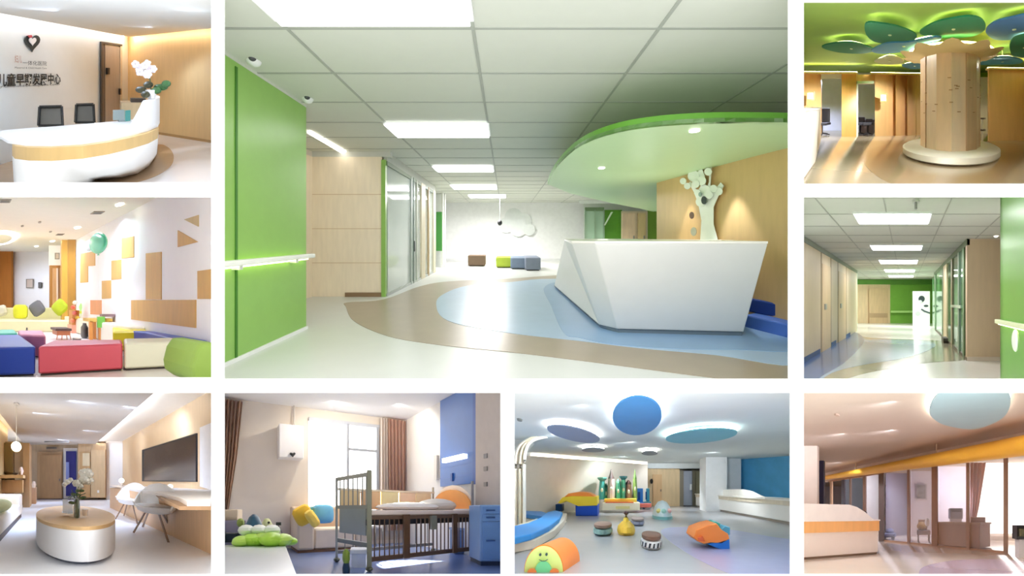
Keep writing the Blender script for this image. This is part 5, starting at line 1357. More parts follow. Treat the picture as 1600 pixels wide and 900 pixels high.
zz = oL(560, 703).z
part(MB().wall(oL(544, 700), oL(588, 700), zz - 0.03, zz + 0.02, -0.05), R, 'transom', fr, w_)
part(MB().wall(oL(544, 700), oL(588, 700), 1.15, 1.19, -0.05), R, 'transom', fr, w_)
part(MB().wall(oL(480, 700), oL(594, 700), z0 - 0.05, z0, -0.16), R, 'window_sill', mat('#f4f0ea', 0.4), w_)
# curtains
def curtain(p0, p1, p0b, p1b, z0, z1, col, lab, folds, nm='curtain', grp='curtains of the ward window'):
    n = folds * 4; rings = []
    for z, (u, v) in ((z1, (p0, p1)), ((z0 + z1) / 2, (p0.lerp(p0b, 0.4), p1.lerp(p1b, 0.4))), (z0, (p0b, p1b))):
        d = (v - u); nn = Vector((-d.y, d.x, 0)).normalized()
        if nn.dot(u) > 0: nn = -nn
        fa = [u + d * (i / n) + nn * (0.10 + 0.035 * math.sin(i * math.pi / 2)) for i in range(n + 1)]
        ba = [u + d * (i / n) + nn * (0.085 + 0.035 * math.sin(i * math.pi / 2)) for i in range(n, -1, -1)]
        rings.append([(q.x, q.y, z) for q in fa + ba])
    return solo(MB().loft(rings), R, nm, sheer(col), lab, 'curtain', grp, smooth=True)
curtain(oL(338, 700), oL(379, 700), oL(338, 700), oL(357, 700), 0.75, ZG - 0.06, '#d6bba8', 'brown curtain gathered to one side at the picture edge of the ward', 7)
curtain(oL(603, 700), oL(630, 700), oL(606, 700), oL(630, 700), 0.3, ZG - 0.04, '#e6c8b6', 'brown curtain hanging in the corner next to the window', 5)
curtain(oL(592, 700), oL(604, 700), oL(592, 700), oL(606, 700), 0.3, ZG - 0.04, '#f4ede6', 'thin white sheer curtain between window and brown curtain', 3)
# wall box
p = [oL(433, 700), oL(470, 700)]
z1, z2 = oL(450, 719).z, oL(450, 669).z
t = thing(R, 'wall_heater', 'white square appliance with a small dark emblem hung beside the window', 'appliance', (p[0] + p[1]) / 2 + Vector((0, 0, z1)))
part(MB().wall(p[0], p[1], z1, z2, -0.3), R, 'casing', mat('#f2efee', 0.4, 0.01), t, bevel=0.015)
nL = Vector((dl.y, -dl.x, 0)); nL = nL if nL.dot(C0) < 0 else -nL
nn = nL * 0.31
A2, B2 = L0 + nn, C0 + nn
def oL2(px, py): return R.onwall(A2, B2, px, py)
q = [oL2(px, py) for px, py in ((452, 709), (454, 707), (457, 708.5), (460, 707), (462, 709), (457.5, 714.5))]
part(MB().wallpoly(A2, B2, q, -0.01), R, 'emblem', mat('#26282c', 0.4), t)
p2 = oL(459, 666)
part(MB().tube([p2 + nL * 0.05, Vector((p2.x, p2.y, ZG)) + nL * 0.05], 0.02), R, 'pipe', mat('#d8d2ca', 0.4), t)
# sofa below the window
s0, s1 = oL(452, 800) , oL(552, 800)
s0 = Vector((s0.x, s0.y, 0)); s1 = Vector((s1.x, s1.y, 0))
t = thing(R, 'sofa', 'cream fabric sofa with wide arms under the ward window', 'sofa', (s0 + s1) / 2 + nL * 0.4)
def slab(u, v, o0, o1, z0, z1): 
    return MB().prism([tuple((u + nL * o0)[:2]), tuple((v + nL * o0)[:2]), tuple((v + nL * o1)[:2]), tuple((u + nL * o1)[:2])], z0, z1)
e = (s1 - s0).normalized()
part(slab(s0, s1, 0.05, 0.25, 0.05, R.z(791, 5.8)), R, 'backrest', mat('#d9c4ac', 0.8), t, bevel=0.04)
part(slab(s0, s0 + e * 0.32, 0.05, 0.85, 0.05, 0.70), R, 'armrest', mat('#dccab4', 0.8), t, bevel=0.04)
part(slab(s1 - e * 0.25, s1, 0.05, 0.8, 0.05, 0.62), R, 'armrest', mat('#dccab4', 0.8), t, bevel=0.04)
part(slab(s0 + e * 0.32, s1 - e * 0.25, 0.25, 0.8, 0.05, 0.44), R, 'seat', mat('#ead9c4', 0.8), t, bevel=0.04)
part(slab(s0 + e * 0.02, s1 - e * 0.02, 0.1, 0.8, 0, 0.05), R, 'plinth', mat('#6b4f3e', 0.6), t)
def cushion(c, w, h, ang, col, lab, tilt=0.1):
    u = e; rings = []
    for k, s_ in ((-0.07, 0.45), (-0.045, 0.85), (0, 1.0), (0.045, 0.85), (0.07, 0.45)):
        ring = []
        for i in range(20):
            a = 2 * math.pi * i / 20; r = 1 / max(abs(math.cos(a)), abs(math.sin(a))) ** 0.7
            x, z = w * r * math.cos(a) * s_, h * r * math.sin(a) * s_
            x, z = x * math.cos(ang) - z * math.sin(ang), x * math.sin(ang) + z * math.cos(ang)
            ring.append(c + u * x + Vector((0, 0, z)) + nL * (k - tilt * z))
        rings.append(ring)
    return solo(MB().loft(rings), R, 'cushion', mat(col, 0.8, 0.05), lab, 'cushion', 'cushions on the ward sofa', smooth=True)
c = R.d(474, 805, 5.35)
cushion(c, 0.17, 0.17, 0.5, '#e3b93a', 'mustard yellow cushion leaning against the sofa arm')
c = R.d(488, 810, 5.25)
cushion(c, 0.09, 0.16, 0.6, '#f0cf62', 'small lighter yellow cushion drooping over the sofa seat')
c = R.d(505, 803, 5.5)
cushion(c, 0.2, 0.17, 0.0, '#6fb6dc', 'sky blue cushion on the ward sofa')
c = R.d(493, 803, 5.75)
cushion(c, 0.12, 0.15, 0.2, '#4f9aa0', 'teal cushion half hidden between the yellow and the blue one', 0.05)
# near white table with toys
tz = 0.30
tt = [R.g(330, 905, tz), R.g(467, 905, tz), R.g(446, 851, tz), R.g(330, 851, tz)]
t = thing(R, 'play_table', 'low white play table in the near corner of the ward', 'table', R.g(380, 897, 0.0))
part(MB().prism([(q.x, q.y) for q in tt], tz - 0.04, tz), R, 'table_top', mat('#eef1f6', 0.35, 0.01), t, bevel=0.012)
part(MB().prism([(q.x * 0.97 - 0.02, q.y) for q in tt], 0.0, tz - 0.04), R, 'body', mat('#e4e6ea', 0.4, 0.01), t)
c = R.g(409, 857, tz)
t = thing(R, 'toy_tray', 'puffy lime green toy tray on the white play table', 'toy', c)
for i, (px, py, r) in enumerate(((378, 848, 0.12), (392, 846, 0.14), (408, 845, 0.15), (424, 844, 0.16), (440, 846, 0.14), (452, 850, 0.09), (372, 846, 0.08), (400, 852, 0.12), (432, 852, 0.12))):
    q = R.d(px, py, 4.15)
    part(MB().ball((q.x, q.y + 0.05 * (i % 3), tz + r * 0.55), r * 1.05, r, r * 0.62, 14, 8), R, 'rim_puff', mat('#b8ea4c' if i % 2 else '#c9f06a', 0.4, 0.03), t, smooth=True)
for px in (385, 405, 425):
    q = R.d(px, 835, 4.3)
    part(MB().ball((q.x, q.y, tz + 0.2), 0.12, 0.1, 0.08, 12, 6), R, 'white_puff', mat('#f6fbf4', 0.4), t, smooth=True)
q = R.d(397, 832, 4.5)
t = thing(R, 'toy_whale', 'dark teal rounded toy standing behind the lime tray', 'toy', (q.x, q.y, tz))
part(MB().lathe((q.x, q.y), [(0.09, tz + 0.01), (0.13, tz + 0.12), (0.12, tz + 0.26), (0.07, tz + 0.38), (0.02, tz + 0.42)], 16), R, 'body', mat('#24506a', 0.4), t, smooth=True)
part(MB().ball((q.x - 0.13, q.y, tz + 0.1), 0.06, 0.05, 0.09), R, 'fin', mat('#1c3a4c', 0.4), t, smooth=True)
def gbox(px0, px1, py0, py1, y, dep): 
    a, b = R.d(px0, py0, y), R.d(px1, py1, y); return MB().box(a.x, b.x, y, y + dep, b.z, a.z)
solo(gbox(347, 371, 796, 813, 4.75, 0.2), R, 'storage_box', mat('#d8c8b2', 0.6), 'beige box behind the toys, topmost by the brown curtain', 'box', bevel=0.01)
t = thing(R, 'side_cabinet', 'grey lilac cabinet behind the lime tray carrying the beige box', 'cabinet', R.g(362, 880))
part(MB().box(R.X(340, 4.7), R.X(384, 4.7), 4.7, 5.0, 0.05, R.z(813, 4.72)), R, 'body', mat('#9b95a8', 0.6), t, bevel=0.01)
part(MB().box(R.X(342, 4.7), R.X(382, 4.7), 4.72, 4.98, 0, 0.05), R, 'plinth', mat('#3a3a48', 0.6), t)
solo(gbox(346, 369, 833, 848, 4.3, 0.15), R, 'toy_block', mat('#1f2c3c', 0.5), 'dark navy block at the edge beside the lime tray', 'toy', bevel=0.015)
q = R.d(376, 817, 4.65)
solo(MB().ball(q, 0.06, 0.05, 0.07, 10, 6), R, 'toy_ball', mat('#8ea24a', 0.6), 'small olive green toy between beige box and teal toy', 'toy', smooth=True)
q = R.d(417, 822, 4.9)
t = thing(R, 'toy_figure', 'pale green toy behind the lime tray next to the teal one', 'toy', q)
part(MB().lathe((q.x, q.y), [(0.1, q.z - 0.2), (0.1, q.z), (0.05, q.z + 0.1), (0.03, q.z + 0.12)], 12), R, 'body', mat('#c8cf9a', 0.6), t, smooth=True)
part(MB().ball((q.x + 0.05, q.y - 0.06, q.z + 0.06), 0.02), R, 'eye', mat('#3c3c30'), t)
q = R.d(434, 819, 5.0)
t = thing(R, 'wall_socket', 'small black plug on the pale wall beside the sofa arm', 'socket', q)
part(MB().box(q.x - 0.03, q.x + 0.05, q.y, q.y + 0.03, q.z - 0.02, q.z + 0.03), R, 'plug', mat('#22242a'), t)
part(MB().tube([q, q + Vector((0.06, 0, -0.12)), q + Vector((0.1, 0, -0.25))], 0.006), R, 'cord', mat('#44464c'), t)
# cot
P1 = R.g(577, 893); P0 = R.g(526, 878); P2 = R.g(738, 872); P3 = P0 + P2 - P1
ef = (P2 - P1).normalized(); es = (P0 - P1).normalized()
t = thing(R, 'cot', 'tall hospital cot with brown side bars, grey footboard and rounded orange headboard', 'cot', (P1 + P3) / 2)
CG = mat('#8b8a76', 0.45, 0.02); CB = mat('#6f5540', 0.5, 0.04)
def post(p, z, r, m, nm='post'): part(MB().box(p.x - r, p.x + r, p.y - r, p.y + r, 0.05, z), R, nm, m, t, bevel=0.01)
post(P1, 1.29, 0.032, CG); post(P0, 1.27, 0.018, mat('#a09e94', 0.4)); post(P2, 1.25, 0.02, mat('#9c9aa0', 0.4)); post(P3, 1.2, 0.018, mat('#b8b0a0', 0.4))
for p in (P0, P1, P2, P3): 
    part(MB().ball((p.x, p.y, 0.035), 0.05, 0.05, 0.035, 12, 6), R, 'caster', mat('#5a5a48', 0.4), t, smooth=True)
def rail(u, v, z0, z1, w, m, nm): part(MB().wall(u, v, z0, z1, w), R, nm, m, t)
rail(P0, P1, 1.22, 1.27, 0.03, mat('#a3a094', 0.4), 'footboard_rail'); rail(P0, P1, 0.80, 0.85, 0.03, mat('#8d8c80', 0.4), 'footboard_rail')
for k in (0.12, 0.26, 0.40, 0.54, 0.68, 0.82, 0.92):
    q = P0.lerp(P1, k); part(MB().box(q.x - 0.008, q.x + 0.008, q.y - 0.008, q.y + 0.008, 0.85, 1.22), R, 'footboard_bar', mat('#93928a', 0.4), t)
rail(P0.lerp(P1, 0.1), P0.lerp(P1, 0.9), 0.45, 0.80, 0.03, mat('#8f9490', 0.35), 'footboard_panel')
rail(P0, P1, 0.30, 0.36, 0.03, mat('#75756c', 0.4), 'footboard_rail')
rail(P1, P2, 0.66, 0.71, 0.04, CB, 'side_rail'); rail(P1, P2, 0.12, 0.18, 0.04, CB, 'side_rail')
rail(P1 + es * 0.05, P2 + es * 0.05, 0.585, 0.66, 0.03, mat('#2f2a26', 0.5), 'shade_gap_strip')  # dark strip painted in for the shaded gap under the mattress
n = 25
for i in range(1, n):
    k = i / n
    if abs(k - 0.33) < 0.05 or abs(k - 0.78) < 0.04: continue
    q = P1.lerp(P2, k); part(MB().box(q.x - 0.008, q.x + 0.008, q.y - 0.008, q.y + 0.008, 0.18, 0.66), R, 'side_bar', CB, t)
for k, w in ((0.30, 0.055), (0.785, 0.05)):
    q = P1.lerp(P2, k); qe = ef * w
    rail(q - qe, q + qe, 0.12, 0.72, -0.03, mat('#6b4c30', 0.5, 0.05), 'side_panel')
q = P1.lerp(P2, 0.55); rail(q - ef * 0.05, q + ef * 0.05, 0.5, 0.70, -0.05, CG, 'latch')
n2 = 14
for i in range(1, n2):
    q = P0.lerp(P3, i / n2); part(MB().box(q.x - 0.007, q.x + 0.007, q.y - 0.007, q.y + 0.007, 0.18, 0.62), R, 'rear_bar', mat('#8a8478', 0.4), t)
rail(P0, P3, 0.12, 0.17, 0.03, mat('#8a8478', 0.4), 'rear_rail')
def quad(o0, o1, s0_, s1_, z0, z1): 
    a_ = P1 + ef * o0 + es * s0_; b_ = P1 + ef * o1 + es * s0_; c_ = P1 + ef * o1 + es * s1_; d_ = P1 + ef * o0 + es * s1_
    return MB().prism([tuple(v[:2]) for v in (a_, b_, c_, d_)], z0, z1)
Lc = (P2 - P1).length; Wc = (P0 - P1).length
part(quad(0.04, Lc - 0.04, 0.02, Wc - 0.03, 0.71, 0.78), R, 'mattress', mat('#f6e6dc', 0.7, 0.02), t, bevel=0.015)
# padded far side
tb = t
for i, c_ in enumerate(('#f2dfb0', '#e9c9a0', '#f6efc0', '#f7dfc4', '#fbeecb')):
    a_ = P0.lerp(P3, 0.02 + 0.19 * i); b_ = P0.lerp(P3, 0.02 + 0.19 * (i + 1) - 0.01)
    part(MB().wall(a_, b_, 0.79, 1.08, -0.04), R, 'bumper_pad', mat(c_, 0.8, 0.05), tb, bevel=0.012)
part(MB().wall(P0, P3, 1.08, 1.11, -0.04), R, 'bumper_piping', mat('#f4ead2', 0.6), tb)
def onbed(k, s_, z): return P1 + ef * (Lc * k) + es * (Wc * s_) + Vector((0, 0, z))
c = onbed(0.80, 0.45, 0.85)
solo(MB().ball(c, 0.33, 0.16, 0.12, 16, 8), R, 'pillow', mat('#dcdad8', 0.8), 'grey white pillow at the head of the cot', 'pillow', smooth=True)
c = onbed(0.5, 0.5, 0.83)
solo(MB().ball(c, 0.5, 0.2, 0.07, 16, 8), R, 'blanket', mat('#fdfbfb', 0.8), 'rumpled white blanket on the cot mattress', 'blanket', smooth=True)
t = tb
hp = []
for i in range(15):
    a_ = math.pi * i / 14
    q = P2.lerp(P3, 0.5 - 0.5 * math.cos(a_)); hp.append(Vector((q.x, q.y, 0.8 + 0.33 * math.sin(a_))))
part(MB().loft([hp, [v - ef * 0.03 for v in hp]]), R, 'headboard', mat('#f5b26a', 0.5), t)
hp2 = [Vector((v.x, v.y, 0.8 + (v.z - 0.8) * 1.25)) + ef * 0.02 for v in hp]
part(MB().loft([hp2, [v + ef * 0.02 for v in hp2]]), R, 'headboard_border', mat('#fdf6ec', 0.5), t)
# wall panel in blue
def rp(px0, px1, z0, z1, t_, m, nm, par=None, **k):
    mb = MB().wall(oR(px0, 700), oR(px1, 700), z0, z1, -t_)
    return part(mb, R, nm, m, par, **k)
t = thing(R, 'wall_panel', 'tall glossy blue wall panel with a white lamp above the cot head', 'wall panel', oR(715, 760))
zb = oR(715, 758).z
rp(691, 747, zb, ZG - 0.01, 0.05, mat('#2c66b4', 0.35, 0.03), 'board', t)
rp(743, 748, zb - 0.02, ZG - 0.01, 0.06, mat('#2757a8', 0.4), 'edge', t)
for py in (712, 728, 745):
    z = oR(715, py).z; rp(691, 744, z - 0.005, z + 0.005, 0.056, mat('#2f68bb', 0.4), 'seam', t)
z = oR(716, 717).z
rp(700, 734, z - 0.04, z + 0.04, 0.14, glow('#ffffff', 1.3), 'bed_lamp', t)
rp(709, 712, oR(710, 752).z, oR(710, 740).z, 0.08, mat('#1c4c9c', 0.4), 'hook', t)
struct(MB().wall(oR(749, 700), oR(800, 700), 0, ZG, -0.08), R, 'wall_pier', mat('#cfc4bc', 0.6))
for k, py in enumerate((713, 733, 757)):
    q = oR(765, py)
    solo(MB().wall(oR(763, 700), oR(768, 700), q.z - 0.035, q.z + 0.035, -0.10), R, 'wall_socket', mat('#8e8a88', 0.4), ('topmost of the three sockets on the grey pier', 'middle one of the three sockets on the grey pier', 'lowest of the three sockets on the grey pier')[k], 'socket', 'sockets on the pier by the cot')
q = oR(684, 720)
solo(MB().wall(oR(682, 700), oR(686, 700), oR(684, 750).z, oR(684, 712).z, -0.06), R, 'wall_rail', mat('#d9d5cc', 0.4), 'pale vertical rail on the wall beside the blue panel', 'rail')
# bedside cabinet
t = thing(R, 'bedside_cabinet', 'light blue bedside cabinet beside the cot head', 'cabinet', R.g(765, 884))
yb_ = 4.3; xa, xb = R.X(750, yb_), R.X(800, yb_)
zt_ = R.z(789, yb_)
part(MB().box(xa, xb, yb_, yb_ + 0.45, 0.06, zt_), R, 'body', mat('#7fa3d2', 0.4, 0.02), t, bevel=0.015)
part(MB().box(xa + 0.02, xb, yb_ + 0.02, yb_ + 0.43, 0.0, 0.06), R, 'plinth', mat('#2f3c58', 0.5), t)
for z0_, z1_, nm in ((zt_ - 0.12, zt_ - 0.03, 'drawer'), (zt_ - 0.22, zt_ - 0.13, 'drawer'), (0.1, zt_ - 0.24, 'door')):
    o_ = part(MB().box(xa + 0.03, xb - 0.02, yb_ - 0.015, yb_, z0_, z1_), R, nm, mat('#6f97cc', 0.4), t)
    part(MB().box(xa + 0.08, xa + 0.2, yb_ - 0.03, yb_ - 0.015, (z0_ + z1_) / 2 - 0.01, (z0_ + z1_) / 2 + 0.01), R, 'handle', mat('#34558c', 0.4), o_)
# small things under and by the cot
t = thing(R, 'step_stool', 'white stool standing by the foot of the cot', 'stool', R.g(560, 890))
yq = 4.15
part(MB().box(R.X(547, yq), R.X(574, yq), yq, yq + 0.3, R.z(866, yq), R.z(859, yq)), R, 'seat', mat('#f2f4f6', 0.4), t, bevel=0.01)
part(MB().box(R.X(549, yq), R.X(572, yq), yq + 0.03, yq + 0.27, 0, R.z(866, yq)), R, 'body', mat('#e8ebf0', 0.4), t)
q = R.g(541, 896)
t = thing(R, 'toy_bottle', 'green toy bottle with a dark base on the blue floor before the stool', 'toy', q)
part(MB().lathe((q.x, q.y), [(0.045, 0), (0.05, 0.06), (0.035, 0.13)], 12), R, 'base', mat('#2c4258', 0.4), t, smooth=True)
part(MB().lathe((q.x, q.y), [(0.035, 0.13), (0.05, 0.18), (0.045, 0.26), (0.02, 0.3)], 12), R, 'body', mat('#7f9636', 0.4), t, smooth=True)
q = R.g(720, 872)
t = thing(R, 'grey_bin', 'blue grey bin standing under the head end of the cot', 'bin', R.g(725, 868))
c = R.g(724, 868)
part(MB().box(c.x - 0.12, c.x + 0.16, c.y + 0.15, c.y + 0.4, 0, 0.42), R, 'body', mat('#6d86ac', 0.5), t, bevel=0.02)
part(MB().box(c.x - 0.13, c.x + 0.17, c.y + 0.14, c.y + 0.41, 0.42, 0.46), R, 'lid', mat('#8fa6c8', 0.5), t)
# spot added inside the window makes the sun patch; two added ceiling fill lamps
w0 = oL(535, 690) + nL * 0.15
aimp = R.g(672, 890) - w0
wv = (R.w(R.g(665, 884)) - R.w(w0))
spot(R, w0, 3000, '#fff6e4', 18, tuple(wv), 0.02, 0.15)
spot(R, (0.7, 6.1, ZG - 0.03), 12, '#fffdf8', 168)
spot(R, (-0.6, 5.9, ZG - 0.05), 16, '#fffaf2', 168)
# ================================================================ INDOOR PLAYGROUND
R = P
ZP = 2.9
struct(MB().box(-8, 14, 1.2, 15.8, -0.04, 0), R, 'floor', mat('#adaeb0', 0.25, 0.015, 3))
struct(MB().box(-8, 14, 1.2, 15.8, ZP, ZP + 0.04), R, 'ceiling', mat('#e3e8e6', 0.7, 0.01))
W0 = Vector((R.X(825, 7.1), 7.1, 0)); W1 = Vector((R.X(1012, 9.85), 9.85, 0)); Wl = W0 + (W0 - W1) * 0.5
struct(MB().wall(Wl, W1, 0, ZP - 0.15, 0.06), R, 'wall_left', mat('#ece2d2', 0.55, 0.02))
struct(MB().wall(Wl, W1, ZP - 0.15, ZP, 0.3), R, 'wall_left_header', mat('#f2f1ec', 0.6))
def oP(px, py): return R.onwall(Wl, W1, px, py)
t = thing(R, 'cove_light', 'bright light strip along the top of the beige playground wall', 'light', oP(920, 720))
part(MB().wall(oP(830, 720), oP(1011, 720), ZP - 0.19, ZP - 0.15, -0.05), R, 'ledge', mat('#f3ead8'), t)
part(MB().wall(oP(830, 720), oP(1011, 720), ZP - 0.15, ZP - 0.13, -0.04), R, 'strip', glow('#fff3dc', 7), t)
y1 = 10.4
struct(MB().box(R.X(1008, y1), R.X(1062, y1), y1, y1 + 0.1, 0, 2.55), R, 'wall_wood', wood('#e2c79c', 0.5))
struct(MB().box(R.X(1004, y1), R.X(1110, y1), y1 - 0.1, y1 + 0.2, 2.55, ZP), R, 'wall_wood_header', mat('#dfe3e0', 0.6))
d_ = tag(MB().box(R.X(1020, y1), R.X(1034, y1), y1 - 0.03, y1, 0, 2.15).build(R, 'door_1', wood('#dcb586')), kind='structure')
part(MB().box(R.X(1031.5, y1), R.X(1033, y1), y1 - 0.08, y1 - 0.03, 1.0, 1.15), R, 'door_handle', mat('#8b7a66', 0.4), d_)
solo(MB().ball(R.d(1018, 752, y1 - 0.12), 0.1, 0.06, 0.17, 12, 8), R, 'wall_lamp', mat('#2c2622', 0.5), 'small dark lamp on the wood wall next to the playground door', 'lamp', smooth=True)
struct(MB().box(R.X(1062, y1 + 1), R.X(1110, y1 + 1), y1 + 1.0, y1 + 1.1, 0, ZP), R, 'wall_passage', mat('#a39a86', 0.6))
t = thing(R, 'door_2', None, None, R.g(1080, 790)); tag(t, kind='structure')
part(MB().box(R.X(1062, y1), R.X(1068, y1), y1, y1 + 0.08, 0, 2.45), R, 'frame', mat('#8d8474', 0.5), t)
part(MB().box(R.X(1068, y1), R.X(1082, y1), y1 + 0.05, y1 + 0.09, 0.05, 2.4), R, 'glass_leaf', mat('#aab0bc', 0.15), t)
part(MB().box(R.X(1082, y1), R.X(1086, y1), y1, y1 + 0.08, 0, 2.45), R, 'frame', mat('#75705e', 0.5), t)
part(MB().box(R.X(1078, y1), R.X(1081, y1), y1 - 0.02, y1 + 0.05, 1.1, 1.5), R, 'notice', mat('#f2f2ee', 0.5), t)
part(MB().box(R.X(1086, y1), R.X(1103, y1), y1 + 0.05, y1 + 0.09, 0, 2.4), R, 'side_panel', mat('#8f8b70', 0.5), t)
# column and blue wall
yc = 8.2
struct(MB().box(R.X(1103, yc), R.X(1136, yc), yc, yc + 0.6, 0, ZP), R, 'wall_column', mat('#f1f2f2', 0.6))
struct(MB().box(R.X(1136, yc + 0.4), R.X(1158, yc + 0.4), yc + 0.4, yc + 1, 0, ZP), R, 'wall_column', mat('#eef0f0', 0.6))
b0 = (R.X(1156, 8.9), 8.9); b1 = (R.X(1250, 7.7), 7.7)
struct(MB().wall(b0, b1, 0, ZP, 0.08), R, 'wall_blue', mat('#62b2de', 0.5, 0.1, 3))
# reception counter
c0, c1 = R.g(1086, 792), R.g(1245, 823)
t = thing(R, 'reception_counter', 'long white reception counter with a beige band in the playground', 'counter', (c0 + c1) / 2)
dd = (c1 - c0).normalized(); nb = Vector((-dd.y, dd.x, 0)); nb = nb if nb.y > 0 else -nb
def slab2(o0, o1, b_, f_, z0, z1):
    a = c0 + dd * o0; b = c0 + dd * o1
    return MB().prism([tuple((a + nb * f_)[:2]), tuple((b + nb * f_)[:2]), tuple((b + nb * b_)[:2]), tuple((a + nb * b_)[:2])], z0, z1)
LL = (c1 - c0).length
part(slab2(0.05, LL, 0.9, 0.12, 0.0, 0.1), R, 'plinth', mat('#9a8f84', 0.6), t)
part(slab2(0, LL, 0.95, 0.05, 0.1, 0.66), R, 'body', mat('#f4f1ea', 0.4, 0.01), t, bevel=0.02)
part(slab2(0, LL, 0.97, 0.02, 0.66, 0.82), R, 'beige_band', wood('#d9ccb4', 0.5), t)
part(slab2(-0.03, LL, 1.0, -0.02, 0.82, 0.87), R, 'worktop', mat('#efe9de', 0.4), t)
prof = [(0.9, 0.87), (1.1, 1.02), (1.7, 1.16), (3.0, 1.2), (3.4, 1.12), (3.75, 0.95), (4.0, 0.87)]
q = [c0 + dd * o + nb * 0.25 + Vector((0, 0, z)) for o, z in prof]
part(MB().loft([q, [v + nb * 0.08 for v in q]]), R, 'raised_screen', mat('#f7f3ea', 0.4), t)
# ceiling discs
def ell(cx, cy, rx, ry, z, rot=0.0, k=1.0, n=36):
    out = []
    for i in range(n):
        a = 2 * math.pi * i / n; x = rx * math.cos(a); y = ry * math.sin(a)
        out.append(R.g(cx + x * math.cos(rot) - y * math.sin(rot), cy + x * math.sin(rot) + y * math.cos(rot), z))
    c = sum(out, Vector()) / n
    return [c + (p_ - c) * k for p_ in out], c
def cdisc2(cx, cy, rx, ry, rot, col, lab, z=2.74):
    o, c = ell(cx, cy, rx, ry, z, rot)
    t = thing(R, 'ceiling_disc', lab, 'ceiling disc', (c.x, c.y, z), 'coloured discs with halo light under the playground ceiling')
    part(MB().prism([(v.x, v.y) for v in o], z, z + 0.03), R, 'panel', mat(col, 0.5, 0.03), t)
    o1, _ = ell(cx, cy, rx, ry, z, rot, 0.93); o2, _ = ell(cx, cy, rx, ry, z, rot, 0.88)
    mb = MB()
    for i in range(len(o1)):
        j = (i + 1) % len(o1)
        mb.prism([tuple(o1[i][:2]), tuple(o1[j][:2]), tuple(o2[j][:2]), tuple(o2[i][:2])], z + 0.05, z + 0.07)
    part(mb, R, 'halo_strip', glow('#fff8ea', 22), t)
    part(MB().tube([(c.x, c.y, z + 0.03), (c.x, c.y, ZP)], 0.03), R, 'hanger', mat('#e6e6e6'), t)
cdisc2(995.5, 650, 38.5, 30, -0.1, '#3f8ccc', 'large round blue ceiling disc, nearest of the five')
cdisc2(896, 678.5, 42, 10.5, 0.22, '#8c98b4', 'long grey lilac ceiling disc over the beige wall')
cdisc2(1096, 681.5, 56, 10.5, -0.09, '#74bfcd', 'long turquoise ceiling disc over the reception counter')
cdisc2(927, 703.5, 18, 3.2, 0, '#8a8f98', 'small grey ceiling disc over the toy town')
cdisc2(1015, 708.5, 12.5, 3.2, 0, '#7f858f', 'smallest grey ceiling disc near the wood wall')
c = R.g(812, 655, ZP)
solo(MB().lathe((c.x, c.y), [(0.05, ZP - 0.04), (0.06, ZP - 0.002)], 14), R, 'ceiling_sensor', mat('#7a807c'), 'small grey sensor on the playground ceiling near the arches', 'sensor')
# pipes / arches at the side
t = thing(R, 'climbing_arch', 'cream ribbed arch rising from the floor at the edge of the playground', 'play arch', R.g(815, 818))
for i, (dx, c_) in enumerate(((0, '#efe6d2'), (7, '#e4d7bd'), (13, '#f3ecdc'))):
    ptsx = [(806 + dx, 822), (806 + dx, 770), (806 + dx, 725), (811 + dx * 0.9, 700), (824 + dx * 0.7, 688), (848 + dx * 0.5, 678 + i * 2)]
    q = smoothline([R.d(px, py, 4.9) for px, py in ptsx], 5)
    part(MB().tube(q, 0.055), R, 'rib', mat(c_, 0.5), t, smooth=True)
hd = [R.d(px, py, 5.2) for px, py in ((798, 652), (838, 655), (862, 664), (864, 672), (846, 676), (826, 684), (812, 700), (798, 720))]
solo(MB().sheet(hd, (0, 0.5, 0)), R, 'ceiling_hood', mat('#e9ebe4', 0.6), 'pale hood shape joining the cream arch to the ceiling', 'hood')
# blue track
def strip3(pts, z0, z1, m, nm, par, bev=0.0): 
    q = [R.g(px, py, z1) for px, py in pts]
    part(MB().prism([(v.x, v.y) for v in q], z0, z1), R, nm, m, par, bevel=bev)
t = thing(R, 'slide_track', 'curved bright blue soft track on a cream base at the playground edge', 'play track', R.g(840, 830))
strip3([(796, 842), (830, 834), (858, 822), (874, 810), (879, 800), (868, 797), (855, 800), (845, 808), (825, 817), (796, 823)], 0.2, 0.34, mat('#2f8fd6', 0.5, 0.02), 'blue_mat', t, 0.03)
strip3([(796, 850), (835, 843), (866, 828), (882, 812), (886, 802), (872, 800), (850, 806), (796, 824)], 0.0, 0.2, mat('#e9dcc4', 0.6, 0.02), 'base', t, 0.02)
t = thing(R, 'slide_track', 'short blue branch joining the curved soft track by the beige wall', 'play track', R.g(835, 805))
strip3([(820, 798), (846, 799), (858, 803), (848, 807), (820, 803)], 0.16, 0.3, mat('#2f7fc0', 0.5, 0.02), 'blue_mat', t)
strip3([(820, 803), (852, 805), (858, 811), (820, 812)], 0.0, 0.14, mat('#dfd0b4', 0.6, 0.02), 'base', t)
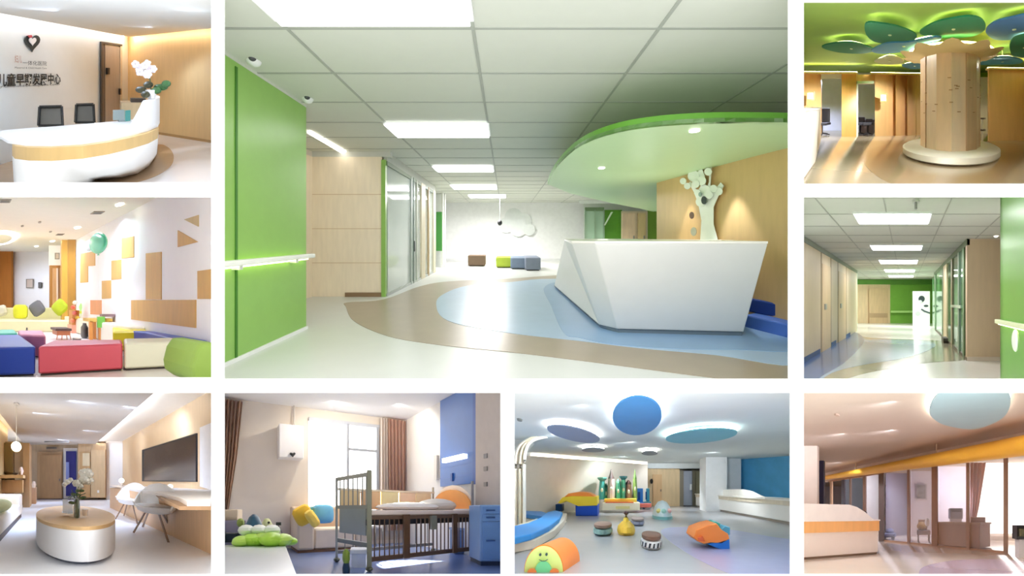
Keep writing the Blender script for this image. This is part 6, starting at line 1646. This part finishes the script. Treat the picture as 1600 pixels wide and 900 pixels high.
# soft vehicle-like block
def pb(px0, px1, py0, py1, y, dep): 
    a, b = R.d(px0, py0, y), R.d(px1, py1, y); return MB().box(a.x, b.x, y, y + dep, b.z, a.z)
t = thing(R, 'soft_play_bridge', 'soft play bridge with orange top, yellow arch and deep blue block', 'soft play', R.g(915, 806))
yb = 6.9
part(pb(899, 934, 789, 806.3, yb, 0.7), R, 'blue_block', mat('#1f4fb8', 0.5, 0.02), t, bevel=0.03)
q = [R.d(px, py, yb - 0.02) for px, py in ((871, 786), (879, 777), (894, 775), (933, 776), (933, 790), (903, 791), (894, 787), (884, 783), (876, 787))]
part(MB().sheet(q, (0, 0.8, 0)), R, 'yellow_arch', mat('#f4d53c', 0.5, 0.02), t, bevel=0.02)
q = [R.d(px, py, yb) for px, py in ((881, 777), (888, 771), (905, 768.5), (920, 770), (930, 776))]
part(MB().sheet(q, (0, 0.7, 0)), R, 'orange_top', mat('#f09040', 0.5, 0.02), t, bevel=0.02)
part(pb(868, 878, 788, 799, yb + 0.3, 0.3), R, 'dark_step', mat('#1c4a78', 0.5), t)
# toy town
yt = 8.1
t = thing(R, 'toy_town_base', 'yellow and cream soft platform carrying the toy town', 'platform', R.g(968, 798))
part(pb(944, 995, 779, 785, yt - 0.3, 0.5), R, 'yellow_platform', mat('#eccf52', 0.5), t, bevel=0.02)
part(pb(941, 1000, 785, 797.5, yt - 0.35, 0.55), R, 'lower_step', mat('#efe8cc', 0.5), t, bevel=0.02)
part(pb(946, 990, 784, 786, yt - 0.37, 0.05), R, 'red_stripe', mat('#e0703c', 0.5), t)
part(pb(962, 984, 791, 795, yt - 0.37, 0.02), R, 'front_panel', mat('#d9cf8c', 0.5), t)
towers = [(941, 6, 752, 'funnel', '#4fb0a8', '#7cc8b8', 'teal tower with a wide flat top at the end of the toy town'),
          (955, 7, 748, 'cone', '#e8cfc0', '#5a4a44', 'pink cream tower with a tall dark spire in the toy town'),
          (966, 5, 755, 'dome', '#62c4a0', '#8fd8b0', 'mint green domed tower in the middle of the toy town'),
          (974, 5, 750, 'funnel', '#6fc8a8', '#3f7f8c', 'slim green tower with a dark flat top in the toy town'),
          (982, 6, 757, 'dome', '#a07a64', '#4a2c28', 'brown domed tower beside the blue chairs'),
          (992, 4, 748, 'cone', '#8fae5c', '#6d8f4c', 'olive pointed tower at the end near the blue chairs'),
          (947, 3, 762, 'dome', '#3f9a78', '#2f7f66', 'small green domed tower between the teal and the pink one')]
for px, w, pt, kind, c1_, c2_, lab in towers:
    p_ = R.d(px, 780, yt); zt_ = R.z(pt, yt); r_ = w / 240 * yt
    t = thing(R, 'toy_tower', lab, 'toy tower', p_, 'towers of the toy town')
    zb_ = p_.z
    part(MB().lathe((p_.x, yt), [(r_, zb_), (r_ * 0.95, zb_ + (zt_ - zb_) * 0.4), (r_ * 0.7, zt_)], 14), R, 'shaft', mat(c1_, 0.5, 0.05), t, smooth=True)
    if kind == 'funnel': pr = [(r_ * 0.6, zt_), (r_ * 1.25, zt_ + 0.14), (r_ * 1.25, zt_ + 0.2)]
    elif kind == 'cone': pr = [(r_ * 0.75, zt_), (r_ * 0.35, zt_ + 0.25), (r_ * 0.05, zt_ + 0.5)]
    else: pr = [(r_ * 0.8, zt_), (r_ * 0.7, zt_ + 0.1), (r_ * 0.3, zt_ + 0.2), (0.01, zt_ + 0.24)]
    part(MB().lathe((p_.x, yt), pr, 14), R, 'cap', mat(c2_, 0.5, 0.05), t, smooth=True)
    part(MB().ball((p_.x, yt - r_ * 0.8, zb_ + (zt_ - zb_) * 0.5), r_ * 0.35, 0.04, 0.12), R, 'window_spot', mat('#f6f2d0', 0.5), t, smooth=True)
# blue chairs
for px, w, lab in ((1001, 9, 'bright blue child chair closest to the toy town'), (1012, 8, 'darker blue child chair nearer the wood wall')):
    y = 9.2 if px == 1001 else 9.6
    x0_, x1_ = R.X(px - w, y), R.X(px + w * 0.6, y)
    t = thing(R, 'child_chair', lab, 'chair', ((x0_ + x1_) / 2, y, 0), 'blue child chairs by the toy town')
    c_ = mat('#2a78bc' if px == 1001 else '#3a8a9c', 0.45)
    part(MB().box(x0_, x1_, y - 0.1, y + 0.25, 0.3, 0.38), R, 'seat', c_, t, bevel=0.02)
    part(MB().box(x0_ + 0.02, x1_ - 0.02, y + 0.2, y + 0.27, 0.38, R.z(763, y)), R, 'backrest', c_, t, bevel=0.03)
    part(MB().box(x0_ + 0.2, x1_ - 0.2, y + 0.18, y + 0.2, 0.5, 1.0), R, 'back_slot', mat('#173f78', 0.5), t)
    for a_, b_ in ((x0_ + 0.03, y - 0.07), (x1_ - 0.03, y - 0.07), (x0_ + 0.03, y + 0.2), (x1_ - 0.03, y + 0.2)):
        part(MB().box(a_ - 0.025, a_ + 0.025, b_ - 0.025, b_ + 0.025, 0, 0.3), R, 'leg', mat('#1f5f96', 0.5), t)
# igloo
c = R.g(1037, 811)
t = thing(R, 'soft_play_dome', 'pale dome with coloured patches between toy town and counter', 'soft play', c)
rr_ = 15 / 240 * c.y
part(MB().lathe((c.x, c.y + 0.2), [(rr_, 0), (rr_ * 0.98, 0.2), (rr_ * 0.8, 0.48), (rr_ * 0.45, 0.68), (0.02, 0.74)], 22), R, 'shell', mat('#d8e6e8', 0.5, 0.05), t, smooth=True)
part(MB().lathe((c.x, c.y + 0.2), [(rr_ * 1.05, 0), (rr_ * 1.03, 0.12)], 22), R, 'base_ring', mat('#7fb8b8', 0.5), t, smooth=True)
for i, (a_, c_) in enumerate(((4.0, '#f2e28c'), (4.6, '#a8d8c8'), (5.3, '#f0b8b0'))):
    part(MB().ball((c.x + rr_ * 0.86 * math.cos(a_), c.y + 0.2 + rr_ * 0.86 * math.sin(a_), 0.34), 0.1, 0.06, 0.1), R, 'patch', mat(c_, 0.5), t, smooth=True)
t = thing(R, 'soft_play_wedge', 'low red soft wedge behind the pale dome', 'soft play', R.g(1005, 792))
part(pb(990, 1018, 787, 793, 8.9, 0.35), R, 'wedge', mat('#e07868', 0.5), t, bevel=0.02)
# animal stools
def stool(px, pyt, pyb, w, top, side, lab, stripes=None):
    y = R.f * R.H / (pyb - R.h) + 0.18
    x = R.X(px, y); r_ = w / 2 / 240 * y; zt_ = R.z(pyt + 4, y)
    t = thing(R, 'animal_stool', lab, 'stool', (x, y, 0), 'round animal print stools on the playground floor')
    part(MB().lathe((x, y), [(r_ * 0.85, 0), (r_ * 1.05, 0.06), (r_ * 1.0, zt_ * 0.55), (r_ * 0.85, zt_ * 0.62)], 24), R, 'body', mat(side, 0.6, 0.3 if stripes is None else 0.05, 12), t, smooth=True)
    part(MB().lathe((x, y), [(r_ * 0.85, zt_ * 0.62), (r_ * 0.95, zt_ * 0.72), (r_ * 0.95, zt_ - 0.02), (r_ * 0.85, zt_)], 24), R, 'cushion', mat(top, 0.6, 0.05), t, smooth=True)
    if stripes:
        for k in range(9):
            a_ = math.pi + k * math.pi / 8; rq = r_ * 1.045
            pp_ = [(x + rq * math.cos(a_ + d_), y + rq * math.sin(a_ + d_), z_) for d_, z_ in ((-0.1, 0.05), (0.06, 0.05), (0.12 + 0.05 * (k % 2), zt_ * 0.5), (-0.02, zt_ * 0.5))]
            part(MB().sheet(pp_, (0, -0.006, 0)), R, 'stripe', mat(stripes, 0.6), t)
stool(1017.5, 829, 859.5, 31, '#7d5c48', '#eceae6', 'brown topped stool with black and white zebra stripes', '#2a2a30')
stool(942, 813, 837, 29, '#8f7464', '#7fa098', 'brown topped stool with a grey green base beside the yellow toy')
stool(996, 804.5, 822, 20, '#9a8c84', '#8a8ea0', 'small grey stool half behind the yellow toy')
c = R.g(979, 836)
t = thing(R, 'giraffe_toy', 'yellow giraffe like seat toy with a dark head in the middle of the floor', 'toy', c)
y = c.y + 0.15; r_ = 14 / 240 * y
part(MB().lathe((c.x, y), [(r_ * 0.9, 0), (r_ * 1.02, 0.08), (r_ * 0.9, 0.22), (r_ * 0.45, 0.34)], 20), R, 'body', mat('#e3b83a', 0.5, 0.08, 10), t, smooth=True)
part(MB().tube([(c.x, y, 0.3), (c.x - 0.01, y, 0.42), (c.x, y, 0.55)], [0.09, 0.07, 0.06], 12), R, 'neck', mat('#f0cf4a', 0.5, 0.05), t, smooth=True)
part(MB().ball((c.x, y - 0.02, 0.58), 0.07, 0.08, 0.06), R, 'head', mat('#4a3030', 0.5), t, smooth=True)
# half round seat with a face
c = R.g(850, 893)
t = thing(R, 'half_round_seat', 'orange half round foam seat with a smiling yellow green front', 'soft play', c)
y = c.y; RX = 31 / 240 * y; RZ = R.z(851, y)
def arc(y_, dx, k=1.0, n=18): return [Vector((c.x + dx - RX * k * math.cos(math.pi * i / n), y_, RZ * k * math.sin(math.pi * i / n) + 0.0)) for i in range(n + 1)]
part(MB().loft([arc(y, 0), arc(y + 0.34, 0.17)]), R, 'foam_body', mat('#f08a3a', 0.5, 0.02), t, smooth=True)
part(MB().sheet(arc(y - 0.012, 0, 0.96), (0, 0.01, 0)), R, 'face_front', mat('#d8e88a', 0.5, 0.05), t)
part(MB().sheet([v + Vector((0, -0.012, 0)) for v in arc(y - 0.012, 0, 0.42)], (0, 0.01, 0)), R, 'snout', mat('#7fd89a', 0.5, 0.02), t)
for dx in (-0.17, 0.17): part(MB().sheet([Vector((c.x + dx - 0.07 * math.cos(math.pi * i / 8), y - 0.03, 0.06 * math.sin(math.pi * i / 8) + 0.001)) for i in range(9)], (0, 0.01, 0)), R, 'foot_mark', mat('#f08a4a', 0.5), t)
for dx, dz in ((-0.045, 0.27), (0.05, 0.275)): 
    part(MB().sheet([Vector((c.x + dx + 0.017 * math.cos(i * math.pi / 5), y - 0.03, dz + 0.024 * math.sin(i * math.pi / 5))) for i in range(10)], (0, 0.01, 0)), R, 'eye', mat('#2f4a4c', 0.5), t)
part(MB().tube([(c.x - 0.06, y - 0.03, 0.2), (c.x - 0.02, y - 0.03, 0.175), (c.x + 0.03, y - 0.03, 0.175), (c.x + 0.07, y - 0.03, 0.2)], 0.006), R, 'mouth', mat('#3f5a58', 0.5), t)
# foam animal
y = R.f * R.H / (858 - R.h)
t = thing(R, 'foam_animal', 'orange and blue foam animal lying on the lavender floor area', 'soft play', R.g(1112, 860))
def fs(pts, dep, col, nm, dy=0.0): 
    q = [R.d(px, py, y + dy) for px, py in pts]; part(MB().sheet(q, (0.0, dep, 0)), R, nm, mat(col, 0.5, 0.02), t, bevel=0.012)
fs([(1084, 840), (1088, 828), (1106, 821), (1120, 818), (1128, 828), (1138, 834), (1140, 842), (1128, 850), (1112, 848), (1100, 850), (1090, 846)], 0.35, '#ee8838', 'orange_body')
fs([(1105, 850), (1122, 847), (1140, 842), (1141, 861), (1130, 860), (1116, 855)], 0.34, '#1f6fc0', 'blue_side', 0.0)
fs([(1112, 820), (1118, 814.5), (1126, 818), (1124, 828), (1116, 826)], 0.2, '#4fb0a0', 'teal_ear', 0.12)
fs([(1126, 828), (1133, 822), (1141, 824), (1141, 836), (1134, 836)], 0.25, '#5aa8c0', 'tail_block', 0.08)
fs([(1090, 840), (1098, 838), (1102, 846), (1092, 846)], 0.01, '#d8602a', 'mouth_mark', -0.02)
struct(MB().prism([(v.x, v.y) for v in smoothline([R.g(px, py) for px, py in ((1033, 829), (1042, 842), (1070, 862), (1110, 884), (1150, 900), (1200, 915), (1260, 915), (1260, 850), (1200, 838), (1150, 829), (1090, 824), (1050, 824))], 4, True)], 0.001, 0.004), R, 'floor_inlay', mat('#a6a7c4', 0.25, 0.02))
struct(MB().prism([(v.x, v.y) for v in smoothline([R.g(px, py) for px, py in ((796, 905), (800, 865), (850, 845), (885, 815), (870, 812), (830, 850), (796, 850))], 4, True)], 0.001, 0.004), R, 'floor_inlay', mat('#efe8d8', 0.4, 0.02))
for x, y, pw in ((-0.6, 2.95, 16), (1.0, 3.2, 20), (-1.8, 4.6, 26), (0.6, 5.4, 30), (2.6, 5.0, 30), (0.5, 8.0, 40), (4.6, 7.0, 36), (3.6, 9.4, 30)):
    spot(R, (x, y, ZP - 0.05), pw, '#fffdf6', 168)
# ================================================================ HALL WITH THE GLAZED FRONT
R = Q
ZQ = 2.78
struct(MB().box(-9, 9, 1.5, 13.8, -0.04, 0), R, 'floor', mat('#ecdcc8', 0.1, 0.015, 3))
struct(MB().box(-9, 9, 1.5, 13.8, ZQ, ZQ + 0.04), R, 'ceiling', mat('#cbb9a8', 0.7, 0.01))
G1 = Vector((R.X(1577, 4.5), 4.5, 0)); G2 = Vector((R.X(1375, 6.75), 6.75, 0)); dg_ = (G2 - G1).normalized()
G0 = G1 + dg_ * 7.6; GR = G1 - dg_ * 2.0
def oG(px, py): return R.onwall(G1, G2, px, py)
zt = 2.34
t = thing(R, 'glazed_front', 'wood framed glass front running along the beige hall', 'partition', (G1 + G2) / 2)
FR = wood('#b98f70', 0.5)
def pst(px, w, c, nm='post', par=None): 
    a = oG(px - w / 2, 800); b = oG(px + w / 2, 800)
    part(MB().wall(a, b, 0, zt, -0.06), R, nm, mat(c, 0.5, 0.04), t)
for px, w, c in ((1300, 3, '#b08a68'), (1319, 5, '#4a4650'), (1330, 2, '#8a7466'), (1352, 4, '#8f6d5a'), (1378.5, 8, '#6c5850'), (1421, 4, '#a07a66'), (1461.5, 9, '#a87c60'), (1513, 5, '#b08a70'), (1572, 7, '#a8876c')):
    pst(px, w, c)
a, b = oG(1378, 800), oG(1575, 800)
part(MB().wall(a, b, 0.0, 0.05, -0.05), R, 'bottom_rail', FR, t)
part(MB().wall(oG(1296, 800), b, zt, zt + 0.06, -0.05), R, 'top_rail', FR, t)
for px0, px1 in ((1383, 1419), (1424, 1456), (1467, 1510), (1516, 1568)):
    part(MB().wall(oG(px0, 800), oG(px1, 800), 0.05, zt, 0.012), R, 'glass_pane', glass('#f2ecf2', 0.02, 0.14), t)
struct(MB().wall(G0, GR, zt + 0.06, ZQ, 0.1), R, 'wall_over_glazing', mat('#dcc4b0', 0.6))
# rooms behind
yr = 9.5
struct(MB().box(-9, 9, 12.5, 12.55, 0, ZQ), R, 'wall_back', mat('#e9e2ea', 0.6))
struct(MB().box(R.X(1384, 8.6), R.X(1421, 8.6), 8.6, 8.65, 0, ZQ), R, 'wall_inner_grey', mat('#a49fb0', 0.6))
struct(MB().box(R.X(1421, 8.2), R.X(1462, 8.2), 8.2, 8.25, 0, ZQ), R, 'wall_inner', mat('#dcd2d4', 0.6))
struct(MB().box(R.X(1462, 7.4), R.X(1518, 7.4), 7.4, 7.45, 0, ZQ), R, 'wall_inner', mat('#e4dce6', 0.6))
struct(MB().box(R.X(1320, 9.8), R.X(1350, 9.8), 9.8, 9.85, 0, ZQ), R, 'wall_inner_grey', mat('#8f98a0', 0.6))
struct(MB().box(R.X(1353, 9.0), R.X(1376, 9.0), 9.0, 9.05, 0, ZQ), R, 'wall_inner_white', mat('#fdf8f4', 0.6))
wq = tag(MB().box(R.X(1518, 6.9), R.X(1650, 6.9), 6.9, 6.95, 0.25, ZQ).build(R, 'window_1', glow('#fffdfb', 1.6)), kind='structure')
part(MB().box(R.X(1518, 6.85), R.X(1650, 6.85), 6.84, 6.9, 0.15, 0.25), R, 'window_sill', mat('#efe6e0'), wq)
struct(MB().box(R.X(1518, 6.9), R.X(1650, 6.9), 6.9, 6.95, 0, 0.15), R, 'wall_window', mat('#f2ebe6'))
# curtain behind the glass
def qcurtain(px0, px1, pxb, y, lab, col):
    n = 16; rings = []
    for z, (u, v) in ((ZQ - 0.1, (px0, px1)), (1.2, (px0, (px1 + pxb) / 2)), (0.1, (px0, pxb))):
        xa, xb = R.X(u, y), R.X(v, y)
        fa = [(xa + (xb - xa) * i / n, y + 0.04 * math.sin(i * math.pi / 2), z) for i in range(n + 1)]
        ba = [(p[0], p[1] + 0.02, z) for p in fa[::-1]]
        rings.append(fa + ba)
    solo(MB().loft(rings), R, 'curtain', sheer(col), lab, 'curtain', smooth=True)
qcurtain(1516, 1541, 1519, 6.5, 'pale pink curtain drawn aside behind the glass front', '#f8e6dc')
# picture
t = thing(R, 'wall_picture', 'framed grey picture on the wall behind the glass front', 'picture', R.d(1439, 781, 8.1))
a, b = R.d(1431, 756, 8.12), R.d(1448.5, 781, 8.12)
part(MB().box(a.x, b.x, 8.12, 8.18, b.z, a.z), R, 'frame', mat('#bfb4b0', 0.5), t)
part(MB().box(a.x + 0.06, b.x - 0.06, 8.10, 8.12, b.z + 0.06, a.z - 0.06), R, 'print', mat('#8f8a84', 0.6, 0.35, 9), t)
# chair with toys behind glass
y = 6.4
c = R.g(1442, 850)
t = thing(R, 'lounge_chair', 'small wooden chair with a yellow cushion behind the glass front', 'chair', (R.X(1442, y), y, 0))
part(MB().box(R.X(1433, y), R.X(1454, y), y, y + 0.4, R.z(836, y), R.z(829, y)), R, 'seat', wood('#8a6a48'), t, bevel=0.02)
part(MB().box(R.X(1435, y), R.X(1450, y), y + 0.34, y + 0.4, R.z(829, y), R.z(812, y)), R, 'backrest', wood('#a07c50'), t, bevel=0.02)
part(MB().ball(R.d(1440, 822, y + 0.15), 0.16, 0.1, 0.15), R, 'yellow_cushion', mat('#c9a050', 0.7, 0.15, 12), t, smooth=True)
for a_, b_ in ((1435, 0.03), (1452, 0.03), (1435, 0.37), (1452, 0.37)): part(MB().box(R.X(a_, y) - 0.02, R.X(a_, y) + 0.02, y + b_ - 0.02, y + b_ + 0.02, 0, R.z(836, y)), R, 'leg', wood('#6e5238'), t)
p = R.d(1449, 816, y - 0.1)
solo(MB().ball(p, 0.09, 0.08, 0.14), R, 'soft_toy', mat('#f4ece4', 0.8), 'white soft toy sitting on the small wooden chair', 'toy', smooth=True)
p = R.g(1389, 842)
t = thing(R, 'toy_car', 'small blue ride on toy on the floor behind the glass front', 'toy', (R.X(1389, 7.1), 7.1, 0))
x = R.X(1389, 7.1)
part(MB().box(x - 0.26, x + 0.26, 7.0, 7.3, 0.08, 0.25), R, 'body', mat('#4a5a88', 0.5), t, bevel=0.05)
part(MB().ball((x + 0.02, 7.15, 0.3), 0.16, 0.12, 0.12), R, 'cabin', mat('#5f70a0', 0.5), t, smooth=True)
for dx in (-0.16, 0.16): part(MB().ball((x + dx, 7.0, 0.07), 0.07, 0.03, 0.07), R, 'wheel', mat('#2a2c38', 0.5), t, smooth=True)
# wooden desk
d0, d1 = R.g(1466, 850), R.g(1541, 857)
d0 = Vector((R.X(1466, 5.75), 5.75, 0)); d1 = Vector((R.X(1531, 5.1), 5.1, 0)); d2 = Vector((R.X(1547, 5.4), 5.4, 0))
t = thing(R, 'wooden_desk', 'light wooden desk standing before the glass front', 'desk', (d0 + d1) / 2)
zd = 0.70
dz = lambda v: (v.x, v.y)
back = d0 + (d2 - d1)
part(MB().prism([dz(d0), dz(d1), dz(d2), dz(back)], 0.02, zd - 0.05), R, 'body', wood('#cfa47c', 0.5), t)
part(MB().prism([dz(d0 + Vector((-0.04, -0.03, 0))), dz(d1 + Vector((0, -0.05, 0))), dz(d2 + Vector((0.04, 0, 0))), dz(back)], zd - 0.05, zd), R, 'desk_top', wood('#d9b48c', 0.45), t)
m_ = d0.lerp(d1, 0.72)
part(MB().wall(m_, m_ + (d1 - d0) * 0.01, 0.02, zd - 0.05, -0.012), R, 'seam', mat('#9a7450'), t)
c = R.d(1527, 812, 5.3)
t = thing(R, 'desk_box', 'low wooden tray box on the end of the wooden desk', 'box', (c.x, c.y, zd))
part(MB().box(R.X(1517, 5.35), R.X(1539, 5.35), 5.3, 5.42, zd, R.z(808, 5.35)), R, 'body', wood('#d2a880'), t, bevel=0.008)
part(MB().box(R.X(1518, 5.35), R.X(1538, 5.35), 5.29, 5.3, zd + 0.02, zd + 0.04), R, 'label_strip', wood('#b88a60'), t)
c = R.d(1494, 803, 6.2)
t = thing(R, 'printer', 'grey machine seen behind the wooden desk through the glass', 'machine', (c.x, c.y, 0.75))
part(MB().box(R.X(1484, 6.2), R.X(1505, 6.2), 6.2, 6.5, R.z(811, 6.2), R.z(794, 6.2)), R, 'body', mat('#9f9a9e', 0.5), t, bevel=0.03)
part(MB().box(R.X(1487, 6.2), R.X(1502, 6.2), 6.18, 6.2, R.z(800, 6.2), R.z(796, 6.2)), R, 'panel', mat('#6a666a', 0.5), t)
part(MB().box(R.X(1486, 6.2), R.X(1503, 6.2), 6.22, 6.48, 0, R.z(811, 6.2)), R, 'stand', mat('#cfc4c4', 0.5), t)
# yellow beam
t = thing(R, 'ceiling_tube', 'thick yellow tapering tube crossing above the glass front', 'beam', R.d(1450, 725, 5.4))
A_ = R.d(1286, 747, 8.3); B_ = R.d(1620, 693, 3.75)
A_.z, B_.z = A_.z, B_.z
n = 14
pts = [A_.lerp(B_, i / n) for i in range(n + 1)]
rad = [0.06 + (0.215 - 0.06) * (i / n) for i in range(n + 1)]
rad = [ (3.0 + (16.5 - 3.0) * ((R.f * 0 + (p.x / p.y * R.f + R.cx) - 1286) / (1620 - 1286))) * p.y / R.f for p in pts]
part(MB().tube(pts, rad, 20), R, 'tube', mat('#ffc03c', 0.45, 0.05), t, smooth=True)
part(MB().tube([pts[4] + Vector((0, 0, rad[4])), Vector((pts[4].x, pts[4].y, ZQ))], 0.02), R, 'hanger', mat('#d8c0a0'), t)
part(MB().tube([pts[10] + Vector((0, 0, rad[10])), Vector((pts[10].x, pts[10].y, ZQ))], 0.02), R, 'hanger', mat('#d8c0a0'), t)
# ceiling disc
z = 2.7
o = smoothline([R.g(px, py, z) for px, py in ((1452, 641), (1458, 622), (1480, 604), (1530, 594), (1572, 606), (1578, 632), (1562, 654), (1522, 668.5), (1480, 663), (1460, 653))], 5, True)
c = sum(o, Vector()) / len(o)
t = thing(R, 'ceiling_disc', 'grey blue ceiling disc with a white halo in the beige hall', 'ceiling disc', (c.x, c.y, z))
part(MB().prism([dz(v) for v in o], z - 0.03, z), R, 'panel', mat('#a9c4c8', 0.6, 0.02), t)
mb = MB(); q1 = [c + (v - c) * 1.0 for v in o]; q2 = [c + (v - c) * 0.92 for v in o]
for i in range(len(o)):
    j = (i + 1) % len(o); mb.prism([dz(q1[i]), dz(q1[j]), dz(q2[j]), dz(q2[i])], z + 0.012, z + 0.03)
part(mb, R, 'halo_strip', glow('#fff6ec', 9), t)
part(MB().tube([(c.x, c.y, z), (c.x, c.y, ZQ)], 0.03), R, 'hanger', mat('#e6e6e6'), t)
c = R.g(1308, 648, ZQ)
solo(MB().lathe((c.x, c.y), [(0.04, ZQ - 0.02), (0.05, ZQ - 0.002)], 14), R, 'ceiling_sensor', mat('#c4a894'), 'small sensor in the beige ceiling of the glazed hall', 'sensor')
# counter at the edge
c0, c1 = R.g(1246, 876), R.g(1374, 866)
t = thing(R, 'reception_counter', 'white counter with an orange wood band at the edge of the glazed hall', 'counter', (c0 + c1) / 2)
dd = (c1 - c0).normalized(); nb = Vector((-dd.y, dd.x, 0)); nb = nb if nb.y > 0 else -nb
LL = (c1 - c0).length
part(slab2(-0.2, LL - 0.05, 0.8, 0.06, 0, 0.05), R, 'plinth', mat('#8a6f5a', 0.6), t)
part(slab2(-0.2, LL - 0.03, 0.85, 0.03, 0.05, 0.54), R, 'body', mat('#f3e9e0', 0.4, 0.01), t)
part(slab2(-0.2, LL, 0.88, 0.0, 0.54, 0.77), R, 'wood_band', wood('#e8ac64', 0.5), t)
part(slab2(-0.2, LL + 0.02, 0.9, -0.01, 0.77, 0.80), R, 'worktop', mat('#f6efe8', 0.4), t)
prof = [(-0.2, 0.8), (-0.2, 1.14), (LL * 0.60, 1.13), (LL * 0.70, 1.08), (LL * 0.8, 0.98), (LL * 0.88, 0.86), (LL * 0.92, 0.8)]
q = [c0 + dd * o_ + nb * 0.03 + Vector((0, 0, z_)) for o_, z_ in prof]
part(MB().loft([q, [v + nb * 0.08 for v in q]]), R, 'raised_screen', mat('#f7efe6', 0.4), t)
struct(MB().box(R.X(1240, 5.2), R.X(1277, 5.2), 5.2, 5.3, 0, R.z(662, 5.2)), R, 'wall_left', mat('#f0dfce', 0.6))
struct(MB().box(R.X(1269, 6.2), R.X(1287, 6.2), 6.2, 6.3, 0, R.z(719.5, 6.2)), R, 'wall_dark_pier', mat('#232040', 0.5))
c = R.d(1349, 800, 5.4)
t = thing(R, 'desk_phone', 'small dark telephone at the end of the counter', 'telephone', c)
part(MB().box(c.x - 0.06, c.x + 0.08, c.y, c.y + 0.1, c.z - 0.06, c.z), R, 'base', mat('#3a3638', 0.4), t)
part(MB().tube([(c.x - 0.08, c.y, c.z + 0.05), (c.x + 0.08, c.y, c.z)], 0.02), R, 'handset', mat('#2a2628', 0.4), t)
p = R.d(1597, 832, 4.0)
t = thing(R, 'speaker_box', 'black box at the outer edge of the glazed hall', 'box', R.d(1597, 843, 4.0))
part(MB().box(R.X(1589, 4.0), R.X(1615, 4.0), 4.0, 4.2, R.z(843, 4.0), R.z(821, 4.0)), R, 'casing', mat('#2c2a28', 0.5), t)
part(MB().box(R.X(1592, 4.0), R.X(1612, 4.0), 3.98, 4.0, R.z(838, 4.0), R.z(826, 4.0)), R, 'front', mat('#6a6440', 0.5, 0.2, 20), t)
part(MB().box(R.X(1593, 4.0), R.X(1612, 4.0), 4.02, 4.18, 0, R.z(843, 4.0)), R, 'stand', mat('#f4f2f0', 0.5), t)
struct(MB().prism([(v.x, v.y) for v in smoothline([R.g(px, py) for px, py in ((1435, 900), (1445, 885), (1490, 876), (1550, 874), (1600, 878), (1640, 890), (1640, 915), (1440, 915))], 4, True)], 0.001, 0.004), R, 'floor_inlay', mat('#cfb8c4', 0.12, 0.02))
for x, y, pw in ((-0.3, 3.15, 14), (1.2, 3.2, 16), (-1.6, 4.4, 18), (-0.4, 4.2, 20), (-2.6, 6.8, 16)):
    spot(R, (x, y, ZQ - 0.03), pw, '#fff6f0', 168)
spot(R, (0.6, 7.0, ZQ - 0.05), 26, '#f6f0ff', 165)
spot(R, (-2.0, 8.2, ZQ - 0.05), 50, '#fff6f0', 165)
